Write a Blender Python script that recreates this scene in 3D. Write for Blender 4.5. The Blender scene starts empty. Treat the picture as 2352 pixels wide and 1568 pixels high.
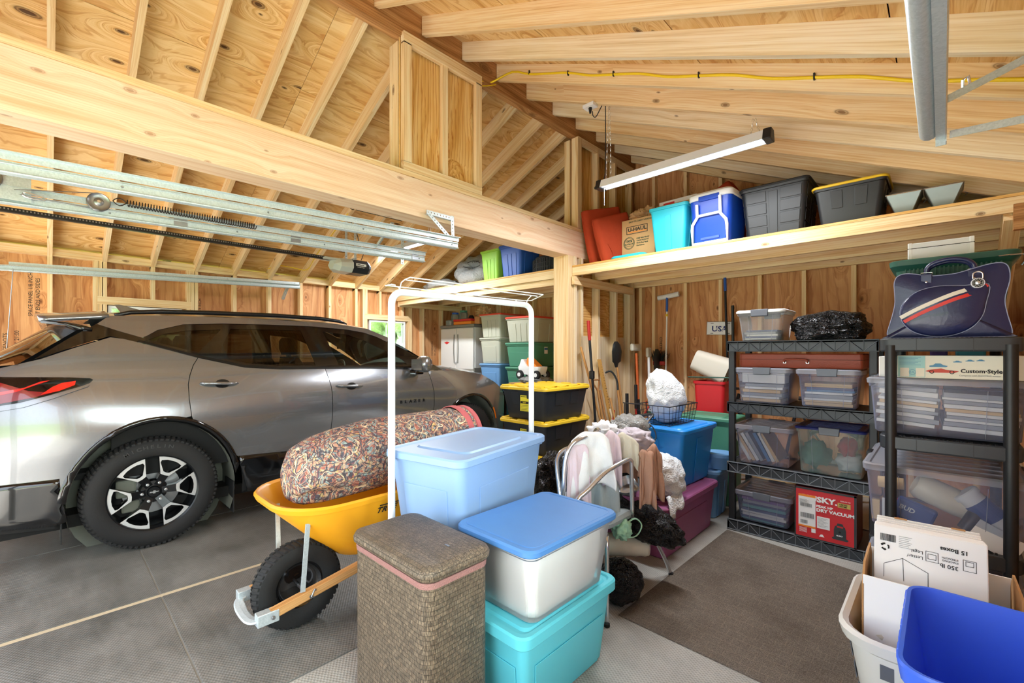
import bpy, bmesh, math, random
from mathutils import Vector, Matrix, noise
from mathutils.geometry import delaunay_2d_cdt
random.seed(7)
PI = math.pi
SC = bpy.context.scene
COL = SC.collection

# ---------------------------------------------------------------- camera, sky, sun, exposure
cam = bpy.data.cameras.new('camera')
cam.sensor_width = 36.0
cam.lens = 1027.0 / 2352 * 36.0
cam.shift_x = 0.0
cam.shift_y = 23.0 / 2352
cam.clip_start = 0.05
cam.clip_end = 200
camo = bpy.data.objects.new('camera', cam)
COL.objects.link(camo)
camo.location = (0, 0, 1.37)
camo.rotation_euler = (PI / 2, 0, math.radians(43.92))
SC.camera = camo

wd = bpy.data.worlds.new('world')
SC.world = wd
wd.use_nodes = True
wn = wd.node_tree
wn.nodes.clear()
wo = wn.nodes.new('ShaderNodeOutputWorld')
wb = wn.nodes.new('ShaderNodeBackground')
wtc = wn.nodes.new('ShaderNodeTexCoord')
wsep = wn.nodes.new('ShaderNodeSeparateXYZ')
wr = wn.nodes.new('ShaderNodeValToRGB')
wr.color_ramp.elements[0].position = 0.35
wr.color_ramp.elements[0].color = (0.60, 0.64, 0.62, 1)
wr.color_ramp.elements[1].position = 0.75
wr.color_ramp.elements[1].color = (0.78, 0.88, 1.0, 1)
wmr = wn.nodes.new('ShaderNodeMapRange')
wmr.inputs[1].default_value = -1
wmr.inputs[2].default_value = 1
wn.links.new(wtc.outputs['Generated'], wsep.inputs[0])
wn.links.new(wsep.outputs[2], wmr.inputs[0])
wn.links.new(wmr.outputs[0], wr.inputs[0])
wn.links.new(wr.outputs[0], wb.inputs[0])
wb.inputs[1].default_value = 2.1
wn.links.new(wb.outputs[0], wo.inputs[0])

sd = bpy.data.lights.new('sun', 'SUN')
sd.energy = 9.0
sd.angle = math.radians(3)
sd.color = (1.0, 0.95, 0.86)
so = bpy.data.objects.new('sun', sd)
COL.objects.link(so)
so.rotation_euler = (math.radians(14), math.radians(26), 0)   # high sun over the driveway, shining towards +Y

def door_fill(name, x0, x1, e):
    # added area lamp in an out-of-view doorway left open for brightness
    l = bpy.data.lights.new(name, 'AREA')
    l.shape = 'RECTANGLE'
    l.size = x1 - x0
    l.size_y = 2.1
    l.energy = e
    l.color = (0.93, 0.97, 1.0)
    o = bpy.data.objects.new(name, l)
    COL.objects.link(o)
    o.location = ((x0 + x1) / 2, -0.98, 1.1)
    o.rotation_euler = (-PI / 2, PI, 0)
    return o

wl_ = bpy.data.lights.new('window_fill_right', 'AREA')      # added lamp behind an unseen window, brightens sides facing right
wl_.shape = 'RECTANGLE'; wl_.size = 1.4; wl_.size_y = 1.0; wl_.energy = 34; wl_.color = (0.95, 0.98, 1.0)
wlo = bpy.data.objects.new('window_fill_right', wl_); COL.objects.link(wlo)
wlo.location = (.64, .5, 1.45); wlo.rotation_euler = (0, PI / 2, 0)
wlo.rotation_euler = (PI / 2, 0, PI / 2)
door_fill('door_fill_left', -6.1, -3.5, 118)
door_fill('door_fill_right', -2.7, 0.1, 118)

vs = SC.view_settings
vs.view_transform = 'Standard'
vs.look = 'None'
vs.gamma = 1.0
vs.use_curve_mapping = False
vs.exposure = 1.34
cy = SC.cycles
cy.max_bounces = 7
cy.diffuse_bounces = 4
cy.glossy_bounces = 3
cy.transmission_bounces = 5
cy.transparent_max_bounces = 12
cy.caustics_reflective = False
cy.caustics_refractive = False
cy.sample_clamp_indirect = 6.0
cy.use_denoising = True
cy.use_adaptive_sampling = True
cy.adaptive_threshold = 0.04

# ---------------------------------------------------------------- materials
MATS = {}
def lin(h):
    h = h.lstrip('#')
    r = [int(h[i:i + 2], 16) / 255 for i in (0, 2, 4)]
    return tuple([(c / 12.92 if c <= 0.04045 else ((c + 0.055) / 1.055) ** 2.4) for c in r] + [1.0])

class NT:
    def __init__(s, name):
        s.m = bpy.data.materials.new(name)
        s.m.use_nodes = True
        s.t = s.m.node_tree
        s.t.nodes.clear()
        s.out = s.t.nodes.new('ShaderNodeOutputMaterial')
    def n(s, typ, **kw):
        nd = s.t.nodes.new('ShaderNode' + typ)
        for k, v in kw.items():
            setattr(nd, k, v)
        return nd
    def l(s, a, b):
        s.t.links.new(a, b)
    def setin(s, nd, key, v):
        if hasattr(v, 'is_linked') or hasattr(v, 'links'):
            s.l(v, nd.inputs[key])
        else:
            nd.inputs[key].default_value = v
    def math(s, op, a, b=0.0, c=None):
        nd = s.n('Math', operation=op)
        s.setin(nd, 0, a); s.setin(nd, 1, b)
        if c is not None: s.setin(nd, 2, c)
        return nd.outputs[0]
    def noise(s, vec, scale=5, detail=3, rough=0.5, dist=0.0):
        nd = s.n('TexNoise')
        if vec is not None: s.l(vec, nd.inputs['Vector'])
        nd.inputs['Scale'].default_value = scale
        nd.inputs['Detail'].default_value = detail
        nd.inputs['Roughness'].default_value = rough
        nd.inputs['Distortion'].default_value = dist
        return nd.outputs['Fac']
    def ramp(s, fac, stops, interp='LINEAR'):
        nd = s.n('ValToRGB')
        cr = nd.color_ramp
        cr.interpolation = interp
        while len(cr.elements) < len(stops): cr.elements.new(0.5)
        for e, (p, c) in zip(cr.elements, stops):
            e.position = p
            e.color = c if len(c) == 4 else (*c, 1)
        s.l(fac, nd.inputs[0])
        return nd.outputs[0]
    def mix(s, fac, a, b, mode='MIX'):
        nd = s.n('Mix', data_type='RGBA', blend_type=mode)
        s.setin(nd, 0, fac); s.setin(nd, 6, a); s.setin(nd, 7, b)
        return nd.outputs[2]
    def mapping(s, vec, scale=(1, 1, 1), loc=(0, 0, 0), rot=(0, 0, 0)):
        nd = s.n('Mapping')
        s.l(vec, nd.inputs[0])
        nd.inputs['Scale'].default_value = scale
        nd.inputs['Location'].default_value = loc
        nd.inputs['Rotation'].default_value = rot
        return nd.outputs[0]
    def tc(s, which='Object'):
        return s.n('TexCoord').outputs[which]
    def bump(s, h, strength=0.3, dist=0.01):
        nd = s.n('Bump')
        nd.inputs['Strength'].default_value = strength
        nd.inputs['Distance'].default_value = dist
        s.l(h, nd.inputs['Height'])
        return nd.outputs[0]
    def bsdf(s, **kw):
        nd = s.n('BsdfPrincipled')
        for k, v in kw.items():
            s.setin(nd, k.replace('_', ' '), v)
        return nd
    def done(s, sh):
        s.l(sh, s.out.inputs[0])
        return s.m

def plain(name, hexc, rough=0.5, metal=0.0, spec=0.5, coat=0.0, var=0.0, bump=0.0, bscale=40, emit=0.0):
    if name in MATS: return MATS[name]
    t = NT(name)
    c = lin(hexc)
    col = c
    kw = {}
    if var > 0:
        f = t.noise(t.tc('Object'), 6, 4, 0.6)
        col = t.mix(f, tuple([x * (1 - var) for x in c[:3]] + [1]), tuple([min(1, x * (1 + var)) for x in c[:3]] + [1]))
    if bump > 0:
        kw['Normal'] = t.bump(t.noise(t.tc('Object'), bscale, 3, 0.6), bump, 0.01)
    b = t.bsdf(Base_Color=col, Roughness=rough, Metallic=metal, **kw)
    b.inputs['Specular IOR Level'].default_value = spec
    b.inputs['Coat Weight'].default_value = coat
    if emit:
        b.inputs['Emission Color'].default_value = c
        b.inputs['Emission Strength'].default_value = emit
    MATS[name] = t.done(b.outputs[0])
    return MATS[name]

def wood(name, light, mid, dark, knot='#5a3014', grain=22.0, flow=0.5, kd=1.0, kden=0.62, ksize=0.16, rough=0.62, along=0.9, kstr=0.6, lines=40, lstr=.3):
    """UV in metres, u runs with the grain."""
    t = NT(name)
    uv = t.tc('UV')
    vo = t.n('TexVoronoi', feature='F1')
    vo.voronoi_dimensions = '2D'
    nz = t.noise(t.mapping(uv, (3, 3, 1)), 1.0, 2)
    sep = t.n('SeparateXYZ'); t.l(uv, sep.inputs[0])
    kx = t.math('MULTIPLY', sep.outputs[0], 1.7 * kd)
    ky = t.math('MULTIPLY', sep.outputs[1], 3.6 * kd)
    kx = t.math('ADD', kx, t.math('MULTIPLY', nz, 0.3))
    cb = t.n('CombineXYZ'); t.l(kx, cb.inputs[0]); t.l(ky, cb.inputs[1])
    t.l(cb.outputs[0], vo.inputs['Vector'])
    vo.inputs['Scale'].default_value = 1.0
    dist = vo.outputs['Distance']
    sc_ = t.n('SeparateXYZ'); t.l(vo.outputs['Color'], sc_.inputs[0])
    present = t.math('GREATER_THAN', sc_.outputs[0], kden)
    size = t.math('MULTIPLY_ADD', sc_.outputs[1], ksize, ksize * 0.3)
    nd = t.math('DIVIDE', dist, size)
    kmask = t.math('MULTIPLY', present, t.math('SUBTRACT', 1.0, t.math('SMOOTH_MIN', 1.0, nd, 0.3)))
    kcore = t.ramp(kmask, [(0.0, (0, 0, 0)), (0.15, (0.25,) * 3), (0.28, (0.85,) * 3), (0.45, (.5,) * 3), (0.62, (1, 1, 1))])
    swirl = t.math('MULTIPLY', present, t.math('POWER', 2.718, t.math('MULTIPLY', t.math('MULTIPLY', dist, dist), -18.0)))
    big = t.noise(t.mapping(uv, (0.7 * along, 2.5, 1)), 1.0, 2, 0.5)
    gv = t.math('ADD', t.math('MULTIPLY', sep.outputs[1], grain), t.math('MULTIPLY', swirl, 3.5 * flow))
    gv = t.math('ADD', gv, t.math('MULTIPLY', big, 7.0 * flow))
    gc = t.n('CombineXYZ'); t.l(t.math('MULTIPLY', sep.outputs[0], along), gc.inputs[0]); t.l(gv, gc.inputs[1])
    g1 = t.noise(gc.outputs[0], 1.0, 4, 0.6)
    fine = t.noise(t.mapping(uv, (4, 160, 1)), 1.0, 2, 0.6)
    gg = t.math('MULTIPLY_ADD', fine, 0.22, t.math('MULTIPLY', g1, 0.85))
    col = t.ramp(gg, [(0.36, lin(dark)), (0.5, lin(mid)), (0.64, lin(light))])
    ln = t.math('MULTIPLY_ADD', sep.outputs[1], float(lines), t.math('MULTIPLY_ADD', g1, 2.2 * flow + .6, t.math('MULTIPLY_ADD', big, 3.0 * flow, t.math('MULTIPLY', swirl, 2.2 * flow))))
    sn = t.math('SINE', t.math('MULTIPLY', ln, 6.2832))
    lnf = t.ramp(sn, [(0.55, (0, 0, 0)), (0.98, (1, 1, 1))])
    brk = t.noise(t.mapping(uv, (1.6, 8, 1), (3, 9, 0)), 1.0, 3, 0.6)
    lnm = t.math('MULTIPLY', lnf, t.math('MULTIPLY', brk, lstr * 2))
    col = t.mix(lnm, col, lin(dark), 'MULTIPLY')
    blot = t.noise(t.mapping(uv, (1.1, 2.2, 1), (7, 3, 0)), 1.0, 3, 0.5)
    col = t.mix(t.math('MULTIPLY', blot, 0.22), col, lin(mid), 'MULTIPLY')
    col = t.mix(t.math('MULTIPLY', kcore, kstr), col, lin(knot))
    b = t.bsdf(Base_Color=col, Roughness=rough, Normal=t.bump(gg, 0.12, 0.004))
    b.inputs['Specular IOR Level'].default_value = 0.3
    MATS[name] = t.done(b.outputs[0])
    return MATS[name]

wood('lumber', '#f7e2bb', '#f0d1a0', '#dfb580', knot='#6e4220', grain=30, flow=0.25, kd=1.0, kden=0.5, ksize=0.055, kstr=0.8, lines=55, lstr=.25)
wood('lumber_pale', '#f8ead0', '#efdab4', '#dcc093', knot='#7d5430', grain=30, flow=0.2, kd=1.1, kden=0.6, ksize=0.05, kstr=0.75, lines=60, lstr=.2)
wood('beam_wood', '#f8e0c6', '#f2d0b0', '#e5bd96', knot='#9a5c34', grain=30, flow=0.3, kd=1.6, kden=0.42, ksize=0.085, kstr=0.6, lines=90, lstr=.22)
wood('roof_ply', '#f2d29a', '#e6bc7c', '#d09d5a', knot='#4a2a10', grain=8, flow=1.5, kd=1.1, kden=0.5, ksize=0.105, along=0.9, kstr=0.95, lines=11, lstr=.42)
wood('wall_ply', '#e4b07c', '#d39a66', '#b5784a', knot='#5e3016', grain=8, flow=0.9, kd=1.5, kden=0.6, ksize=0.07, along=0.8, kstr=0.8, lines=14, lstr=.32)
wood('gold_ply', '#f3cf8e', '#e6b56a', '#cc9446', knot='#8a4e1a', grain=12, flow=1.3, kd=0.8, kden=0.85, ksize=0.07, along=0.6, lines=34, lstr=.55)
wood('dark_board', '#cf9c66', '#b5804c', '#8d5c30', knot='#5a3014', grain=20, flow=0.4, lines=50, lstr=.3)
wood('handle_wood', '#dfb077', '#cf9c60', '#b07e48', knot='#a06c35', grain=30, flow=0.3, kden=0.97, lines=80, lstr=.3)

def galv(name='galvanised'):
    t = NT(name)
    v = t.n('TexVoronoi'); v.inputs['Scale'].default_value = 160
    t.l(t.tc('Object'), v.inputs['Vector'])
    sx = t.n('SeparateXYZ'); t.l(v.outputs['Color'], sx.inputs[0])
    col = t.ramp(sx.outputs[0], [(0, lin('#bcc6ca')), (1, lin('#ccd5d9'))])
    b = t.bsdf(Base_Color=col, Roughness=0.4, Metallic=0.35)
    MATS[name] = t.done(b.outputs[0])
galv()
plain('chrome', '#d6d9dd', 0.2, .85)
plain('steel', '#9a9da1', 0.35, 0.9)
plain('black_plastic', '#1b1c1f', 0.45)
plain('tote_black', '#26282c', 0.42, var=0.05)
plain('dark_metal', '#24262a', 0.4, 0.3)
plain('rubber', '#1a1a1b', 0.75, bump=0.15, bscale=120)
plain('white_metal', '#f2f4f5', 0.35)
plain('yellow_lid', '#f2c933', 0.42)
plain('paper_white', '#f1f0ee', 0.8)
plain('ink', '#22211f', 0.8)
plain('ink_green', '#234a38', 0.8)
plain('white_print', '#f4f4f2', 0.7)

def cloudy(name, hexc, dens=0.5, rough=0.25):
    """thin see-through plastic"""
    t = NT(name)
    c = lin(hexc)
    tr = t.n('BsdfTransparent')
    df = t.n('BsdfDiffuse'); df.inputs[0].default_value = c
    tl = t.n('BsdfTranslucent'); tl.inputs[0].default_value = c
    m1 = t.n('MixShader'); m1.inputs[0].default_value = 0.35
    t.l(df.outputs[0], m1.inputs[1]); t.l(tl.outputs[0], m1.inputs[2])
    m2 = t.n('MixShader')
    lw = t.n('LayerWeight'); lw.inputs[0].default_value = 0.25
    t.l(t.math('MINIMUM', t.math('MULTIPLY_ADD', lw.outputs['Facing'], 0.5, dens), 0.95), m2.inputs[0])
    t.l(tr.outputs[0], m2.inputs[1]); t.l(m1.outputs[0], m2.inputs[2])
    gl = t.n('BsdfGlossy'); gl.inputs['Roughness'].default_value = rough
    m3 = t.n('MixShader')
    fr = t.n('Fresnel'); fr.inputs[0].default_value = 1.4
    t.l(fr.outputs[0], m3.inputs[0])
    t.l(m2.outputs[0], m3.inputs[1]); t.l(gl.outputs[0], m3.inputs[2])
    MATS[name] = t.done(m3.outputs[0])
cloudy('clear_plastic', '#c6cdf0', 0.24, 0.2)
cloudy('clear_lid', '#d8dcea', 0.4, 0.2)
cloudy('frosted_plastic', '#f6f8fc', 0.16, 0.3)
cloudy('teal_clear', '#bcd2cf', 0.3, 0.25)

def glassy(name, tint, dens=0.0):
    t = NT(name)
    tr = t.n('BsdfTransparent'); tr.inputs[0].default_value = lin(tint)
    gl = t.n('BsdfGlossy'); gl.inputs['Roughness'].default_value = 0.02
    fr = t.n('Fresnel'); fr.inputs[0].default_value = 1.5
    m = t.n('MixShader')
    t.l(t.math('MULTIPLY_ADD', fr.outputs[0], 1.0, dens), m.inputs[0])
    t.l(tr.outputs[0], m.inputs[1]); t.l(gl.outputs[0], m.inputs[2])
    MATS[name] = t.done(m.outputs[0])
glassy('window_glass', '#f4faf6')
glassy('car_glass_tinted', '#7e7468', 0.03)
glassy('car_glass_clear', '#c2d0bf', 0.02)
glassy('car_glass_rear', '#6a6c6c', 0.16)

def car_paint():
    t = NT('car_paint')
    v = t.n('TexVoronoi'); v.inputs['Scale'].default_value = 1600
    t.l(t.tc('Object'), v.inputs['Vector'])
    sx = t.n('SeparateXYZ'); t.l(v.outputs['Color'], sx.inputs[0])
    col = t.ramp(sx.outputs[0], [(0, lin('#84868b')), (1, lin('#9a9ca1'))])
    b = t.bsdf(Base_Color=col, Roughness=0.24, Metallic=0.75)
    b.inputs['Coat Weight'].default_value = 1.0
    b.inputs['Coat Roughness'].default_value = 0.03
    MATS['car_paint'] = t.done(b.outputs[0])
car_paint()
plain('gloss_black', '#0c0c0e', 0.08, spec=0.6, coat=0.6)
plain('trim_black', '#121316', 0.25)
plain('dark_inside', '#0d0d0e', 0.8)
plain('machined', '#dcdee0', 0.3, 0.55)
plain('wheel_dark', '#1d1e21', 0.25, 0.5)
plain('liner', '#6f7268', 0.9, var=0.25)
plain('seat_leather', '#1c1a1a', 0.5)

def trash_bag(name='bag_black', hexc='#0b0b0d', rough=0.13):
    t = NT(name)
    oc = t.tc('Object')
    a = t.noise(t.mapping(oc, (1, 1, 1)), 17, 3, 0.6, 0.9)
    b_ = t.noise(t.mapping(oc, (1, 1, 2.5)), 75, 2, 0.5)
    h = t.math('MULTIPLY_ADD', b_, 0.35, a)
    b = t.bsdf(Base_Color=lin(hexc), Roughness=rough, Normal=t.bump(h, 1.0, 0.02 if rough > .2 else .05))
    MATS[name] = t.done(b.outputs[0])
trash_bag()
trash_bag('bag_white', '#e9edf0', 0.35)
trash_bag('bag_clear_grey', '#8f8f8b', 0.25)

def cloth(name, hexc, scale=260):
    t = NT(name)
    n1 = t.noise(t.tc('Object'), scale, 2, 0.7)
    n2 = t.noise(t.tc('Object'), 14, 3, 0.6)
    c = lin(hexc)
    col = t.mix(n2, tuple(x * 0.88 for x in c[:3]) + (1,), tuple(min(1, x * 1.08) for x in c[:3]) + (1,))
    b = t.bsdf(Base_Color=col, Roughness=0.95, Normal=t.bump(n1, 0.5, 0.004))
    b.inputs['Specular IOR Level'].default_value = 0.1
    MATS[name] = t.done(b.outputs[0])
cloth('towel_white', '#efeff1'); cloth('towel_pink', '#e7d3de'); cloth('towel_grey', '#a9b6bb')
cloth('towel_brown', '#b88f7a'); cloth('cloth_cream', '#ddd8c8'); cloth('cushion_red', '#b4472c', 118)
cloth('blanket', '#fffaf3', 60)

# ---------------------------------------------------------------- mesh helpers
class MB:
    """collects shapes into ONE mesh"""
    def __init__(s):
        s.v = []; s.f = []; s.uv = {}
    def add(s, vs, fs, uvs=None):
        o = len(s.v)
        s.v += [tuple(v) for v in vs]
        for i, f in enumerate(fs):
            if uvs is not None: s.uv[len(s.f)] = uvs[i]
            s.f.append([o + k for k in f])
        return s
    def box(s, x0, x1, y0, y1, z0, z1, M=None):
        vs = [Vector((x, y, z)) for x in (x0, x1) for y in (y0, y1) for z in (z0, z1)]
        if M is not None: vs = [M @ v for v in vs]
        return s.add(vs, [(0, 1, 3, 2), (4, 6, 7, 5), (0, 4, 5, 1), (2, 3, 7, 6), (0, 2, 6, 4), (1, 5, 7, 3)])
    def cbox(s, c, d, M=None):
        return s.box(c[0] - d[0] / 2, c[0] + d[0] / 2, c[1] - d[1] / 2, c[1] + d[1] / 2, c[2] - d[2] / 2, c[2] + d[2] / 2, M)
    def hexa(s, p):
        """8 points: bottom 4 ccw, top 4 ccw"""
        return s.add(p, [(3, 2, 1, 0), (4, 5, 6, 7), (0, 1, 5, 4), (1, 2, 6, 5), (2, 3, 7, 6), (3, 0, 4, 7)])
    def board(s, p0, p1, w, h, up=(0, 0, 1), plumb=False):
        """timber of cross section w (sideways) x h (along up) from p0 to p1 (centre line); UV in metres along the grain"""
        p0 = Vector(p0); p1 = Vector(p1)
        d = (p1 - p0); L = d.length; d = d / L
        up = Vector(up)
        sd_ = d.cross(up).normalized()
        if not plumb: up = sd_.cross(d).normalized()
        c = []
        for p in (p0, p1):
            for a, b in ((-1, -1), (1, -1), (1, 1), (-1, 1)):
                c.append(p + sd_ * (a * w / 2) + up * (b * h / 2))
        fs = [(0, 1, 2, 3), (7, 6, 5, 4), (0, 4, 5, 1), (1, 5, 6, 2), (2, 6, 7, 3), (3, 7, 4, 0)]
        ou = random.random() * 40; ov = random.random() * 40
        uvs = [[(ou, ov), (ou + 0.02, ov + w), (ou + 0.02, ov + w + h), (ou, ov + h)]] * 2
        for (sz, off) in ((w, 0), (h, .6), (w, 1.3), (h, 2.1)):
            uvs = uvs + [[(ou, ov + off), (ou + L, ov + off), (ou + L, ov + off + sz), (ou, ov + off + sz)]]
        # faces go side 0: verts 0,4,5,1
        return s.add(c, fs, uvs)
    def sheet(s, p, uv):
        return s.add(p, [(0, 1, 2, 3)], [uv])
    def cyl(s, p0, p1, r0, r1=None, n=16, caps=True):
        r1 = r0 if r1 is None else r1
        p0 = Vector(p0); p1 = Vector(p1)
        d = (p1 - p0).normalized()
        a = d.orthogonal().normalized(); b = d.cross(a)
        vs = []
        for p, r in ((p0, r0), (p1, r1)):
            for i in range(n):
                t = 2 * PI * i / n
                vs.append(p + a * (r * math.cos(t)) + b * (r * math.sin(t)))
        fs = [(i, (i + 1) % n, n + (i + 1) % n, n + i) for i in range(n)]
        if caps: fs += [tuple(range(n - 1, -1, -1)), tuple(range(n, 2 * n))]
        return s.add(vs, fs)
    def tube(s, pts, r, n=8, closed=False, smooth=0, flat=1.0):
        P = [Vector(p) for p in pts]
        if smooth: P = crom(P, smooth, closed)
        m = len(P)
        R = r if isinstance(r, (list, tuple)) else [r] * m
        vs = []; prev = None
        for i, p in enumerate(P):
            if closed: d = P[(i + 1) % m] - P[i - 1]
            else: d = P[min(i + 1, m - 1)] - P[max(i - 1, 0)]
            d.normalize()
            if prev is None:
                a = d.orthogonal().normalized()
                if abs(d.z) < 0.9: a = d.cross(Vector((0, 0, 1))).normalized()
            else:
                a = prev - d * prev.dot(d)
                a = a.normalized() if a.length > 1e-6 else d.orthogonal().normalized()
            prev = a
            b = d.cross(a)
            for k in range(n):
                t = 2 * PI * k / n
                vs.append(p + a * (R[i] * math.cos(t)) + b * (R[i] * flat * math.sin(t)))
        fs = []
        for i in range(m if closed else m - 1):
            j = (i + 1) % m
            for k in range(n):
                k2 = (k + 1) % n
                fs.append((i * n + k, i * n + k2, j * n + k2, j * n + k))
        if not closed:
            fs += [tuple(range(n - 1, -1, -1)), tuple((m - 1) * n + k for k in range(n))]
        return s.add(vs, fs)
    def lathe(s, prof, n=32, M=None, cap=False):
        """profile (r, z) around z"""
        vs = []
        for i in range(n):
            t = 2 * PI * i / n
            for r, z in prof:
                v = Vector((r * math.cos(t), r * math.sin(t), z))
                vs.append(M @ v if M is not None else v)
        m = len(prof); fs = []
        for i in range(n):
            j = (i + 1) % n
            for k in range(m - 1):
                fs.append((i * m + k, j * m + k, j * m + k + 1, i * m + k + 1))
        if cap:
            fs.append(tuple(i * m for i in range(n - 1, -1, -1)))
            fs.append(tuple(i * m + m - 1 for i in range(n)))
        return s.add(vs, fs)
    def loft(s, rings, caps=(True, True), closed=True):
        m = len(rings[0]); o = []
        for r in rings: o += list(r)
        fs = []
        for i in range(len(rings) - 1):
            for k in range(m if closed else m - 1):
                k2 = (k + 1) % m
                fs.append((i * m + k, i * m + k2, (i + 1) * m + k2, (i + 1) * m + k))
        if caps[0]: fs.append(tuple(range(m - 1, -1, -1)))
        if caps[1]: fs.append(tuple((len(rings) - 1) * m + k for k in range(m)))
        return s.add(o, fs)
    def prism(s, poly, z0, z1, M=None):
        n = len(poly)
        vs = [Vector((x, y, z)) for z in (z0, z1) for x, y in poly]
        if M is not None: vs = [M @ v for v in vs]
        return s.add(vs, [tuple(range(n - 1, -1, -1)), tuple(range(n, 2 * n))] + [(i, (i + 1) % n, n + (i + 1) % n, n + i) for i in range(n)])
    def grid(s, fn, nu, nv, uvs=False):
        vs = [fn(i / nu, j / nv) for i in range(nu + 1) for j in range(nv + 1)]
        fs = [(i * (nv + 1) + j, (i + 1) * (nv + 1) + j, (i + 1) * (nv + 1) + j + 1, i * (nv + 1) + j + 1) for i in range(nu) for j in range(nv)]
        return s.add(vs, fs)
    def xf(s, M):
        s.v = [tuple(M @ Vector(v)) for v in s.v]
        return s
    def build(s, name, mat, parent=None, smooth=False, bevel=0.0, solid=0.0, sub=0, seg=2, fixn=True):
        me = bpy.data.meshes.new(name)
        me.from_pydata(s.v, [], s.f)
        if s.uv:
            ul = me.uv_layers.new(name='UVMap')
            for pi, poly in enumerate(me.polygons):
                if pi in s.uv:
                    q = s.uv[pi]
                    for k, li in enumerate(poly.loop_indices): ul.data[li].uv = q[k % len(q)]
        me.validate()
        if fixn:
            bm = bmesh.new(); bm.from_mesh(me)
            bmesh.ops.recalc_face_normals(bm, faces=bm.faces)
            bm.to_mesh(me); bm.free()
        o = bpy.data.objects.new(name, me)
        COL.objects.link(o)
        m = MATS[mat] if isinstance(mat, str) else mat
        me.materials.append(m)
        if parent is not None: o.parent = parent
        if smooth:
            me.polygons.foreach_set('use_smooth', [True] * len(me.polygons))
            if smooth is not True:
                me.set_sharp_from_angle(angle=math.radians(smooth))
        if solid:
            md = o.modifiers.new('solid', 'SOLIDIFY'); md.thickness = solid; md.offset = 0
        if bevel:
            md = o.modifiers.new('bevel', 'BEVEL'); md.width = bevel; md.segments = seg; md.limit_method = 'ANGLE'; md.angle_limit = math.radians(40)
        if sub:
            md = o.modifiers.new('sub', 'SUBSURF'); md.levels = sub; md.render_levels = sub
        return o

def crom(P, k, closed=False):
    out = []; m = len(P)
    rng = range(m if closed else m - 1)
    for i in rng:
        a = P[(i - 1) % m] if closed or i > 0 else P[0]
        b = P[i]; c = P[(i + 1) % m]
        d = P[(i + 2) % m] if closed or i + 2 < m else P[-1]
        for j in range(k):
            t = j / k
            out.append(0.5 * ((2 * b) + (c - a) * t + (2 * a - 5 * b + 4 * c - d) * t * t + (3 * b - a - 3 * c + d) * t ** 3))
    if not closed: out.append(P[-1].copy())
    return out

def rr(w, d, r, z=0.0, k=5, cx=0.0, cy=0.0):
    """rounded rectangle ring"""
    r = min(r, w / 2 - 1e-4, d / 2 - 1e-4)
    pts = []
    for (sx, sy, a0) in ((1, 1, 0), (-1, 1, 90), (-1, -1, 180), (1, -1, 270)):
        for i in range(k + 1):
            a = math.radians(a0 + 90 * i / k)
            pts.append(Vector((cx + sx * (w / 2 - r) + r * math.cos(a), cy + sy * (d / 2 - r) + r * math.sin(a), z)))
    return pts

def tag(o, label=None, cat=None, group=None, kind=None):
    if label: o['label'] = label
    if cat: o['category'] = cat
    if group: o['group'] = group
    if kind: o['kind'] = kind
    return o

def thing(name, label, cat, loc=(0, 0, 0), rz=0.0, group=None, rx=0.0, ry=0.0):
    o = bpy.data.objects.new(name, None)
    o.empty_display_size = 0.1
    COL.objects.link(o)
    o.location = loc
    o.rotation_euler = (rx, ry, rz)
    return tag(o, label, cat, group)

def dup(root, loc=None, rz=None, label=None, group=None, rx=None):
    r = root.copy(); COL.objects.link(r)
    if loc is not None: r.location = loc
    if rz is not None: r.rotation_euler.z = rz
    if rx is not None: r.rotation_euler.x = rx
    if label: r['label'] = label
    if group: r['group'] = group
    for ch in list(root.children):
        c = ch.copy(); COL.objects.link(c); c.parent = r
        for g in ch.children:
            e = g.copy(); COL.objects.link(e); e.parent = c
    return r

def text(s, size, mat, parent, loc, right, up, name='lettering', ext=0.0006, sx=1.0, bold=0.0, align='LEFT', shear=0.0):
    cu = bpy.data.curves.new(name, 'FONT')
    cu.body = s
    cu.size = size
    cu.extrude = ext
    cu.offset = bold
    cu.align_x = align
    cu.shear = shear
    cu.resolution_u = 2
    cu.materials.append(MATS[mat])
    tmp = bpy.data.objects.new('tmp', cu)
    me = bpy.data.meshes.new_from_object(tmp)
    me.name = name
    bpy.data.objects.remove(tmp)
    bpy.data.curves.remove(cu)
    me.materials.clear(); me.materials.append(MATS[mat])
    o = bpy.data.objects.new(name, me)
    COL.objects.link(o)
    r = Vector(right).normalized(); u = Vector(up).normalized()
    n = r.cross(u)
    M = Matrix(((r.x * sx, u.x, n.x, loc[0]), (r.y * sx, u.y, n.y, loc[1]), (r.z * sx, u.z, n.z, loc[2]), (0, 0, 0, 1)))
    o.matrix_world = M
    if parent is not None:
        o.parent = parent
        o.matrix_local = M
    return o

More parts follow.
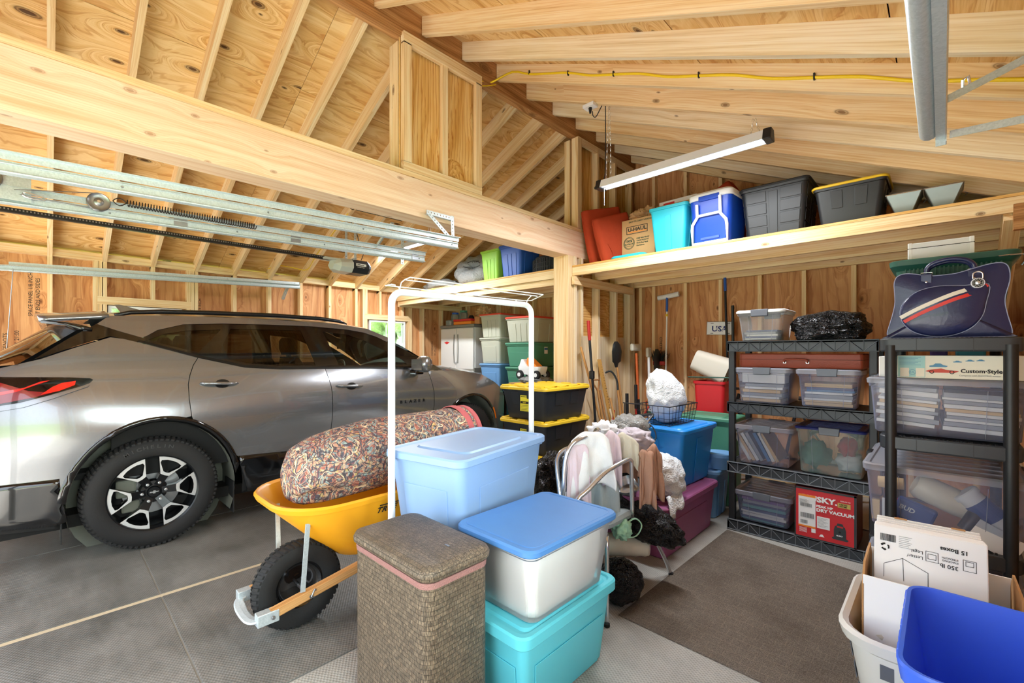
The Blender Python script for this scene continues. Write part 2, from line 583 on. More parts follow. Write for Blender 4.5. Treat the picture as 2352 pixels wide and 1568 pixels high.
def blob(c, rad, amp=0.12, freq=3.0, seed=0, flat=None, n=4, power=1.0, squash=None):
    """lumpy closed surface -> (verts, faces)"""
    bm = bmesh.new()
    bmesh.ops.create_icosphere(bm, subdivisions=n, radius=1.0)
    c = Vector(c)
    off = Vector((seed * 3.1, seed * 1.7, seed * 0.9))
    vs = []
    for v in bm.verts:
        p = v.co.normalized()
        f = 1 + amp * noise.noise(p * freq + off) + amp * 0.5 * noise.noise(p * freq * 2.3 + off) + amp * 0.25 * noise.noise(p * freq * 5 + off)
        ridge = abs(noise.noise(p * freq * 1.6 + off * 2))
        f -= amp * 0.5 * ridge
        q = Vector((p.x * rad[0] * f, p.y * rad[1] * f, p.z * rad[2] * f))
        if squash: q = squash(q, p)
        q = q + c
        if flat is not None and q.z < flat: q.z = flat + (q.z - flat) * 0.03
        vs.append(q)
    fs = [tuple(v.index for v in f.verts) for f in bm.faces]
    bm.free()
    return vs, fs
# ================================================================= structure
XL, XR, YB, YF = -6.44, 0.48, 5.33, -0.85      # stud faces of the left and right wall, back wall, front wall
XC = -2.975
SL = 0.443
def zb(x):      # underside of the rafters
    return 3.852 - SL * (abs(x - XC) - 0.015)
def zt(x): return zb(x) + 0.151

# floor: concrete slab, rubber mats laid on it
def floor_mat():
    t = NT('concrete')
    p = t.tc('Object')
    n1 = t.noise(p, 1.3, 5, 0.6); n2 = t.noise(p, 60, 3, 0.7)
    col = t.ramp(t.math('MULTIPLY_ADD', n2, 0.3, t.math('MULTIPLY', n1, 0.75)), [(0.3, lin('#8d8b86')), (0.7, lin('#b5b2ab'))])
    b = t.bsdf(Base_Color=col, Roughness=0.7, Normal=t.bump(n2, 0.2, 0.003))
    MATS['concrete'] = t.done(b.outputs[0])
    for nm, ca, cb_, ro in (('rubber_mat', '#55544f', '#96938d', 0.42), ('ribbed_mat', '#95928b', '#bcb9b1', 0.6)):
        t = NT(nm)
        p = t.tc('Object')
        sp = t.n('SeparateXYZ'); t.l(p, sp.inputs[0])
        a = t.math('SINE', t.math('MULTIPLY', sp.outputs[0], 260.0))
        c = t.math('SINE', t.math('MULTIPLY', sp.outputs[1], 420.0))
        h = t.math('MULTIPLY', a, c)
        tread = t.math('GREATER_THAN', h, 0.15)
        n1 = t.noise(p, 1.1, 5, 0.65, 0.4)
        n3 = t.noise(t.mapping(p, (1, 3, 1)), 3.0, 5, 0.7)
        f = t.math('MULTIPLY_ADD', n3, 0.4, t.math('MULTIPLY', n1, 0.7))
        col = t.ramp(f, [(0.35, lin(ca)), (0.72, lin(cb_))])
        col = t.mix(t.math('MULTIPLY', tread, 0.28), col, lin('#3d3d3d'), 'MULTIPLY')
        b = t.bsdf(Base_Color=col, Roughness=t.math('MULTIPLY_ADD', n3, 0.25, ro - 0.1), Normal=t.bump(h, 0.35, 0.002))
        MATS[nm] = t.done(b.outputs[0])
floor_mat()
o = MB().box(XL - .1, XR + .1, YF, YB + .1, -0.1, 0).build('floor', 'concrete'); tag(o, kind='structure')
mat_i = 0
def rubber_tile(x0, x1, y0, y1, m, lab):
    o = MB().box(x0, x1, y0, y1, 0.0005, 0.006).build('rubber_floor_mat', m, bevel=0.002)
    tag(o, lab, 'floor mat', 'rubber mats on the garage floor')
g = 0.004
rubber_tile(-4.37, -3.175, 0.44 + g, 3.2, 'rubber_mat', 'dark rubber floor mat under the near side of the car, front of the rear wheel')
rubber_tile(-4.37, -3.175, YF + .02, 0.44 - g, 'rubber_mat', 'dark rubber floor mat behind and under the rear wheel of the car')
rubber_tile(-3.135, -1.95, 0.44 + g, 2.3, 'rubber_mat', 'grey rubber floor mat under the wheelbarrow')
rubber_tile(-3.135, -1.95, YF + .02, 0.44 - g, 'rubber_mat', 'grey rubber floor mat in front of the wheelbarrow wheel, beside the floor joint')
rubber_tile(-5.9, -4.38, YF + .02, 3.2, 'rubber_mat', 'dark rubber floor mat under the far side of the car')
rubber_tile(-1.94, -0.2, YF + .02, 3.62, 'ribbed_mat', 'pale grey ribbed mat under the brown carpet runner and stacked totes')
o = MB().box(-3.17, -3.14, YF + .02, 3.6, 0.0005, 0.004).build('trim_1', plain('joint_strip', '#cdbb9c', 0.8, var=.15)); tag(o, kind='structure')
ul = o.data.uv_layers.new(name='UVMap')
for lp in o.data.loops: ul.data[lp.index].uv = (o.data.vertices[lp.vertex_index].co.y, o.data.vertices[lp.vertex_index].co.x)

# ---- walls
def wall_sheet(nm, m, pts, uv, th):
    b = MB()
    n = (pts[1] - pts[0]).cross(pts[3] - pts[0]).normalized() * th
    k = len(pts)
    b.add([*pts, *[p + n for p in pts]], [tuple(range(k)), tuple(range(2 * k - 1, k - 1, -1))] + [(i, k + i, k + (i + 1) % k, (i + 1) % k) for i in range(k)],
          [uv, uv[::-1]] + [[uv[i], uv[i], uv[(i + 1) % k], uv[(i + 1) % k]] for i in range(k)])
    o = b.build(nm, m)
    return tag(o, kind='structure')
V = Vector
# left wall with two window openings: sheet in strips
win = [(0.45, 1.10), (3.49, 4.14)]
WZ0, WZ1 = 1.10, 1.865
def strips():
    b = MB()
    ys = [YF, win[0][0], win[0][1], win[1][0], win[1][1], YB + .09]
    xs = XL - 0.089
    def sh(y0, y1, z0, z1):
        b.add([(xs, y0, z0), (xs, y1, z0), (xs, y1, z1), (xs, y0, z1), (xs - .012, y0, z0), (xs - .012, y1, z0), (xs - .012, y1, z1), (xs - .012, y0, z1)],
              [(0, 1, 2, 3), (7, 6, 5, 4), (0, 4, 5, 1), (3, 2, 6, 7)], [[(z0, y0), (z0, y1), (z1, y1), (z1, y0)]] * 4)
    for i in range(5):
        if i in (1, 3):
            sh(ys[i], ys[i + 1], 0, WZ0); sh(ys[i], ys[i + 1], WZ1, 2.42)
        else: sh(ys[i], ys[i + 1], 0, 2.42)
    return b
wl = strips().build('wall_left', 'wall_ply', fixn=False); tag(wl, kind='structure')
def stud(parent, p0, p1, w, h, up, m='lumber', nm='stud'):
    return MB().board(p0, p1, w, h, up).build(nm, m, parent)
for k in range(-2, 14):
    y = -0.004 + .4064 * k + .019
    inw = any(a - .02 < y < b + .02 for a, b in win)
    if inw:
        stud(wl, (XL - .0445, y, 1.955), (XL - .0445, y, 2.33), .038, .089, (1, 0, 0), nm='cripple_stud')
        stud(wl, (XL - .0445, y, 0.04), (XL - .0445, y, 1.0), .038, .089, (1, 0, 0), nm='cripple_stud')
    elif y < YB - .02:
        stud(wl, (XL - .0445, y, 0.04), (XL - .0445, y, 2.33), .038, .089, (1, 0, 0))
for a, b_ in win:
    for yy in (a - .06, b_ + .06):
        stud(wl, (XL - .0445, yy, 0.04), (XL - .0445, yy, 2.33), .038, .089, (1, 0, 0), nm='jack_stud')
        stud(wl, (XL - .0445, yy + (-.04 if yy < a else .04), 0.04), (XL - .0445, yy + (-.04 if yy < a else .04), 2.33), .038, .089, (1, 0, 0), nm='king_stud')
    stud(wl, (XL - .0445, a - .085, 1.915), (XL - .0445, b_ + .085, 1.915), .094, .085, (0, 0, 1), nm='window_header')
    stud(wl, (XL - .0445, a - .04, 1.05), (XL - .0445, b_ + .04, 1.05), .094, .038, (0, 0, 1), nm='window_sill')
stud(wl, (XL - .0445, YF, 2.349), (XL - .0445, YB, 2.349), .089, .038, (0, 0, 1), nm='top_plate')
stud(wl, (XL - .0445, YF, 2.388), (XL - .0445, YB, 2.388), .089, .038, (0, 0, 1), nm='top_plate')
stud(wl, (XL - .0445, YF, .02), (XL - .0445, YB, .02), .089, .038, (0, 0, 1), nm='bottom_plate')
stud(wl, (XL + .02, 3.98, 2.145), (XL + .02, 5.31, 2.145), .038, .089, (0, 0, 1), nm='loft_ledger')

# windows: white frame, sash, muntins, glass
plain('vinyl', '#f7f8f8', 0.4)
for i, (a, b_) in enumerate(win):
    w = MB()
    x0, x1 = XL - .10, XL - .02
    f = .028
    w.box(x0, x1, a, a + f, WZ0, WZ1).box(x0, x1, b_ - f, b_, WZ0, WZ1).box(x0, x1, a + f, b_ - f, WZ0, WZ0 + f).box(x0, x1, a + f, b_ - f, WZ1 - f, WZ1)
    wo_ = w.build('window_%d' % (i + 1), 'vinyl'); tag(wo_, kind='structure')
    zm = (WZ0 + WZ1) / 2
    MB().box(XL - .085, XL - .045, a + f, b_ - f, zm - .018, zm + .018).build('meeting_rail', 'vinyl', wo_)
    ym = (a + b_) / 2
    MB().box(XL - .078, XL - .066, ym - .007, ym + .007, WZ0 + f, WZ1 - f).box(XL - .078, XL - .066, a + f, b_ - f, WZ0 + .185, WZ0 + .197).build('muntin', 'vinyl', wo_)
    MB().box(XL - .073, XL - .070, a + f, b_ - f, WZ0 + f, WZ1 - f).build('window_pane', 'window_glass', wo_)

# back wall (gable)
yb = YB + .089
pts = [V((XR + .1, yb, 0)), V((XL - .1, yb, 0)), V((XL - .1, yb, 2.45)), V((XC, yb, 4.02)), V((XR + .1, yb, 2.40))]
wb_ = wall_sheet('wall_back', 'wall_ply', pts, [(p.z, p.x) for p in pts], -.012)
k = -9
while k < 9:
    x = -2.642 + .4064 * k
    k += 1
    if x < XL + .02 or x > XR - .02: continue
    stud(wb_, (x, YB + .0445, .04), (x, YB + .0445, 2.33), .089, .038, (1, 0, 0))
    top = zb(x) - .01
    if top > 2.5:
        stud(wb_, (x, YB + .0445, 2.41), (x, YB + .0445, top + .08), .089, .038, (1, 0, 0), nm='gable_stud')
for z in (2.349, 2.388):
    stud(wb_, (XL, YB + .0445, z), (XR, YB + .0445, z), .089, .038, (0, 0, 1), nm='top_plate')
stud(wb_, (XL, YB + .0445, .02), (XR, YB + .0445, .02), .089, .038, (0, 0, 1), nm='bottom_plate')
stud(wb_, (-2.82, YB + .0445, .04), (-2.82, YB + .0445, 2.33), .089, .038, (1, 0, 0))

# right wall
rb0 = MB()
for (y0, y1, z0, z1) in ((YF, -.25, 0, 2.42), (1.25, yb, 0, 2.42), (-.25, 1.25, 0, .9), (-.25, 1.25, 2.0, 2.42)):
    rb0.add([(x, y, z) for x in (XR + .089, XR + .101) for y, z in ((y0, z0), (y1, z0), (y1, z1), (y0, z1))], [(0, 1, 2, 3), (7, 6, 5, 4), (0, 4, 5, 1), (1, 5, 6, 2), (2, 6, 7, 3), (3, 7, 4, 0)],
            [[(z0, y0), (z0, y1), (z1, y1), (z1, y0)]] * 2 + [[(0, 0)] * 4] * 4)
wr_ = rb0.build('wall_right', 'wall_ply'); tag(wr_, kind='structure')
w3 = MB()
for (y0, y1, z0, z1) in ((-.25, -.20, .9, 2.0), (1.20, 1.25, .9, 2.0), (-.20, 1.20, .9, .95), (-.20, 1.20, 1.95, 2.0)): w3.box(XR, XR + .11, y0, y1, z0, z1)
w3o = w3.build('window_3', 'vinyl') if 'vinyl' in MATS else None  # window added out of view so the right-hand fill lamp can shine in
tag(w3o, kind='structure')
MB().box(XR + .05, XR + .053, -.20, 1.20, .95, 1.95).build('window_pane', 'window_glass', w3o)
MB().box(XR + .04, XR + .065, .485, .515, .95, 1.95).build('muntin', 'vinyl', w3o)
for k in range(-2, 14):
    y = .015 + .4064 * k
    if y < YB and not -.25 < y < 1.27: stud(wr_, (XR + .0445, y, .04), (XR + .0445, y, 2.33), .038, .089, (1, 0, 0))
for z in (2.349, 2.388):
    stud(wr_, (XR + .0445, YF, z), (XR + .0445, YB, z), .089, .038, (0, 0, 1), nm='top_plate')
stud(wr_, (XR + .0445, YF, .02), (XR + .0445, YB, .02), .089, .038, (0, 0, 1), nm='bottom_plate')

# front wall: header, piers, two unseen doorways left open for more light
f = MB()
def fb(x0, x1, z0, z1):
    f.add([(x, y, z) for x in (x0, x1) for y in (YF - .1, YF) for z in (z0, z1)],
          [(0, 1, 3, 2), (4, 6, 7, 5), (0, 4, 5, 1), (2, 3, 7, 6), (0, 2, 6, 4), (1, 5, 7, 3)],
          [[(z0, x0), (z1, x0), (z1, x1), (z0, x1)]] * 6)
fb(XL - .1, -6.2, 0, 2.42); fb(-3.45, -2.85, 0, 2.42); fb(.12, XR + .1, 0, 2.42)
fb(-6.2, -3.45, 2.2, 2.42); fb(-2.85, .12, 2.2, 2.42)
f.add([(XL - .1, YF, 2.42), (XR + .1, YF, 2.42), (XC, YF, 4.0), (XL - .1, YF - .1, 2.42), (XR + .1, YF - .1, 2.42), (XC, YF - .1, 4.0)],
      [(0, 1, 2), (5, 4, 3), (0, 2, 5, 3), (1, 4, 5, 2)], [[(0, 0), (0, 6), (2, 3)], [(0, 0), (0, 6), (2, 3)], [(0, 0)] * 4, [(0, 0)] * 4])
o = f.build('wall_front', 'wall_ply'); tag(o, kind='structure')

# ceiling: roof sheathing, rafters, ridge
c = MB()
def slope(x0, x1, flip):
    z0, z1 = zt(x0), zt(x1)
    L = math.hypot(x1 - x0, z1 - z0)
    for y0 in (YF - .1, YF - .1 + 2.44, YF - .1 + 4.88):
        y1 = min(y0 + 2.44, yb)
        # courses of plywood 1.22 m wide
        n = 4
        for i in range(n):
            a, b_ = i / n, (i + 1) / n
            ou, ov = random.random() * 30, random.random() * 30
            P = [(x0 + (x1 - x0) * t, y, z0 + (z1 - z0) * t) for t, y in ((a, y0), (a, y1 - .003), (b_ - .0015, y1 - .003), (b_ - .0015, y0))]
            Q = [(p[0], p[1], p[2] + .014) for p in P]
            uv = [(ou + y0, ov + a * L), (ou + y1, ov + a * L), (ou + y1, ov + b_ * L), (ou + y0, ov + b_ * L)]
            c.add(P + Q, [(0, 1, 2, 3), (7, 6, 5, 4), (0, 4, 5, 1), (1, 5, 6, 2), (2, 6, 7, 3), (3, 7, 4, 0)], [uv] * 6)
slope(XC - .01, XL - .3, 0)
slope(XC + .01, XR + .3, 1)
ceil = c.build('ceiling', 'roof_ply'); tag(ceil, kind='structure')
# shingles above so no light leaks
o = MB().add([(XC, YF - .15, zt(XC) + .03), (XC, yb + .1, zt(XC) + .03), (XL - .3, yb + .1, zt(XL - .3) + .03), (XL - .3, YF - .15, zt(XL - .3) + .03), (XR + .3, yb + .1, zt(XR + .3) + .03), (XR + .3, YF - .15, zt(XR + .3) + .03)],
             [(0, 1, 2, 3), (0, 5, 4, 1)]).build('roof_shingles', 'dark_metal', ceil, solid=.01)
for k in range(-2, 14):
    y = -0.004 + .4064 * k + .019
    if y > YB: y = YB + .02
    for sgn, xe in ((-1, XL - .25), (1, XR + .25)):
        x0 = XC + sgn * .045
        zm0, zm1 = (zb(x0) + zt(x0)) / 2, (zb(xe) + zt(xe)) / 2
        MB().board((x0, y, zm0), (xe, y, zm1), .038, .150, (0, 0, 1), plumb=True).build('rafter', 'lumber' if sgn < 0 or k % 3 else 'lumber_pale', ceil)
MB().board((XC, YF, 3.89), (XC, YB + .08, 3.89), .08, .27).build('ridge_board', 'dark_board', ceil)

# beam, posts and panels on the ridge line
bx0, bx1 = -3.10, -2.91
bm_ = MB()
bm_.board(((bx0 + bx1) / 2, YF, 2.5535), ((bx0 + bx1) / 2, YB, 2.5535), bx1 - bx0, .287)
beam = bm_.build('beam', 'beam_wood', bevel=.003); tag(beam, 'long solid timber beam crossing the garage under the ridge', 'beam', kind='structure')
MB().board(((bx0 + bx1) / 2, YF, 2.7165), ((bx0 + bx1) / 2, YB, 2.7165), bx1 - bx0 + .012, .037).build('beam_plate', 'lumber', beam)
post = MB().board((-3.005, 3.935, 0), (-3.005, 3.935, 2.41), .20, .09, (0, 1, 0)).build('support_post', 'lumber'); tag(post, kind='structure')
p2 = MB().board((-2.94, 4.01, 0), (-2.94, 4.01, 2.41), .10, .038, (0, 1, 0)).build('side_stud', 'lumber_pale', post)
# stub wall behind the post
pts = [V((-3.0, 4.0, 0)), V((-3.0, YB, 0)), V((-3.0, YB, 2.41)), V((-3.0, 4.0, 2.41))]
ws = wall_sheet('wall_stub', 'gold_ply', pts, [(p.y, p.z) for p in pts], .012)
MB().board((-2.985, 4.62, 0), (-2.985, 4.62, 1.55), 1.2, .01, (1, 0, 0)).build('lower_panel', 'lumber_pale', ws)
for y in (4.13, 4.47, 4.86, 5.20, 5.245, 5.29):
    stud(ws, (-2.935, y, .0), (-2.935, y, 2.41), .038, .089, (1, 0, 0), 'lumber_pale')
stud(ws, (-2.87, 3.93, 2.14), (-2.87, 5.2, 2.14), .038, .089, (0, 0, 1), nm='loft_ledger')
# upper panel near the rear, standing on the beam
pu = MB()
pts = [V((-3.0, 4.08, 2.737)), V((-3.0, YB, 2.737)), V((-3.0, YB, 3.755)), V((-3.0, 4.08, 3.755))]
wu = wall_sheet('wall_upper', 'gold_ply', pts, [(p.z, p.y) for p in pts], .012)
for y, w_ in ((4.10, .075), (4.47, .038), (4.86, .038), (5.25, .038)):
    stud(wu, (-2.945, y, 2.737), (-2.945, y, 3.745), w_, .085, (1, 0, 0))
stud(wu, (-3.055, 4.12, 2.737), (-3.055, 4.12, 3.745), .10, .075, (1, 0, 0))
stud(wu, (-2.922, 4.0755, 3.72), (-2.922, 5.3, 3.72), .038, .07, (0, 0, 1), nm='top_plate')
# near panel on the beam
pts = [V((-2.975, 1.85, 2.737)), V((-2.975, 2.64, 2.737)), V((-2.975, 2.64, 3.77)), V((-2.975, 1.85, 3.77))]
wp = wall_sheet('wall_panel', 'gold_ply', pts, [(p.z, p.y) for p in pts], .012)
def fr(y0, z0, y1, z1, w_, x=-2.926, t=.04, m='lumber'):
    return MB().board((x, y0, z0), (x, y1, z1), t, w_, (0, 0, 1) if abs(y1 - y0) > abs(z1 - z0) else (0, 1, 0)).build('panel_frame', m, wp)
def frv(y, z0, z1, w_, x=-2.926, t=.04, m='lumber'):
    b = MB().board((x, y, z0), (x, y, z1), w_, t, (1, 0, 0))
    return b.build('panel_frame', m, wp)
frv(1.885, 2.80, 3.70, .07); frv(2.605, 2.80, 3.70, .065); frv(2.245, 2.80, 3.70, .055, x=-2.935)
fr(1.85, 3.735, 2.64, 3.735, .085); fr(1.85, 2.77, 2.64, 2.77, .065)
frv(1.875, 2.737, 3.74, .05, x=-3.03, t=.08); frv(2.60, 2.737, 3.74, .05, x=-3.03, t=.08)
frv(1.868, 2.737, 3.74, .038, x=-3.09, t=.035)

# lofts
def loft(nm, x0, x1, mm):
    fl = MB()
    ou = random.random() * 9
    fl.add([(x, y, z) for x in (x0, x1) for y in (3.955, YB) for z in (2.285, 2.303)],
           [(0, 1, 3, 2), (4, 6, 7, 5), (0, 4, 5, 1), (2, 3, 7, 6), (0, 2, 6, 4), (1, 5, 7, 3)],
           [[(0, 0), (.02, 0), (.02, 1.4), (0, 1.4)]] * 2 + [[(x0, 0), (x1, 0), (x1, .02), (x0, .02)]] * 2 + [[(0, 3.9), (0, 5.3), (3, 5.3), (3, 3.9)]] * 2)
    o = fl.build(nm, 'gold_ply'); tag(o, kind='structure')
    for i, y in enumerate((3.975, 4.42, 4.87, 5.31)):
        MB().board((x0, y, 2.238), (x1, y, 2.238), .038, .09).build('joist', mm[i % len(mm)], o)
    return o
lr = loft('loft_floor_right', -2.90, XR - .005, ['lumber'])
ll = loft('loft_floor_left', XL + .005, -3.11, ['lumber', 'lumber'])
MB().board((-3.5 - 2.9, 4.0, 2.155), (-3.11, 4.0, 2.155), .038, .07).build('joist', 'lumber', ll)
# diagonal brace and its block at the right end of the loft
br = MB().board((.30, 3.99, 2.20), (.30, 5.28, 1.42), .075, .12, (0, 0, 1)).build('loft_brace', 'lumber', lr)
MB().board((.30, 3.955, 2.16), (XR, 3.955, 2.16), .05, .15).build('brace_block', 'dark_board', lr)

# outside: driveway, lawn, trees seen through the windows
def ground():
    t = NT('lawn_grass')
    n1 = t.noise(t.tc('Object'), 4, 5, 0.7)
    col = t.ramp(n1, [(0.3, lin('#5f7f3c')), (0.7, lin('#9db66a'))])
    MATS['lawn_grass'] = t.done(t.bsdf(Base_Color=col, Roughness=0.9).outputs[0])
    t = NT('leaves')
    n1 = t.noise(t.tc('Object'), 7, 5, 0.8)
    col = t.ramp(n1, [(0.35, lin('#b9dc92')), (0.65, lin('#f6fce8'))])
    b = t.bsdf(Base_Color=col, Roughness=0.8, Normal=t.bump(n1, 1.0, 0.15))
    MATS['leaves'] = t.done(b.outputs[0])
ground()
plain('driveway', '#b9b6b0', 0.9, var=0.1)
o = MB().box(-60, 40, -60, 60, -0.30, -0.12).build('lawn', 'lawn_grass'); tag(o, 'green lawn outside the garage windows', 'grass', kind='structure')
o = MB().box(-7, 1, -16, YF - .02, -0.12, -0.05).build('driveway', 'driveway'); tag(o, kind='structure')
for i, (x, y, r, h) in enumerate(((-12.5, 0.6, 1.5, 3.4), (-13.5, 4.2, 1.5, 4.6), (-13.0, 8.2, 1.5, 3.6), (-14, 12.5, 1.9, 5))):
    t = thing('leafy_tree', ['bright green bushy tree outside the left window above the car roof', 'tall green tree outside, seen through the window nearer the cabinet',
              'green tree seen low through the window beyond the windscreen', 'far green tree outside behind the others'][i], 'tree', (x, y, -.12), group='trees outside the windows')
    MB().cyl((0, 0, 0), (0, 0, h * .5), .12, .08).build('trunk', 'dark_board', t)
    vs_, fs_ = blob((0, 0, h * .58), (r, r, h * .5), .55, 3.5, i + 1, n=5)
    MB().add(vs_, fs_).build('crown', 'leaves', t)
# ================================================================= the car (world y,z on its side; centre line x = CX)
CX, CY0 = -4.905, 1.9
import numpy as np
_zk = [.0, .15, .30, .45, .6, .75, .90, 1.0, 1.1, 1.16, 1.22, 1.65, 1.9]
_wk = [.90, .925, .945, .945, .950, .962, .968, .962, .942, .925, .900, .668, .54]
_zt = np.arange(0, 1.9, .01)
_wt = np.interp(_zt, _zk, _wk)
_kw = np.exp(-((np.arange(-12, 13) / 5.0) ** 2)); _kw /= _kw.sum()
_pad = np.concatenate([np.full(12, _wt[0]), _wt, _wt[-1] + (np.arange(1, 13)) * (_wt[-1] - _wt[-2])])
_wt = np.convolve(_pad, _kw, 'valid')
def carW(y, z):
    w = float(np.interp(z, _zt, _wt))
    if y < .3: w -= .15 * ((.3 - y) / .85) ** 2
    if y > 3.3: w -= .22 * ((y - 3.3) / 1.05) ** 2
    if z < 1.15:
        for yc in (.55, 3.44):
            w += .020 * math.exp(-((y - yc) / .42) ** 2 - ((z - .86) / .22) ** 2)
        # scooped doors
        if .9 < y < 3.0:
            w -= .030 * math.exp(-((z - .58 - .05 * (y - 1.0)) / .13) ** 2) * math.sin(PI * (y - .9) / 2.1)
    return w
car = thing('car', 'grey metallic sport utility vehicle with black roof rails parked on the left', 'car', (CX, CY0, 0))
def S(y, z, off=0.0, side=1):
    return Vector((side * (carW(y, z) + off), y - CY0, z))
def panel(nm, poly, mat, off=0.0, holes=(), step=.045, shrink=.0, parent=car, side=1, solid=0.0, smooth=True):
    poly = [Vector((a, b)) for a, b in poly]
    if shrink:
        n = len(poly); area = sum(poly[i].x * poly[(i + 1) % n].y - poly[(i + 1) % n].x * poly[i].y for i in range(n))
        sg = 1 if area > 0 else -1
        q = []
        for i in range(n):
            a = (poly[i] - poly[i - 1]); b_ = (poly[(i + 1) % n] - poly[i])
            if a.length < 1e-6: a = b_
            if b_.length < 1e-6: b_ = a
            a = a.normalized(); b_ = b_.normalized()
            na = Vector((-a.y, a.x)) * sg; nb = Vector((-b_.y, b_.x)) * sg
            m = (na + nb)
            if m.length < .3: m = na
            m = m.normalized(); k = max(.4, m.dot(na))
            q.append(poly[i] + m * (shrink / k))
        poly = q
    loops = [poly] + [[Vector(h_) for h_ in h] for h in holes]
    vs, es = [], []
    def dens(L):
        out = []
        for i, p in enumerate(L):
            q_ = L[(i + 1) % len(L)]
            k = max(1, int((q_ - p).length / step))
            for j in range(k): out.append(p.lerp(q_, j / k))
        return out
    loops = [dens(L) for L in loops]
    for L in loops:
        o_ = len(vs); vs += L
        es += [(o_ + i, o_ + (i + 1) % len(L)) for i in range(len(L))]
    x0, x1 = min(p.x for p in poly), max(p.x for p in poly)
    y0, y1 = min(p.y for p in poly), max(p.y for p in poly)
    def inside(p, L):
        c = False
        for i in range(len(L)):
            a, b_ = L[i], L[i - 1]
            if (a.y > p.y) != (b_.y > p.y) and p.x < (b_.x - a.x) * (p.y - a.y) / (b_.y - a.y) + a.x: c = not c
        return c
    yy = y0 + step / 2; r_ = 0
    while yy < y1:
        xx = x0 + (step / 2 if r_ % 2 else step * .2)
        while xx < x1:
            p = Vector((xx, yy))
            if inside(p, loops[0]) and not any(inside(p, h) for h in loops[1:]):
                if min((p - v).length for v in vs[:sum(len(l_) for l_ in loops)]) > step * .45: vs.append(p)
            xx += step
        yy += step * .87; r_ += 1
    ov, oe, of, *_ = delaunay_2d_cdt(vs, es, [], 1 if not holes else 1, 1e-5)
    fs = []
    for f in of:
        c = sum((ov[i] for i in f), Vector((0, 0))) / len(f)
        if inside(c, loops[0]) and not any(inside(c, h) for h in loops[1:]): fs.append(tuple(f))
    mb = MB()
    mb.add([S(v.x, v.y, off, side) for v in ov], fs)
    o = mb.build(nm, mat, parent, smooth=smooth, fixn=False)
    # make normals face outward
    me = o.data
    if me.polygons and sum(p.normal.x for p in me.polygons) * side < 0: me.flip_normals()
    if solid:
        md = o.modifiers.new('solid', 'SOLIDIFY'); md.thickness = solid; md.offset = -1
    return o
def arc(yc, zc, r, a0, a1, n=14, rz=None):
    rz = rz or r
    return [(yc + r * math.cos(math.radians(a0 + (a1 - a0) * i / n)), zc + rz * math.sin(math.radians(a0 + (a1 - a0) * i / n))) for i in range(n + 1)]
# arch openings: body edge (large) and liner edge
RY, RZ = .545, .375
FY = 3.42
seamR = [(.79, 1.325), (.755, 1.27), (.728, 1.20), (.712, 1.13), (.713, 1.02), (.724, .90)]
seamF = [(1.733, 1.215), (1.748, 1.14), (1.768, 1.05), (1.773, .93), (1.773, .66), (1.76, .53)]
seamN = [(2.83, 1.165), (2.86, 1.05), (2.88, .94), (2.885, .80), (2.85, .52)]
belt = [(.79, 1.325), (1.09, 1.245), (1.35, 1.222), (1.733, 1.215), (2.2, 1.205), (2.83, 1.175)]
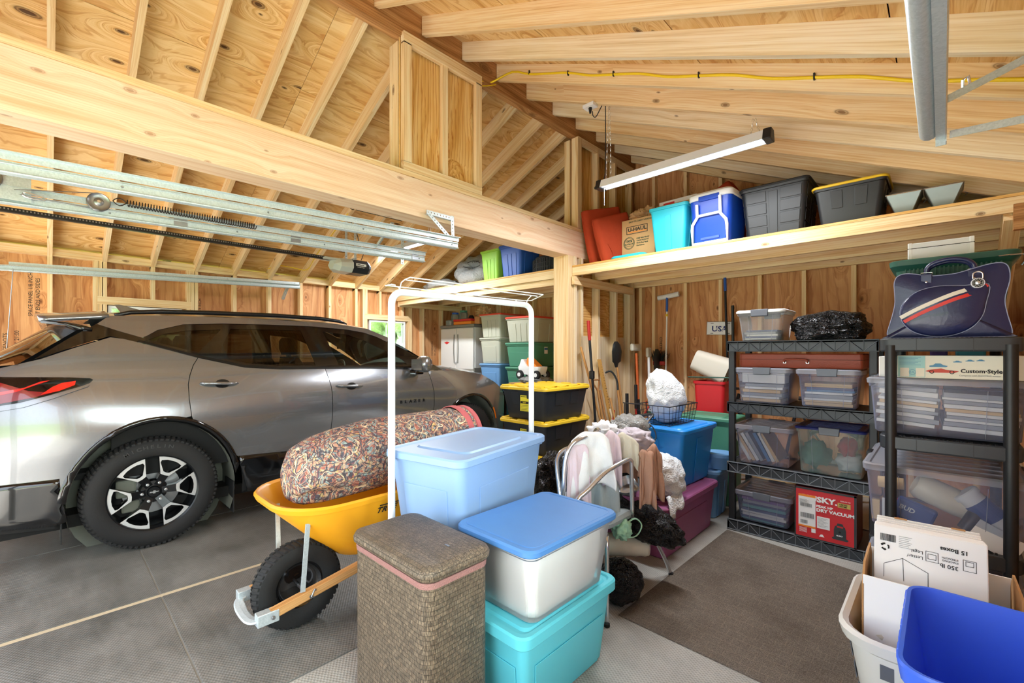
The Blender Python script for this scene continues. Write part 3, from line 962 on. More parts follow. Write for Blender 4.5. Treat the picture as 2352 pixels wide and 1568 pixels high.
# quarter panel: from tail to rear door
tailtop = [(-.42, 1.235), (-.25, 1.255), (-.03, 1.325), (.12, 1.395), (.30, 1.47), (.37, 1.46), (.47, 1.43)]
quarter = tailtop + [(.62, 1.385)] + seamR + arc(RY, RZ - .03, .505, 69, 168, 16, .565)[1:] + [(-.42, .585)]
for side in (1, -1):
    s_ = side
    panel('rear_quarter', quarter, 'car_paint', shrink=.002, side=s_)
    rdoor = [seamR[0]] + belt[1:4] + seamF[1:] + [(1.45, .525), (1.10, .545), (1.03, .55)] + arc(RY, RZ - .03, .505, 24, 68, 8, .565) + seamR[::-1][:-1]
    fdoor = [belt[3]] + [belt[4], belt[5]] + seamN[1:] + [(2.2, .515)] + seamF[::-1][:-1]
    fender = [(2.83, 1.168), (3.0, 1.165), (3.3, 1.150), (3.6, 1.10), (3.85, .99), (4.0, .90), (4.07, .80), (4.09, .6), (4.06, .36), (3.93, .33)] + arc(FY, RZ - .02, .475, 2, 178, 22, .525)[0:] + [(2.90, .5)] + seamN[::-1][:-1]
    rd = panel('rear_door', rdoor, 'car_paint', shrink=.0025, side=s_)
    fd = panel('front_door', fdoor, 'car_paint', shrink=.0025, side=s_)
    panel('front_fender', fender, 'car_paint', shrink=.0025, side=s_)
    # dark shell behind the gaps
    back = [(-.42, .3), (-.42, 1.22), (-.03, 1.31), (.30, 1.45), (.62, 1.37), (1.09, 1.23), (1.7, 1.2), (2.83, 1.16), (3.6, 1.08), (3.98, .9), (4.05, .5), (4.03, .36)] + arc(FY, RZ - .02, .49, 0, 180, 20, .54) + [(2.8, .3), (1.15, .3)] + arc(RY, RZ - .03, .52, -8, 188, 20, .58)
    panel('inner_shell', back, 'dark_inside', off=-.014, step=.09, side=s_)
    # cladding: sills, rear bumper lower, arch trims
    panel('sill', [(1.03, .555), (1.45, .53), (1.76, .52), (2.2, .512), (2.90, .50), (2.86, .26), (1.10, .26)], 'gloss_black', off=.004, side=s_, solid=.03)
    panel('bumper_lower', [(-.42, .58), (.05, .575), (.055, .50), (.085, .30), (.03, .285), (-.42, .33)], 'gloss_black', off=.006, side=s_, solid=.03)
    tr = arc(RY, RZ - .03, .512, 15, 172, 30, .575) + arc(RY, RZ - .02, .470, 174, 8, 30, .535)
    panel('wheel_arch_trim', tr, 'gloss_black', off=.010, step=.04, side=s_, solid=.02)
    tr = arc(FY, RZ - .02, .480, 0, 180, 26, .532) + arc(FY, RZ - .02, .45, 180, 0, 26, .505)
    panel('wheel_arch_trim', tr, 'gloss_black', off=.008, step=.04, side=s_, solid=.02)
    # greenhouse ----------------------------------------------------
    wtop = [(.47, 1.452), (.56, 1.497), (.72, 1.545), (.98, 1.567), (1.6, 1.575), (1.78, 1.572), (2.03, 1.552), (2.2, 1.50), (2.42, 1.39), (2.62, 1.285), (2.74, 1.205)]
    wbot = [(2.74, 1.205), (2.2, 1.222), (1.733, 1.230), (1.35, 1.238), (1.09, 1.262), (.79, 1.342), (.47, 1.452)]
    # side roof rail panel in body colour
    cant = [(.235, 1.56), (.30, 1.622), (.6, 1.642), (1.2, 1.652), (1.9, 1.640), (2.25, 1.600), (2.5, 1.50), (2.43, 1.47)] + [(2.33, 1.52), (2.2, 1.560), (2.03, 1.585), (1.7, 1.603), (1.3, 1.603), (.98, 1.597), (.72, 1.578), (.56, 1.528), (.50, 1.485), (.47, 1.47), (.33, 1.52)]
    panel('roof_side', cant, 'car_paint', side=s_, step=.03)
    # dark surround of all glass (frame ring) with holes
    q_glass = [(.50, 1.452), (.60, 1.500), (.74, 1.530), (.965, 1.545), (.80, 1.365), (.70, 1.390)]
    r_glass = [(1.035, 1.555), (1.59, 1.560), (1.655, 1.245), (1.36, 1.252), (1.12, 1.275), (.99, 1.31), (.965, 1.42)]
    f_glass = [(1.79, 1.555), (2.02, 1.535), (2.18, 1.480), (2.38, 1.38), (2.55, 1.285), (2.60, 1.235), (1.87, 1.24)]
    ringp = [(.455, 1.447), (.50, 1.495), (.56, 1.535), (.72, 1.585), (.98, 1.604), (1.3, 1.610), (1.7, 1.610), (2.03, 1.592), (2.2, 1.567), (2.33, 1.527), (2.5, 1.45), (2.85, 1.27), (3.03, 1.168), (2.83, 1.172), (2.2, 1.202), (1.733, 1.212), (1.35, 1.219), (1.09, 1.242), (.79, 1.322), (.62, 1.382)]
    panel('window_surround', ringp, 'gloss_black', off=-.004, holes=[q_glass, r_glass, f_glass], step=.03, side=s_)
    panel('quarter_window', q_glass, 'car_glass_tinted', off=-.007, side=s_)
    panel('rear_door_window', r_glass, 'car_glass_tinted', off=-.007, side=s_)
    panel('front_door_window', f_glass, 'car_glass_clear', off=-.007, side=s_)
    panel('belt_trim', belt + [(2.84, 1.19), (2.2, 1.222), (1.733, 1.232), (1.35, 1.24), (1.09, 1.264), (.79, 1.343), (.45, 1.455), (.44, 1.44)], 'trim_black', off=.004, step=.03, side=s_)
    # floating black band to the rear glass
    band = [(.44, 1.435), (.30, 1.478), (.12, 1.402), (-.03, 1.332), (-.06, 1.322), (.10, 1.46), (.20, 1.535), (.235, 1.562), (.33, 1.522), (.47, 1.472), (.50, 1.45)]
    panel('pillar_band', band, 'gloss_black', off=-.001, step=.03, side=s_)
    # roof rail
    rail = [(.33, 1.628), (.42, 1.655), (.60, 1.672), (.9, 1.682), (1.4, 1.690), (1.8, 1.682), (1.98, 1.665), (2.05, 1.640)]
    MB().tube([S(y, z, -.012, s_) for y, z in rail], [.012, .016, .018, .018, .018, .018, .016, .008], 8).build('roof_rail', 'trim_black', car, smooth=True)
    # handles
    for (y0, z0, y1, z1, dr) in ((.785, 1.137, 1.03, 1.122, rd), (1.815, 1.062, 2.06, 1.045, fd)):
        h = MB()
        P = []
        for k in range(9):
            t = k / 8
            y, z = y0 + (y1 - y0) * t, z0 + (z1 - z0) * t
            P.append(S(y, z, .012 + .026 * math.sin(PI * t) ** .6, s_))
        h.tube(P, [.008, .015, .016, .016, .016, .017, .017, .016, .008], 10, flat=.75)
        ho = h.build('door_handle', 'car_paint', dr, smooth=True)
        cup = MB()
        ym, zm = (y0 + y1) / 2 + .02, (z0 + z1) / 2 - .004
        cup.add([S(ym, zm, .003, s_)] + [S(ym + .05 * math.cos(a * PI / 8), zm + .033 * math.sin(a * PI / 8), .0035, s_) for a in range(16)], [(0, i + 1, (i + 1) % 16 + 1) for i in range(16)])
        cup.build('handle_cup', 'trim_black', dr)
    # wheel housings
    for yc in (RY, FY - .02):
        w = MB()
        prof = [(.86, .50), (.62, .50), (.60, .47)]
        ring = []
        for x_, r_ in ((.928, .468), (.60, .462)):
            ring.append([Vector((s_ * x_, yc - CY0 + r_ * math.cos(math.radians(a)), .35 + (r_ + .055) * math.sin(math.radians(a)))) for a in range(-22, 203, 9)])
        w.loft(ring, caps=(False, False), closed=False)
        w.add([Vector((s_ * .60, yc - CY0 + .48 * math.cos(math.radians(a)), .35 + .52 * math.sin(math.radians(a)))) for a in range(0, 360, 15)], [tuple(range(24))])
        w.build('wheel_liner', 'liner', car, smooth=30)
    # mirror
    if True:
        m = MB()
        c0 = S(2.70, 1.19, .02, s_)
        ym = 2.66 - CY0
        rings = []
        for (dx, sy, sz, cz) in ((.035, .04, .035, 1.185), (.08, .062, .07, 1.225), (.16, .078, .088, 1.24), (.235, .075, .085, 1.24), (.27, .05, .06, 1.24)):
            rings.append([Vector((s_ * (.905 + dx), ym + sy * math.cos(a), cz + sz * math.sin(a) * (1 if math.sin(a) > 0 else .95))) for a in [i * PI / 8 for i in range(16)]])
        m.loft(rings)
        mo = m.build('side_mirror', 'car_paint', car, smooth=True)
        MB().add([Vector((s_ * (.99 + .18 * u), ym - .079, 1.24 + v)) for u, v in ((0, -.05), (1, -.055), (1.03, .055), (0, .05))], [(0, 1, 2, 3)]).build('mirror_glass', 'chrome', mo)
        MB().box(s_ * .90, s_ * 1.03, ym - .05, ym + .05, 1.135, 1.18).build('mirror_foot', 'gloss_black', mo, bevel=.012)
    # tail light
    tl = [(-.42, 1.215), (-.20, 1.218), (.10, 1.205), (.19, 1.197), (.205, 1.187), (.19, 1.168), (.15, 1.150), (.0, 1.098), (-.12, 1.062), (-.2, 1.050), (-.42, 1.052)]
    t_ = panel('tail_light', tl, 'lamp_shell' if False else 'gloss_black', off=.003, step=.03, side=s_)
    plain('lamp_red', '#e8281e', 0.15, coat=1.0)
    plain('lamp_dark_red', '#7d1018', 0.15, coat=1.0)
    panel('lamp_lens', [(.125, 1.183), (.12, 1.157), (.05, 1.124), (-.03, 1.105), (.02, 1.150), (.06, 1.172)], 'lamp_red', off=.006, step=.03, side=s_, parent=t_)
    panel('lamp_lens', [(-.42, 1.14), (-.2, 1.128), (-.1, 1.150), (-.03, 1.185), (.01, 1.190), (-.05, 1.165), (-.13, 1.128), (-.22, 1.105), (-.42, 1.10)], 'lamp_red', off=.006, step=.03, side=s_, parent=t_)
    panel('lamp_lens', [(-.42, 1.20), (-.22, 1.196), (-.08, 1.13), (.02, 1.115), (-.06, 1.09), (-.2, 1.06), (-.42, 1.065)], 'lamp_dark_red', off=.0045, step=.03, side=s_, parent=t_)
    panel('tail_crease', [(-.42, 1.048), (-.2, 1.044), (-.1, 1.058), (.0, 1.092), (.15, 1.142), (.19, 1.158), (.18, 1.145), (.02, 1.078), (-.1, 1.035), (-.2, 1.018), (-.42, 1.018)], 'car_paint', off=.010, step=.03, side=s_)
    # front marker
    plain('amber', '#e8791a', 0.2, coat=.5)
    panel('side_marker', arc(FY, RZ - .02, .500, 38, 20, 5, .55) + arc(FY, RZ - .02, .475, 20, 38, 5, .525), 'amber', off=.012, step=.02, side=s_)

# lettering on the door and the bow badge
yb0 = 2.45
for i, ch in enumerate('BLAZER'):
    y = 2.465 + i * .054
    p = S(y, .845, .003)
    n = (S(y + .01, .845) - S(y, .845)).normalized(); u = (S(y, .865) - S(y, .845)).normalized()
    text(ch, .042, 'trim_black', car, p, n, u, 'badge_letter', ext=.002, sx=1.15, bold=.0008)

def across(nm, fn, nu, nv, mat, smooth=True):
    return MB().grid(fn, nu, nv).build(nm, mat, car, smooth=smooth)
# roof
def roofz(y):
    return float(np.interp(y, [.25, .5, 1.0, 1.5, 2.0, 2.28], [1.612, 1.638, 1.655, 1.655, 1.632, 1.592]))
def froof(u, v):
    y = .28 + 2.0 * v
    z0 = roofz(y) - .002
    w = carW(y, z0) - .01
    x = (2 * u - 1)
    return Vector((x * w, y - CY0 + .02 * 0, z0 + .050 * (1 - x ** 4) ** 1))
across('roof', froof, 20, 24, 'car_paint')
def fspoil(u, v):
    x = 2 * u - 1
    y = -.04 + .34 * v - .03 * (1 - x * x)
    z0 = 1.575 + .04 * v
    w = carW(.2, 1.58) - .012
    return Vector((x * w, y - CY0, z0 + .05 * (1 - x ** 4)))
MB().grid(fspoil, 16, 8).build('spoiler', 'car_paint', car, smooth=True, solid=.028)
MB().tube([S(-.03, 1.565, .0), S(.08, 1.555, .0), S(.15, 1.53, .004), S(.21, 1.52, .004)], [.010, .012, .02, .012], 8).build('spoiler_fin', 'gloss_black', car, smooth=True)
# rear glass and tailgate
def frg(u, v):
    x = 2 * u - 1
    top = Vector((.655, .16, 1.535)); bot = Vector((.83, -.13, 1.29))
    p = bot.lerp(top, v)
    yy = p.y - .24 * (1 - abs(x) ** 2.2) * (1 - .35 * v)
    return Vector((x * p.x, yy - CY0, p.z + .03 * v * (1 - x * x) - .03 * (1 - v) * (1 - x * x)))
across('rear_window', frg, 20, 10, 'car_glass_rear')
MB().grid(lambda u, v: frg(u, v) * .985 + Vector((0, .02, .0)), 20, 10).build('rear_window_inner', 'dark_inside', car)
def ftail(u, v):
    x = 2 * u - 1
    z = .33 + .93 * v
    w = carW(-.40, z) - .004
    bulge = .16 * (1 - abs(x) ** 3)
    return Vector((x * w, -.41 - bulge - .05 * math.exp(-((z - .62) / .2) ** 2) + .10 * max(0, v - .75) - CY0, z + (.0 if v < .98 else 0)))
across('tailgate', ftail, 20, 20, 'car_paint')
def fsh(u, v):
    x = 2 * u - 1
    a = frg(u, 0); b_ = ftail(u, 1)
    return a.lerp(b_, v)
across('tailgate_shoulder', fsh, 20, 4, 'car_paint')
MB().grid(lambda u, v: Vector(((2 * u - 1) * .80, -.59 + .13 * abs(2 * u - 1) ** 3 - CY0, .34 + .22 * v)), 12, 3).build('rear_valance', 'gloss_black', car)
# windscreen, hood, nose
def fws(u, v):
    x = 2 * u - 1
    top = Vector((carW(2.27, 1.59) - .03, 2.27, 1.588)); bot = Vector((carW(3.02, 1.17) - .05, 3.02, 1.165))
    p = bot.lerp(top, v)
    return Vector((x * p.x, p.y + .13 * (1 - x * x) * (1 - .4 * v) - CY0, p.z + .045 * (v) * (1 - x * x) + .03 * math.sin(PI * v)))
across('windscreen', fws, 16, 10, 'car_glass_clear')
def fhood(u, v):
    x = 2 * u - 1
    y = 2.98 + 1.12 * v
    z = float(np.interp(y, [2.83, 3.0, 3.3, 3.6, 3.85, 4.0, 4.1], [1.168, 1.164, 1.149, 1.10, .99, .90, .82]))
    w = carW(y, z) - .004
    yo = .22 * v * v * (1 - x * x)
    zz = z + .075 * (1 - abs(x) ** 3) * (1 - .5 * v) * 1.0
    return Vector((x * w, y + yo - CY0, zz))
across('bonnet', fhood, 20, 20, 'car_paint')
def fnose(u, v):
    x = 2 * u - 1
    z = .30 + .52 * v
    w = carW(4.08, z)
    return Vector((x * w, 4.10 + .22 * (1 - x * x) + .03 * math.sin(PI * v) - CY0, z))
across('front_fascia', fnose, 16, 10, 'trim_black')
# underbody, inside, seats
ub = MB()
ub.box(-.80, .80, -.35 - CY0, 4.0 - CY0, .22, .30)
ub.build('underbody', 'dark_inside', car)
ins = MB().box(-.78, .78, .1 - CY0, 2.9 - CY0, .52, .56).box(-.84, -.80, .3 - CY0, 2.9 - CY0, .5, 1.15).box(.80, .84, .3 - CY0, 2.9 - CY0, .5, 1.15)
ins.build('cabin_trim', 'dark_inside', car)
def seat(x, y):
    s = MB()
    s.loft([rr(.50, .50, .1, .62, cx=x, cy=y), rr(.54, .54, .12, .78, cx=x, cy=y), rr(.5, .5, .1, .84, cx=x, cy=y)])
    def ring(z, w, d, yy): return rr(w, d, .05, z, cx=x, cy=yy)
    s.loft([ring(.80, .46, .14, y - .24), ring(1.0, .50, .15, y - .27), ring(1.2, .46, .13, y - .31), ring(1.32, .30, .09, y - .34)])
    s.loft([ring(1.30, .08, .03, y - .34), ring(1.345, .08, .03, y - .345)])
    s.loft([ring(1.34, .24, .07, y - .345), ring(1.40, .27, .10, y - .35), ring(1.47, .26, .09, y - .355), ring(1.50, .2, .05, y - .36)])
    return s
for x in (-.38, .38):
    seat(x, 1.95 - CY0).build('seat', 'seat_leather', car, smooth=50)
seat(-.4, 1.12 - CY0).build('seat', 'seat_leather', car, smooth=50)
seat(.4, 1.12 - CY0).build('seat', 'seat_leather', car, smooth=50)
MB().lathe([(.175, -.012), (.19, 0), (.175, .012), (.16, 0), (.175, -.012)], 28, Matrix.Translation((-.38, 2.42 - CY0, 1.10)) @ Matrix.Rotation(math.radians(68), 4, 'X')).build('steering_wheel', 'seat_leather', car, smooth=True)
MB().box(-.8, .8, 2.55 - CY0, 3.0 - CY0, .95, 1.14).build('dashboard', 'dark_inside', car, bevel=.05)
MB().loft([rr(.24, .03, .02, 1.40, cx=0, cy=2.32 - CY0), rr(.26, .04, .02, 1.47, cx=0, cy=2.32 - CY0)]).build('inner_mirror', 'trim_black', car)
# shark fin aerial
MB().add([(.012, .42 - CY0, 1.69), (-.012, .42 - CY0, 1.69), (.022, .62 - CY0, 1.70), (-.022, .62 - CY0, 1.70), (0, .38 - CY0, 1.755), (0, .41 - CY0, 1.758)],
         [(0, 1, 4), (2, 3, 1, 0), (0, 4, 5, 2), (3, 5, 4, 1), (2, 5, 3)]).build('roof_aerial', 'car_paint', car)
# mud flaps
MB().box(.70, .93, 1.00 - CY0, 1.008 - CY0, .12, .36).build('mud_flap', 'rubber', car)
MB().box(.70, .93, .055 - CY0, .062 - CY0, .16, .36).build('mud_flap', 'rubber', car)

# ---- wheels
def make_wheel():
    """axis along x, outer face towards +x, at origin"""
    R = Matrix.Rotation(PI / 2, 4, 'Y')
    w = bpy.data.objects.new('wheel', None); COL.objects.link(w); w.parent = car
    prof = [(.262, -.11), (.30, -.125), (.345, -.12), (.368, -.10), (.379, -.07), (.381, 0), (.379, .07), (.370, .096), (.352, .112), (.325, .121), (.295, .122), (.268, .116), (.258, .108), (.262, -.11)]
    ty = MB().lathe(prof, 72, R)
    n = 74
    for i in range(n):
        a = 2 * PI * i / n
        for (x0, x1, r0, r1) in ((.072, .106, .366, .386), (-.106, -.072, .366, .386), (.030, .066, .375, .387), (-.066, -.03, .375, .387), (-.02, .02, .375, .387)):
            aw = .6 * 2 * PI / n / 2
            tw = .02 if abs(x0) > .06 else 0
            P = []
            for r in (r0, r1):
                for (xx, da) in ((x0, -aw), (x1, -aw + tw), (x1, aw + tw), (x0, aw)):
                    rr_ = r - (.014 if abs(xx) > .1 else 0)
                    P.append(Vector((xx, rr_ * math.cos(a + da), rr_ * math.sin(a + da))))
            ty.hexa(P)
    tyre = ty.build('tyre', 'rubber', w, smooth=35)
    for r_, word, a0, sp, sz in ((.315, 'MICHELIN', 118, 6.3, .033),):
        for i, ch in enumerate(word):
            a = math.radians(a0 - i * sp)
            p = Vector((.1225, r_ * math.cos(a), r_ * math.sin(a)))
            text(ch, sz, 'tyre_text', tyre, p, (0, math.sin(a), -math.cos(a)), (0, math.cos(a), math.sin(a)), 'tyre_letter', ext=.001, bold=.0006, align='CENTER', sx=1.3)
    rim = MB().lathe([(.258, .108), (.250, .104), (.244, .085), (.236, .04), (.232, -.10), (.255, -.11)], 60, R)
    rim.lathe([(.0, -.05), (.2, -.05), (.232, -.06)], 40, R)
    rimo = rim.build('rim_barrel', 'wheel_dark', w, smooth=40)
    disc = MB().lathe([(.0, -.02), (.165, -.02), (.165, -.035), (.0, -.035)], 40, R)
    disc.build('brake_disc', 'steel', w, smooth=40)
    cal = MB()
    cal.box(-.02, .03, -.20, -.09, -.02, .10).box(-.02, .02, -.17, -.07, -.13, -.05)
    cal.build('brake_caliper', 'liner', w, bevel=.012)
    for k in range(6):
        a0 = math.radians(3 + 60 * k)
        def P(r, deg): return (r * math.cos(a0 + math.radians(deg)), r * math.sin(a0 + math.radians(deg)))
        outer = [P(.252, -21), P(.254, -14), P(.255, -7), P(.255, 0), P(.255, 7), P(.254, 14), P(.252, 21), P(.128, 12), P(.122, 0), P(.128, -12)]
        inner = [P(.222, -16.5), P(.227, -8), P(.228, 0), P(.227, 8), P(.222, 16.5), P(.205, 17.5), P(.146, 7), P(.142, 0), P(.146, -7), P(.205, -17.5)]
        vs = [Vector(p) for p in outer + inner]
        es = [(i, (i + 1) % 10) for i in range(10)] + [(10 + i, 10 + (i + 1) % 10) for i in range(10)]
        ov, oe, of, *_ = delaunay_2d_cdt(vs, es, [], 1, 1e-6)
        f = MB(); fs = []
        def ins_(p, L):
            c = False
            for i in range(len(L)):
                a, b_ = L[i], L[i - 1]
                if (a[1] > p.y) != (b_[1] > p.y) and p.x < (b_[0] - a[0]) * (p.y - a[1]) / (b_[1] - a[1]) + a[0]: c = not c
            return c
        for t_ in of:
            c = sum((ov[i] for i in t_), Vector((0, 0))) / len(t_)
            if ins_(c, outer) and not ins_(c, inner): fs.append(tuple(t_))
        nn = len(ov)
        f.add([Vector((.094, v.x, v.y)) for v in ov], fs)
        f.build('spoke_face', 'machined', w)
        s_ = MB()
        for L in (outer, inner):
            n_ = len(L)
            s_.add([Vector((.0938, x, y)) for x, y in L] + [Vector((.045, x, y)) for x, y in L], [(i, (i + 1) % n_, n_ + (i + 1) % n_, n_ + i) for i in range(n_)])
        a1, a2, a3, a4 = P(.13, 12), P(.13, -12), P(.05, -26), P(.05, 26)
        s_.hexa([Vector((.03, *a1)), Vector((.03, *a2)), Vector((.03, *a3)), Vector((.03, *a4)), Vector((.088, *a1)), Vector((.088, *a2)), Vector((.065, *a3)), Vector((.065, *a4))])
        s_.build('spoke', 'wheel_dark', w)
        b_ = math.radians(33 + 60 * k - 30)
        c = Vector((.066, .066 * math.cos(b_), .066 * math.sin(b_)))
        MB().cyl(c - Vector((.02, 0, 0)), c + Vector((.018, 0, 0)), .0125, .010, 10).build('lug_nut', 'chrome', w, bevel=.003)
    hub = MB().lathe([(.0, .078), (.034, .078), (.038, .07), (.04, .03)], 28, R).lathe([(.04, .062), (.075, .058), (.085, .03)], 24, R)
    hubo = hub.build('hub_cap', 'wheel_dark', w, smooth=40)
    bow = [(-.026, -.004), (-.009, -.004), (-.006, -.010), (.008, -.010), (.006, -.004), (.024, -.004), (.027, .004), (.010, .004), (.007, .010), (-.007, .010), (-.005, .004), (-.024, .004)]
    MB().prism(bow, 0, .001, Matrix(((0, 0, 1, .079), (1, 0, 0, 0), (0, 1, 0, 0), (0, 0, 0, 1)))).build('hub_emblem', 'chrome', hubo)
    return w
plain('tyre_text', '#3a3a3b', 0.8)
wh = make_wheel()
def place_wheel(w, x, y, rz):
    w.location = (x, y - CY0, .383); w.rotation_euler = (0, 0, rz)
place_wheel(wh, .955 - .125, .52, 0)
for (x, y, rz) in ((.955 - .14, 3.40, 0), (-.83, .52, PI), (-.815, 3.40, PI)):
    r = wh.copy(); COL.objects.link(r); r.parent = car
    for ch in wh.children:
        c = ch.copy(); COL.objects.link(c); c.parent = r
    place_wheel(r, x, y, rz)
# ================================================================= lamps, tracks, opener
def lens(name, st):
    t = NT(name)
    e = t.n('Emission'); e.inputs[0].default_value = (0.93, 0.97, 1, 1); e.inputs[1].default_value = st
    MATS[name] = t.done(e.outputs[0])
lens('lamp_lens_on', 1.6)
plain('lamp_housing', '#e4e7ea', 0.35)
def shop_light(loc, label, energy, ztop, rz=0.0, x0=-.62, x1=.62):
    t = thing('shop_light', label, 'ceiling light', loc, rz, 'hanging shop lights')
    b = MB()
    prof = [(-.055, .0), (-.03, .065), (.03, .065), (.055, .0), (.046, .0), (.022, .050), (-.022, .050), (-.046, .0)]
    b.loft([[Vector((x, y, z)) for y, z in prof] for x in (x0, x1)])
    b.build('lamp_housing', 'lamp_housing', t)
    MB().box(x0 + .005, x1 - .005, -.018, .018, .012, .02).build('reflector', 'steel', t)
    MB().box(x0 + .01, x1 - .01, .020, .044, .0, .016).build('lamp_lens', 'lamp_lens_on', t)
    MB().box(x0 + .01, x1 - .01, -.044, -.020, .0, .016).build('lamp_lens', 'lamp_lens_on', t)
    for a, c in ((x0, -1), (x1, 1)):
        m = MB()
        pr = [(-.058, -.006), (-.036, .072), (.036, .072), (.058, -.006)]
        m.loft([[Vector((a, y, z)) for y, z in pr], [Vector((a + c * .05, y * .9, z)) for y, z in pr]])
        m.build('end_cap', 'black_plastic', t, bevel=.006)
        # chain: links as thin rings
        ch = MB(); top = ztop[0 if c < 0 else 1] - loc[2]
        n = int((top - .1) / .022)
        for (dx0, dx1) in ((0, .03), (.05, .035)):
            for i in range(n):
                f = i / n
                xx = a - c * .03 + (dx0 + (dx1 - dx0) * f) * -c
                z = .075 + (top - .075) * f
                s_ = .007
                if i % 2: P = [(xx - s_, 0, z), (xx, 0, z + .015), (xx + s_, 0, z), (xx, 0, z - .015)]
                else: P = [(xx, -s_, z), (xx, 0, z + .015), (xx, s_, z), (xx, 0, z - .015)]
                ch.tube(P, .0013, 4, closed=True)
        co = ch.build('chain', 'chrome', t)
        co['kind'] = 'stuff'
    l = bpy.data.lights.new('lamp_glow', 'AREA'); l.shape = 'RECTANGLE'; l.size = 1.2; l.size_y = .09; l.energy = energy; l.color = (.92, .96, 1)
    lo = bpy.data.objects.new('lamp_glow', l); COL.objects.link(lo); lo.parent = t; lo.location = (0, 0, -.004)
    return t
sl = shop_light((-1.47, 3.29, 2.76), 'long slim white shop light with black end caps hanging on chains from the right slope', 25, (3.45, 2.95))
MB().tube([(-.60, 0, .07), (-.66, .0, .06), (-.69, -.02, .02), (-.66, -.03, .0), (-.64, 0, .05), (-.60, 0, .12), (-.60, .01, .5), (-.60, .0, .74), (-.64, 0, .70), (-.69, 0, .64), (-.72, 0, .66), (-.725, 0, .70)], .004, 6, smooth=4).build('power_cord', 'black_plastic', sl, smooth=True)
MB().cyl((-.60, -.01, -.15), (-.60, -.01, 0), .0015, n=6).build('pull_switch', 'steel', sl)
ob = thing('outlet_box', 'small white ceiling outlet box with a black plug in it', 'outlet', (-2.185, 3.24, 3.46))
MB().cbox((0, 0, .02), (.11, .075, .03)).build('outlet_plate', 'white_metal', ob, bevel=.004)
MB().cyl((0, 0, .005), (0, 0, -.04), .016, .008).build('plug', 'black_plastic', ob)
s2 = shop_light((-5.1, 3.25, 2.72), 'second long shop light hanging above the bonnet of the car beyond the door tracks', 34, (2.68, 3.1))

# yellow cable stapled along a rafter
yr = -0.004 + .4064 * 7 - .006
def cab_z(x): return (zb(x) + zt(x)) / 2
pts = []
for i in range(17):
    x = -2.93 + 3.25 * i / 16
    pts.append((x, yr, cab_z(x) - .005 + .01 * math.sin(i * 2.1)))
pts = [(-2.95, 2.55, 3.72), (-2.94, 2.66, 3.76), (-2.935, 2.78, 3.80)] + pts[1:]
yc_ = thing('yellow_cable', 'yellow electrical cable stapled along a roof rafter', 'cable')
plain('cable_yellow', '#f3cf1e', 0.5)
MB().tube(pts, .009, 6, smooth=3).build('cable', 'cable_yellow', yc_, smooth=True)
for i in (2, 4, 6, 9, 12):
    x = -2.93 + 3.25 * i / 16
    MB().cbox((x, yr, cab_z(x)), (.008, .018, .035), None).build('staple', 'ink_blue' if 'ink_blue' in MATS else 'black_plastic', yc_)
c2 = MB().tube([(-2.95, 2.60, 3.70), (-2.93, 2.72, 3.74), (-2.93, 2.83, 3.80)], .005, 6, smooth=3).build('yellow_cable_short', 'cable_yellow'); tag(c2, 'short loop of yellow cable beside the upper wall panel at the ridge', 'cable')
c3 = MB().tube([(-6.36, 2.0, 2.45), (-6.3, 2.1, 2.50), (-6.2, 2.25, 2.48), (-6.15, 2.42, 2.47), (-5.9, 2.43, 2.62), (-5.5, 2.43, 2.78), (-5.0, 2.43, 2.98)], .005, 6, smooth=4).build('yellow_cable_left', 'cable_yellow'); tag(c3, 'yellow cable looping along the left wall plate and up a rafter', 'cable')

# galvanised door tracks
def track(x, z0, z1, yend, label, face=1, ystart=-.80, angle=True):
    t = thing('door_track', label, 'garage door track', (x, 0, 0), group='garage door tracks')
    def zz(y): return z0 + (z1 - z0) * (y + .2) / (yend + .2)
    h = .05
    # C shaped rail
    b = MB()
    P = [(0, -h / 2), (.0, h / 2), (.028, h / 2 + .004), (.032, h / 2 - .006), (.028, h / 2 - .008), (.004, h / 2 - .004), (.004, -h / 2 + .004), (.028, -h / 2 + .008), (.032, -h / 2 + .006), (.028, -h / 2 - .004)]
    b.loft([[Vector((-face * px, y, zz(y) - .024 + pz)) for px, pz in P] for y in (-.25, yend)])
    # curved drop towards the door
    R = .38; rings = []
    for i in range(9):
        a = PI / 2 * i / 8
        cy_, cz_ = -.25, zz(-.25) - .024
        y = cy_ - R * math.sin(a); z = cz_ - R * (1 - math.cos(a))
        rings.append([Vector((-face * px, y + pz * math.sin(a) * -1 * -1, z + pz * math.cos(a))) for px, pz in P])
    b.loft(rings)
    b.box(-face * .0, -face * .03, -.66, -.61, .05, zz(-.25) - .024 - R) if False else None
    b.build('rail', 'galvanised', t, smooth=30)
    MB().box(min(0, -face * .03), max(0, -face * .03), -.655, -.605, .03, zz(-.25) - .40).build('upright_rail', 'galvanised', t)
    if angle:
        MB().loft([[Vector((face * px, y, zz(y) + pz)) for px, pz in ((.008, .004), (.008, .036), (.035, .036), (.035, .033), (.012, .033), (.012, .004))] for y in (-.25, yend)]).tube([(face * .006, -.25, zz(-.25) - .047), (face * .006, yend, zz(yend) - .047)], .006, 8).tube([(face * .004, -.25, zz(-.25) - .010), (face * .004, yend, zz(yend) - .010)], .004, 6).build('stiffener', 'galvanised', t)
    for y in [v for v in (.25, .9, 1.5, yend - .06) if v < yend]:
        for dz in (.012, -.024):
            MB().cyl((face * .001, y, zz(y) + dz), (face * .008, y, zz(y) + dz), .006, .004, 8).build('bolt', 'steel', t)
    return t, zz
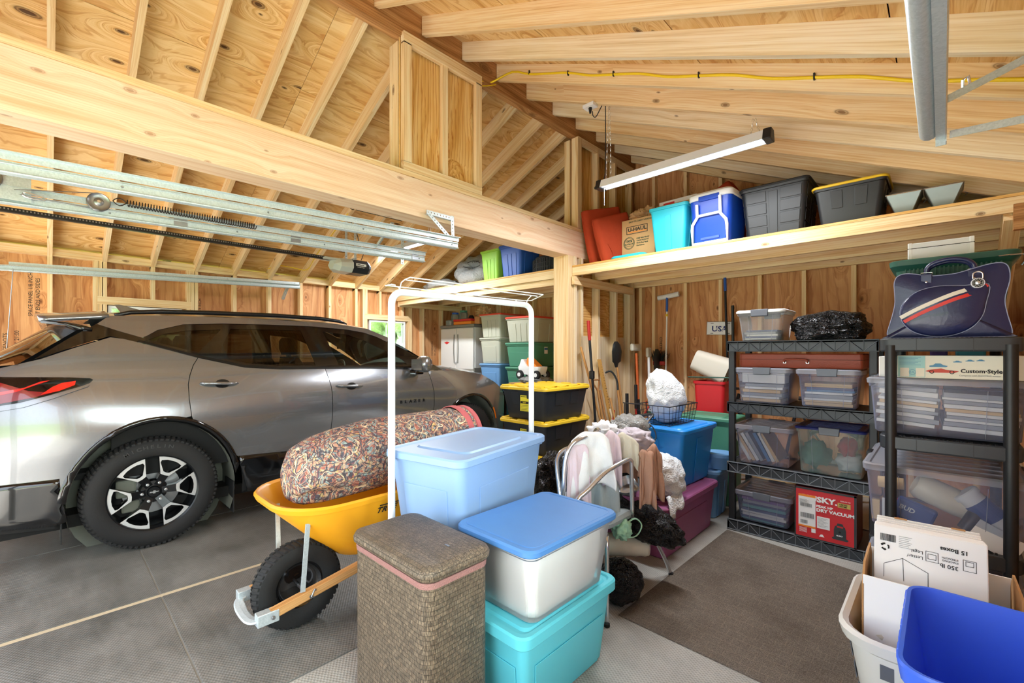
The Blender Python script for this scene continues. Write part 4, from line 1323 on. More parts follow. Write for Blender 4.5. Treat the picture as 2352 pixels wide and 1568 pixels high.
def perforated(parent, p0, p1, w=.03, nm='hanger', flip=0.0):
    """galvanised strap with punched holes"""
    p0 = Vector(p0); p1 = Vector(p1); d = p1 - p0; L = d.length; d.normalize()
    s_ = d.cross(Vector((1, 0, 0) if abs(d.x) < .8 else (0, 0, 1))).normalized()
    if flip: s_ = Matrix.Rotation(flip, 3, d) @ s_
    n_ = d.cross(s_)
    b = MB()
    k = max(1, int(L / .026)); st = L / k
    hw = w / 2; r = .0055
    for i in range(k):
        o_ = p0 + d * (st * (i + .5))
        # square ring with a hexagonal hole
        out = [(-st / 2, -hw), (0, -hw), (st / 2, -hw), (st / 2, 0), (st / 2, hw), (0, hw), (-st / 2, hw), (-st / 2, 0)]
        inn = [(r * math.cos(math.radians(a)), r * math.sin(math.radians(a))) for a in (225, 270, 315, 0, 45, 90, 135, 180)]
        vs = [o_ + d * a + s_ * c for a, c in out + inn]
        b.add(vs, [(j, (j + 1) % 8, 8 + (j + 1) % 8, 8 + j) for j in range(8)])
    e = [p0 + s_ * hw, p1 + s_ * hw, p1 + s_ * hw + n_ * w * .8, p0 + s_ * hw + n_ * w * .8]
    b.add(e, [(0, 1, 2, 3)])
    return b.build(nm, 'galvanised', parent, solid=.0025)
t1, z1 = track(-2.86, 2.175, 2.262, 2.33, 'near galvanised door track ending under the big timber beam', 1)
for (a, b_) in (((.0, 2.28, 2.27), (-.01, 2.28, 2.47)), ((.0, 2.27, 2.27), (-.01, 2.05, 2.44)), ((-.01, 2.03, 2.45), (-.01, 2.29, 2.45))):
    perforated(t1, a, b_)
t2, z2 = track(-3.48, 2.185, 2.255, 2.44, 'second galvanised door track with pulley and stretched spring, right of the opener', 1)
perforated(t2, (0, 1.95, 2.27), (.25, 1.95, 2.42)); perforated(t2, (0, 2.2, 2.15), (0, 2.2, 2.45))
for y in (.55, 1.25, 2.30):
    MB().box(.002, .005, y, y + .07, z2(y) - .05, z2(y) + .045).build('joint_plate', 'steel', t2)
t3, z3 = track(-6.2, 2.165, 2.262, 2.34, 'far galvanised door track along the left wall', -1)
perforated(t3, (0, 2.2, 2.24), (-.20, 2.2, 2.07))
t4, z4 = track(-.02, 2.255, 2.255, 2.45, 'rounded galvanised door track end at the upper right with punched angle hangers', -1, angle=False)
MB().tube([(-.02, -.2, 2.235), (-.02, 1.0, 2.24), (-.02, 2.44, 2.24)], .029, 12).build('rounded_back', 'galvanised', t4, smooth=40)
perforated(t4, (.03, 2.42, 2.18), (.03, 2.42, 2.36), .038)
perforated(t4, (.02, 2.43, 2.355), (.46, 2.43, 2.50), .034)
perforated(t4, (.04, 2.43, 2.22), (.47, 2.43, 2.20), .034)
MB().tube([(.075, 2.42, 2.365), (.075, 2.41, 2.40), (.09, 2.41, 2.41), (.095, 2.42, 2.38)], .005, 6).build('bolt', 'chrome', t4)

# pulleys and springs
plain('spring_steel', '#3a2f28', 0.5, 0.5)
def spring(loc, y0, y1, label):
    t = thing('door_spring', label, 'spring', loc)
    n = int((y1 - y0) / .0135)
    P = []
    for i in range(n * 8 + 1):
        a = 2 * PI * i / 8
        P.append((.019 * math.cos(a), y0 + (y1 - y0) * i / (n * 8), .019 * math.sin(a)))
    MB().tube(P, .0028, 5).build('coil', 'spring_steel', t)
    MB().tube([(0, y0, .0), (.0, y0 - .03, .022), (0, y0 - .06, 0), (0, y0 - .03, -.022), (0, y0, 0)], .003, 6, smooth=3).build('hook', 'spring_steel', t)
    return t
spring((-3.43, 0, 2.235), .32, 1.0, 'stretched dark coil spring beside the pulley on the door track')
s_ = spring((-3.20, 0, 2.46), 1.62, 2.02, 'short dark spring near the underside of the big beam')
def pulley(loc, label, r=.048):
    t = thing('pulley', label, 'pulley', loc, group='door pulleys')
    M = Matrix.Rotation(PI / 2, 4, 'Y')
    MB().lathe([(.0, -.006), (.018, -.008), (.022, -.004), (r - .01, -.004), (r, -.011), (r + .003, -.008), (r - .006, 0), (r + .003, .008), (r, .011), (r - .01, .004), (.022, .004), (.018, .008), (.0, .010)], 32, M).build('wheel_rim', 'steel', t, smooth=40)
    MB().cyl((.0, 0, 0), (.02, 0, 0), .010, .008, 8).build('bolt', 'chrome', t)
    return t
pulley((-3.44, .20, 2.215), 'round steel pulley hooked to the spring on the door track')
pulley((-3.44, -.21, 2.245), 'round steel pulley on the plate at the left picture edge', .05)
pp = MB().box(-3.455, -3.45, -.20, -.06, 2.15, 2.275).build('pulley_plate', 'galvanised'); tag(pp, 'galvanised plate holding the pulley at the left end of the track', 'bracket')
cb = MB()
cb.tube([(-3.43, -.10, 2.18), (-3.43, .20, 2.17)], .0022, 5)
cb.tube([(-3.43, -.12, 2.20), (-3.43, .20, 2.263)], .0022, 5)
o = cb.build('lift_cable', 'steel'); tag(o, 'thin steel lift cable running between the two pulleys', 'cable')
o = MB().tube([(-3.43, -.09, 2.18), (-3.43, -.08, 2.195), (-3.43, -.02, 2.185), (-3.43, -.01, 2.17), (-3.43, -.07, 2.17), (-3.43, -.09, 2.18)], .004, 6, smooth=3).build('s_hook', 'chrome'); tag(o, 'chrome wire hook hanging below the door track pulley plate', 'hook')
o = MB().tube([(-6.14, -.22, 2.13), (-6.12, -.28, 1.0), (-6.12, -.29, .1)], .003, 5).build('door_cable', 'steel'); tag(o, 'thin steel cable hanging down from the far door track', 'cable')

# opener
op = thing('garage_door_opener', 'grey and black garage door opener hung from the rafters above the car', 'door opener', (-4.84, 2.36, 2.24))
plain('opener_grey', '#c8cbc6', 0.4)
b = MB()
def oct_(w, h, y, cut=.05, cz=.085):
    return [Vector((x, y, z + cz)) for x, z in ((-w / 2 + cut, -h / 2), (w / 2 - cut, -h / 2), (w / 2, -h / 2 + cut), (w / 2, h / 2 - cut), (w / 2 - cut, h / 2), (-w / 2 + cut, h / 2), (-w / 2, h / 2 - cut), (-w / 2, -h / 2 + cut))]
b.loft([oct_(.28, .15, .0), oct_(.28, .15, .18), oct_(.24, .12, .215)])
b.build('motor_housing', 'black_plastic', op, bevel=.004)
b = MB(); b.loft([oct_(.16, .10, -.20), oct_(.26, .14, -.14), oct_(.284, .154, -.003)])
b.build('light_lens', 'opener_grey', op, bevel=.006)
MB().box(-.07, .07, -.30, -.1, .13, .155).build('sprocket_cover', 'opener_grey', op, bevel=.01)
for x in (-.10, .12):
    perforated(op, (x, .02, .155), (x, .02, .62), .028)
perforated(op, (-.12, .02, .17), (.14, .02, .17), .028)
MB().box(.1415, .143, .02, .14, .085, .112).build('name_plate', 'white_print', op)
text('LiftMaster', .021, 'ink', op, (.1435, .026, .092), (0, 1, 0), (0, 0, 1), sx=1.05, bold=.0006)
text('POWERED BY myQ', .010, 'white_print', op, (.1425, .035, .068), (0, 1, 0), (0, 0, 1))
rl = MB(); rl.box(-.018, .018, -3.1, -.22, .13, .15)
rl.box(-.018, -.012, -3.1, -.22, .15, .165).box(.012, .018, -3.1, -.22, .15, .165)
rl.build('opener_rail', 'black_plastic', op)
for i in range(60):
    pass
chn = MB()
for i in range(150):
    y = -3.0 + i * .0185
    chn.cbox((.021, y, .152), (.006, .008, .010))
co = chn.build('drive_chain', 'steel', op); co['kind'] = 'stuff'
MB().tube([(.1, .1, .16), (.12, .12, .25), (.08, .1, .32), (.1, .05, .45), (.05, 0, .6)], .004, 6, smooth=4).build('power_cord', 'black_plastic', op)
# ================================================================= storage totes
def tote(name, label, loc, W, D, H, col, lidcol=None, taper=.86, rz=0.0, group=None, style='panel', lid=True, rim=.018, r=.035, th=0, faces='xy', wallmat=None, lidh=.035, plateau=.55, cat='storage tote', inner=True):
    """W along x, D along y, origin at the centre of the base"""
    t = thing(name, label, cat, loc, rz, group)
    lidcol = lidcol or col
    def half(z): 
        k = taper + (1 - taper) * (z / H)
        return (W / 2 - rim) * k, (D / 2 - rim) * k
    b = MB()
    hb = H - (lidh * .6 if lid else 0)
    rings = []
    for z, e in ((0, -.006), (.008, 0), (hb * .5, 0), (hb - .028, 0), (hb - .026, .010), (hb, .011)):
        w, d = half(z)
        rings.append(rr(2 * (w + e), 2 * (d + e), r, z))
    ir = []
    for z in (hb, hb * .5, .012):
        w, d = half(z)
        ir.append(rr(2 * (w - .004), 2 * (d - .004), r, z))
    if 'frosted' in col: b.loft(rings, caps=(True, False))
    else: b.loft(rings + ir, caps=(True, True))
    b.build('body', col, t, smooth=30)
    # moulded details on the walls
    def patch(axis, s, u0, u1, z0, z1, out, m=None, nm='moulded_panel', u0t=None, u1t=None, th_=.004):
        g = MB()
        u0t = u0 if u0t is None else u0t; u1t = u1 if u1t is None else u1t
        P = []
        for off in (out - th_, out):
            for (u, z) in ((u0, z0), (u1, z0), (u1t, z1), (u0t, z1)):
                w, d = half(z)
                if axis == 'x': P.append(Vector((s * (w + off), u * d, z)))
                else: P.append(Vector((u * w, s * (d + off), z)))
        g.hexa(P)
        return g.build(nm, m or col, t, bevel=.0025)
    for ax in faces:
        for s in (-1, 1):
            if style == 'panel':
                patch(ax, s, -.62, .62, H * .06, H * .66, .004)
            elif style == 'ribs':
                for u in (-.42, .42): patch(ax, s, u - .16, u + .16, H * .02, H * .72, .005)
                if ax == 'y': patch(ax, s, -.12, .12, H * .02, H * .72, .005)
            elif style == 'tab':
                patch(ax, s, -.22, .22, 0.01, H * .80, .007, u0t=-.16, u1t=.16)
            elif style == 'handle':
                patch(ax, s, -.55, -.18, H * .45, H * .84, .005); patch(ax, s, .18, .55, H * .45, H * .84, .005)
            elif style == 'bands':
                for k in range(4):
                    for (a, c) in ((-.86, -.22), (.22, .86)):
                        patch(ax, s, a, c, H * (.03 + .22 * k), H * (.03 + .22 * k + .19), .005)
                patch(ax, s, -.14, .14, H * .01, H * .86, .004)
            elif style == 'step':
                patch(ax, s, -.8, .8, H * .02, H * .60, .006)
    if lid:
        l = MB()
        k = plateau
        rings = [rr(W - .006, D - .006, r + .01, H - lidh), rr(W, D, r + .012, H - lidh + .004), rr(W, D, r + .012, H - .010), rr(W - .012, D - .012, r + .01, H - .002),
                 rr(W - .05, D - .05, r, H - .002), rr(W - .062, D - .062, r, H - .009), rr(W * k + .03, D * k + .03, r, H - .009), rr(W * k + .014, D * k + .014, r, H - .001), rr(W * k - .02, D * k - .02, r * .8, H)]
        l.loft(rings, caps=(True, True))
        l.build('lid', lidcol, t, smooth=30)
    return t
def sticker(parent, cx, cy, cz, nx, ny, w, h, mat='paper_white', nm='sticker'):
    """flat label on a wall whose outward normal is (nx,ny)"""
    n = Vector((nx, ny, 0)); u = Vector((-ny, nx, 0)); c = Vector((cx, cy, cz))
    b = MB()
    b.hexa([c + u * a * w / 2 + Vector((0, 0, q * h / 2)) + n * o_ for o_ in (0, .0012) for a, q in ((-1, -1), (1, -1), (1, 1), (-1, 1))])
    return b.build(nm, mat, parent), u, n

plain('tote_turquoise', '#62cfe0', 0.42, var=.03); plain('tote_lightblue', '#8fb0dc', 0.42, var=.03); plain('tote_blue', '#1f8ce0', 0.4)
plain('lid_blue', '#4f84c4', 0.45, var=.08); plain('tote_purple', '#9a5580', 0.5, var=.10); plain('tote_cyan', '#2cc3d8', 0.42); plain('tote_grey', '#b8b9a8', 0.5)
plain('lid_red', '#dd4630', 0.5); plain('tote_green', '#4a8a6e', 0.5, var=.05); plain('tote_dkgreen', '#1f5446', 0.5); plain('tote_lime', '#8cc63a', 0.5); plain('tote_navy', '#2459b8', 0.45)
plain('tote_skyblue', '#6f9fcf', 0.5); plain('lid_navy', '#2a2f6e', 0.35); plain('tote_base', '#8e949a', 0.5)
plain('label_yellow', '#f1e13a', 0.6); plain('label_blue', '#2b6cb0', 0.6); plain('label_red', '#d42a2a', 0.6); plain('label_orange', '#f08a24', 0.6)

# ---- front group
tq = tote('storage_tote', 'turquoise lidded tote on the floor under the clear tote with blue lid', (-1.29, 1.475, .001), .47, .64, .352, 'tote_turquoise', style='step', lidh=.05, plateau=.8)
s_, u, n = sticker(tq, -.128, -.2955, .13, 0, -1, .075, .15)
sticker(tq, -.128, -.2975, .09, 0, -1, .070, .06, 'label_blue')
text('HEFTY', .017, 'label_red', tq, (-.155, -.2975, .18), (1, 0, 0), (0, 0, 1), bold=.0006)
text('PREMIUM', .010, 'ink', tq, (-.157, -.2975, .166), (1, 0, 0), (0, 0, 1))
text('MADE WITH', .0085, 'ink', tq, (-.157, -.2975, .154), (1, 0, 0), (0, 0, 1))
text('18 GAL', .015, 'white_print', tq, (-.157, -.299, .085), (1, 0, 0), (0, 0, 1), bold=.0004)
ct = tote('clear_storage_tote', 'clear plastic tote with scuffed blue lid holding a cream blanket', (-1.255, 1.475, .355), .435, .60, .305, 'frosted_plastic', 'lid_blue', taper=.84, style='none', lidh=.03, r=.04, plateau=.86)
sticker(ct, -.13, -.262, .17, 0, -1, .075, .085); sticker(ct, -.13, -.264, .195, 0, -1, .073, .03, 'label_blue'); sticker(ct, -.14, -.264, .165, 0, -1, .045, .025, 'label_yellow')
text('56 Qt', .016, 'ink', ct, (-.16, -.265, .135), (1, 0, 0), (0, 0, 1), bold=.0006)
bk = MB()
rings = []
for z, w, d in ((.368, .30, .44), (.40, .315, .455), (.48, .328, .475), (.56, .340, .49), (.60, .335, .48), (.618, .26, .38)):
    R_ = rr(w, d, .06, z, cx=-1.248, cy=1.475, k=8)
    rings.append([p + Vector((noise.noise(p * 14) * .009, noise.noise(p * 14 + Vector((5, 0, 0))) * .009, noise.noise(p * 9) * .006)) for p in R_])
o = bk.loft(rings).build('blanket', 'blanket', smooth=True); tag(o, 'folded cream blanket inside the clear tote with blue lid', 'blanket')
big = tote('storage_tote', 'large light blue lidded tote standing tallest in the front group', (-1.80, 1.56, .441), .50, .78, .459, 'tote_lightblue', rz=math.radians(11), style='panel', lidh=.04, plateau=.62, taper=.85, r=.045)
tote('storage_tote', 'grey tote on the floor underneath the large light blue tote', (-1.80, 1.56, .001), .46, .70, .438, 'tote_base', rz=math.radians(11), style='ribs')

# ---- wicker hamper
def wicker():
    t = NT('wicker')
    uv = t.tc('Object')
    sp = t.n('SeparateXYZ'); t.l(uv, sp.inputs[0])
    geo = t.n('NewGeometry'); ns = t.n('SeparateXYZ'); t.l(geo.outputs['Normal'], ns.inputs[0])
    ax = t.math('ABSOLUTE', ns.outputs[0]); az = t.math('ABSOLUTE', ns.outputs[2])
    side = t.math('GREATER_THAN', ax, 0.6); top = t.math('GREATER_THAN', az, 0.7)
    h = t.n('Mix'); t.setin(h, 0, side); t.setin(h, 2, sp.outputs[0]); t.setin(h, 3, sp.outputs[1])
    v = t.n('Mix'); t.setin(v, 0, top); t.setin(v, 2, sp.outputs[2]); t.setin(v, 3, sp.outputs[1])
    cb = t.n('CombineXYZ'); t.l(h.outputs[0], cb.inputs[0]); t.l(v.outputs[0], cb.inputs[1])
    br = t.n('TexBrick')
    br.offset = 0.5
    t.l(cb.outputs[0], br.inputs['Vector'])
    br.inputs['Scale'].default_value = 1.0
    br.inputs['Brick Width'].default_value = 0.024; br.inputs['Row Height'].default_value = 0.016
    br.inputs['Mortar Size'].default_value = 0.001; br.inputs['Mortar Smooth'].default_value = .6
    br.inputs['Color1'].default_value = (1, 1, 1, 1); br.inputs['Color2'].default_value = (.55, .55, .55, 1); br.inputs['Mortar'].default_value = (0, 0, 0, 1)
    fi = t.noise(t.mapping(uv, (420, 420, 60)), 1.0, 2, .6)
    f2 = t.noise(uv, 30, 3, .7)
    c = t.ramp(t.math('MULTIPLY_ADD', f2, .25, t.math('MULTIPLY', fi, .75)), [(.38, lin('#30271f')), (.5, lin('#57483b')), (.60, lin('#8f7d67'))])
    c = t.mix(0.5, c, br.outputs['Color'], 'MULTIPLY')
    c = t.mix(0.12, c, lin('#a09078'))
    hh = t.math('MULTIPLY_ADD', fi, .3, br.outputs['Fac'])
    b = t.bsdf(Base_Color=c, Roughness=.45, Normal=t.bump(t.math('SUBTRACT', 1.3, hh), 1.0, .006))
    MATS['wicker'] = t.done(b.outputs[0])
wicker()
plain('lace_pink', '#9a6f6a', 0.9, bump=.6, bscale=150)
hm = thing('laundry_hamper', 'tall brown wicker laundry hamper with padded lid and pink trim', 'laundry hamper', (-1.457, .995, .001))
HW, HD, HH = .50, .285, .66
b = MB()
b.loft([rr(HW, HD, .045, z, k=6) for z in (0, .2, .4, .585)] )
b.build('body', 'wicker', hm, smooth=30)
b = MB()
b.loft([rr(HW + .006, HD + .006, .048, .585, k=6), rr(HW + .008, HD + .008, .048, .606, k=6)])
b.build('lace_trim', 'lace_pink', hm, smooth=30)
b = MB()
b.loft([rr(HW + .004, HD + .004, .045, .607, k=8), rr(HW + .026, HD + .026, .055, .618, k=8), rr(HW + .028, HD + .028, .055, .634, k=8), rr(HW + .012, HD + .012, .05, .650, k=8), rr(HW - .03, HD - .03, .04, .657, k=8), rr(HW - .2, HD - .12, .04, .660, k=8)])
b.build('lid', 'wicker', hm, smooth=50)
MB().box(.14, .165, .015, .022, .658, .6615).build('staple', 'steel', hm)

# ---- white garment rack
gr = thing('garment_rack', 'white tubular garment rack with wire shelf on top, behind the hamper', 'garment rack')
GZ = 1.655
A, B = Vector((-1.872, 1.125, 0)), Vector((-1.832, 2.075, 0))
d = (B - A).normalized()
r_ = .017
P = [A + Vector((0, 0, .03)), A + Vector((0, 0, 1.0)), A + Vector((0, 0, GZ - .06))]
for i in range(1, 7):
    a = PI / 2 * i / 6
    P.append(A + Vector((0, 0, GZ - .06)) + d * (.06 * (1 - math.cos(a))) + Vector((0, 0, .06 * math.sin(a))))
for i in range(0, 7):
    a = PI / 2 * i / 6
    P.append(B + Vector((0, 0, GZ - .06)) - d * (.06 * (1 - math.sin(a))) + Vector((0, 0, .06 * math.cos(a))))
P += [B + Vector((0, 0, 1.0)), B + Vector((0, 0, .03))]
MB().tube(P, r_, 14).build('tube_frame', 'white_metal', gr, smooth=True)
for c in (A, B):
    MB().tube([c + Vector((-.22, 0, .02)), c + Vector((.20 if c is A else .16, 0, .02))], .014, 10).build('foot', 'white_metal', gr, smooth=True)
w = MB(); pr = Vector((d.y, -d.x, 0))
za = GZ + .012
def gp(s, q, z): return A + d * s + pr * q + Vector((0, 0, z))
w.tube([gp(.06, -.02, za), gp(.06, -.05, za + .02), gp(.0, -.06, za + .02), gp(.0, -.0, za + .02), gp(.02, .0, za + .018)], .0028, 6)
for (q, z) in ((-.05, .020), (.05, .040), (.10, .045)):
    w.tube([gp(.0 if q < 0 else .04, q, za + z), gp(.95, q, za + z)], .0028, 6)
w.tube([gp(.04, .0, za - .01), gp(.04, .02, za + .03), gp(.04, .05, za + .04), gp(.04, .10, za + .045)], .0028, 6)
w.tube([gp(.93, -.05, za + .02), gp(.95, .0, za + .018), gp(.95, .10, za + .045)], .0028, 6)
w.tube([gp(.86, -.05, za + .02), gp(.86, -.02, za - .005), gp(.86, .0, za - .01)], .0028, 6)
w.tube([gp(.90, .0, za - .01), gp(.90, .02, za + .02), gp(.90, .05, za + .04)], .0028, 6)
w.tube([gp(.01, -.055, za + .02), gp(.90, -.055, za + .02)], .0028, 6)
w.build('wire_shelf', 'white_metal', gr)

# ---- wheelbarrow
plain('barrow_yellow', '#f0a51e', 0.4, var=.03)
wbr = thing('wheelbarrow', 'yellow plastic wheelbarrow with wooden handles and one black wheel', 'wheelbarrow')
def ring(z, cx, cy_, w, l, r): return rr(w, l, r, z, k=8, cx=cx, cy=cy_)
tr = MB()
outer = [ring(.285, -2.39, 1.36, .30, .50, .10), ring(.30, -2.39, 1.355, .36, .58, .13), ring(.42, -2.41, 1.33, .50, .80, .18), ring(.55, -2.425, 1.31, .61, 1.02, .22), ring(.605, -2.43, 1.30, .65, 1.07, .24),
         ring(.602, -2.43, 1.30, .69, 1.11, .25), ring(.625, -2.43, 1.30, .705, 1.13, .26), ring(.636, -2.43, 1.30, .69, 1.11, .25), ring(.628, -2.43, 1.30, .645, 1.06, .24)]
inner_ = [ring(.55, -2.425, 1.31, .60, 1.01, .22), ring(.42, -2.41, 1.33, .49, .79, .18), ring(.30, -2.39, 1.355, .34, .56, .13)]
tr.loft(outer + inner_)
tro = tr.build('tray', 'barrow_yellow', wbr, smooth=50)
for i, ch in enumerate('TRUE TEMPER'):
    if ch == ' ': continue
    y = 1.185 + i * .031
    z = .535
    text(ch, .045, 'ink', wbr, (-2.1235, y, z - .008 + .004 * (i / 10)), (0, 1, .0), (.34, 0, 1), bold=.0012, sx=1.0, shear=.3)
MB().box(-2.1105, -2.1085, 1.20, 1.52, .565, .570).build('logo_line', 'ink', wbr)
for (x0, x1) in ((-2.19, -2.155), (-2.475, -2.50)):
    MB().board((x0, .66, .175), (x1, 1.98, .42), .038, .042).build('handle', 'handle_wood', wbr, bevel=.004)
nb = MB()
for x in (-2.19, -2.475):
    nb.box(x - .023, x + .023, .64, .73, .150, .203)
nb.tube([(-2.20, .665, .172), (-2.215, .642, .165), (-2.27, .63, .158), (-2.38, .63, .158), (-2.45, .642, .165), (-2.47, .665, .172)], .024, 8, smooth=4, flat=.3)
nb.build('nose_bracket', 'galvanised', wbr, bevel=.003)
for x, xt in ((-2.175, -2.19), (-2.49, -2.60)):
    MB().board((x, .835, .235), (xt, .865, .545), .005, .022, (0, 1, 0)).build('strut', 'galvanised', wbr)
    MB().cyl((x + .02, .70, .18), (x + .028, .70, .18), .009, .007, 10).build('bolt', 'steel', wbr)
MB().cyl((-2.50, .87, .205), (-2.16, .87, .205), .009, n=10).build('axle', 'steel', wbr)
M = Matrix.Translation((-2.33, .87, .212)) @ Matrix.Rotation(PI / 2, 4, 'Y')
ww = MB().lathe([(.112, -.030), (.13, -.044), (.165, -.052), (.192, -.046), (.203, -.028), (.206, 0), (.203, .028), (.192, .046), (.165, .052), (.13, .044), (.112, .030)], 56, M)
for i in range(46):
    a = 2 * PI * i / 46
    for (x0, x1, da) in ((-.044, -.006, .05), (.006, .044, -.05)):
        P = []
        for r in (.196, .212):
            for (xx, dd) in ((x0, -.035), (x1, -.035 + da * .0), (x1, .035), (x0, .035)):
                aa = a + dd + (da if abs(xx) > .02 else 0)
                rr2 = r - (.010 if abs(xx) > .02 else 0)
                P.append(M @ Vector((rr2 * math.cos(aa), rr2 * math.sin(aa), xx)))
        ww.hexa(P)
wo2 = ww.build('wheel', 'rubber', wbr, smooth=35)
MB().lathe([(.0, .012), (.05, .014), (.085, .004), (.10, .010), (.112, .030), (.118, .032), (.118, -.032), (.112, -.030), (.10, -.010), (.085, -.004), (.05, -.014), (.0, -.012)], 40, M).build('wheel_rim', 'gloss_black', wo2, smooth=40)
MB().tube([(-2.16, .87, .205), (-2.16, .885, .235), (-2.175, .90, .21), (-2.165, .88, .195)], .004, 6, smooth=3).build('axle_clamp', 'steel', wbr)
for x in (-2.20, -2.52):
    MB().tube([(x, 1.5, .30), (x, 1.62, .02), (x, 1.80, .015), (x, 1.9, .36)], .012, 8).build('leg', 'galvanised', wbr)

# ---- rolled rug
def rugmat():
    t = NT('oriental_rug')
    p = t.tc('Object')
    dn = t.n('TexNoise'); dn.inputs['Scale'].default_value = 9; t.l(p, dn.inputs['Vector'])
    pp_ = t.mix(0.10, p, dn.outputs['Color'], 'ADD')
    v1 = t.n('TexVoronoi', feature='F1'); v1.inputs['Scale'].default_value = 8; t.l(pp_, v1.inputs['Vector'])
    v2 = t.n('TexVoronoi', feature='DISTANCE_TO_EDGE'); v2.inputs['Scale'].default_value = 34; t.l(pp_, v2.inputs['Vector'])
    v3 = t.n('TexVoronoi', feature='F1'); v3.inputs['Scale'].default_value = 70; t.l(pp_, v3.inputs['Vector'])
    s3 = t.n('SeparateXYZ'); t.l(v3.outputs['Color'], s3.inputs[0])
    small = t.ramp(s3.outputs[0], [(0, lin('#2c3349')), (.2, lin('#b0604f')), (.34, lin('#e0c49c')), (.48, lin('#3f4962')), (.62, lin('#d09a80')), (.72, lin('#93b4b6')), (.88, lin('#b05a48')), (.95, lin('#e3c46a'))], 'CONSTANT')
    base = t.ramp(t.math('FRACT', t.math('MULTIPLY', v1.outputs['Distance'], 5.0)), [(0, lin('#b0584a')), (.25, lin('#e2c3a0')), (.36, lin('#2f3448')), (.6, lin('#c08a6c')), (.72, lin('#9db3ad')), (.8, lin('#38364a'))], 'CONSTANT')
    edge = t.math('LESS_THAN', v2.outputs['Distance'], 0.045)
    c = t.mix(0.6, base, small)
    c = t.mix(edge, c, lin('#2b2c3c'))
    line = t.math('LESS_THAN', t.math('ABSOLUTE', t.math('SUBTRACT', v1.outputs['Distance'], 0.42)), 0.012)
    c = t.mix(line, c, lin('#ecd9b4'))
    c = t.mix(.12, c, lin('#cbb6a8'))
    wv = t.noise(p, 330, 2, .5)
    b = t.bsdf(Base_Color=c, Roughness=.95, Normal=t.bump(wv, .6, .003))
    b.inputs['Specular IOR Level'].default_value = .1
    MATS['oriental_rug'] = t.done(b.outputs[0])
rugmat()
plain('rug_pink', '#c9676a', 0.9, var=.1, bump=.4, bscale=200)
rg = thing('rolled_rug', 'rolled oriental patterned rug lying in the yellow wheelbarrow', 'rug')
rb = MB(); rings = []
for (y, r, z, w) in ((.845, .03, .665, .05), (.86, .10, .70, .14), (.90, .15, .735, .19), (.98, .170, .752, .225), (1.10, .182, .765, .225), (1.3, .19, .775, .215), (1.6, .195, .792, .205), (1.80, .195, .80, .20), (1.895, .195, .80, .20)):
    R_ = []
    for i in range(40):
        a = 2 * PI * i / 40
        p = Vector((-2.40 + w * math.cos(a), y, z + r * math.sin(a)))
        k = noise.noise(Vector((math.cos(a) * 1.5, y * 3, math.sin(a) * 1.5))) * .018
        p += Vector((math.cos(a), 0, math.sin(a))) * k
        dent = math.exp(-((a - math.radians(318)) / .30) ** 2 - ((y - .93) / .07) ** 2) * .06
        p += Vector((-math.cos(a), .3, -math.sin(a))) * dent
        R_.append(p)
    rings.append(R_)
rb.loft(rings, caps=(True, False))
rb.build('rug_body', 'oriental_rug', rg, smooth=True)
def rring(y, k): return [Vector((-2.40 + .20 * k * math.cos(2 * PI * i / 40), y, .80 + .195 * k * math.sin(2 * PI * i / 40))) for i in range(40)]
MB().loft([rring(1.89, 1.0), rring(1.90, 1.035), rring(1.935, 1.035), rring(1.945, 1.0)], caps=(False, False)).build('rug_border', 'rug_pink', rg, smooth=40)
MB().loft([rring(1.945, .985), rring(1.965, .99), rring(1.975, .98)], caps=(False, False)).build('rug_body', 'oriental_rug', rg, smooth=True)
MB().loft([rring(1.975, .98), rring(1.98, 1.01), rring(2.01, 1.01), rring(2.015, .96)], caps=(False, False)).build('rug_border', 'rug_pink', rg, smooth=40)
sp = []
for i in range(90):
    a = i / 90 * 2 * PI * 3.6
    r = .17 * (1 - i / 98)
    sp.append((r, a))
q = MB()
q.add([Vector((-2.40 + r * math.cos(a), y, .80 + r * math.sin(a))) for r, a in sp for y in (1.2, 2.01)], [(2 * i, 2 * i + 1, 2 * i + 3, 2 * i + 2) for i in range(89)])
q.build('rug_coil', 'oriental_rug', rg, solid=.012)

# ---- black totes with yellow lids by the post
o = MB().box(-3.12, -2.42, 2.80, 3.80, .007, .100).build('white_board', 'white_metal', bevel=.006); tag(o, 'white flat panel on the floor under the stack of yellow lidded totes', 'board')
yl = [None]
def ytote(z, lab):
    t = tote('storage_tote', lab, (-2.835, 3.42, z), .60, .72, .3130, 'tote_black', 'yellow_lid', style='handle', lidh=.032, plateau=.3, taper=.84, group='black totes with yellow lids')
    lb = MB()
    for (ax, n) in (('x', 4), ('y', 3)):
        for s in (-1, 1):
            for k in range(n):
                u = (k - (n - 1) / 2) / n * (.72 if ax == 'x' else .6)
                if ax == 'x': lb.box(s * .255, s * .295, u - .05, u + .05, .310, .3205) if s > 0 else lb.box(-.295, -.255, u - .05, u + .05, .310, .3205)
                else: lb.box(u - .05, u + .05, min(s * .315, s * .355), max(s * .315, s * .355), .310, .3205)
    lb.box(-.2, .2, -.24, .24, .31, .318)
    lb.build('lid_ribs', 'yellow_lid', t, bevel=.004)
    s_, u_, n_ = sticker(t, .02, -.3265, .16, 0, -1, .11, .155, 'label_yellow')
    sticker(t, .02, -.328, .165, 0, -1, .10, .022, 'ink')
    text('PROFESSIONAL', .0125, 'ink', t, (-.028, -.329, .215), (1, 0, 0), (0, 0, 1))
    text('HDX', .018, 'label_yellow', t, (.0, -.330, .158), (1, 0, 0), (0, 0, 1))
    for k in range(5): MB().box(-.025, .065, -.3285, -.3278, .085 + k * .013, .088 + k * .013).build('print_line', 'ink', t)
    return t
ytote(.101, 'lowest black tote with yellow lid in the stack by the support post')
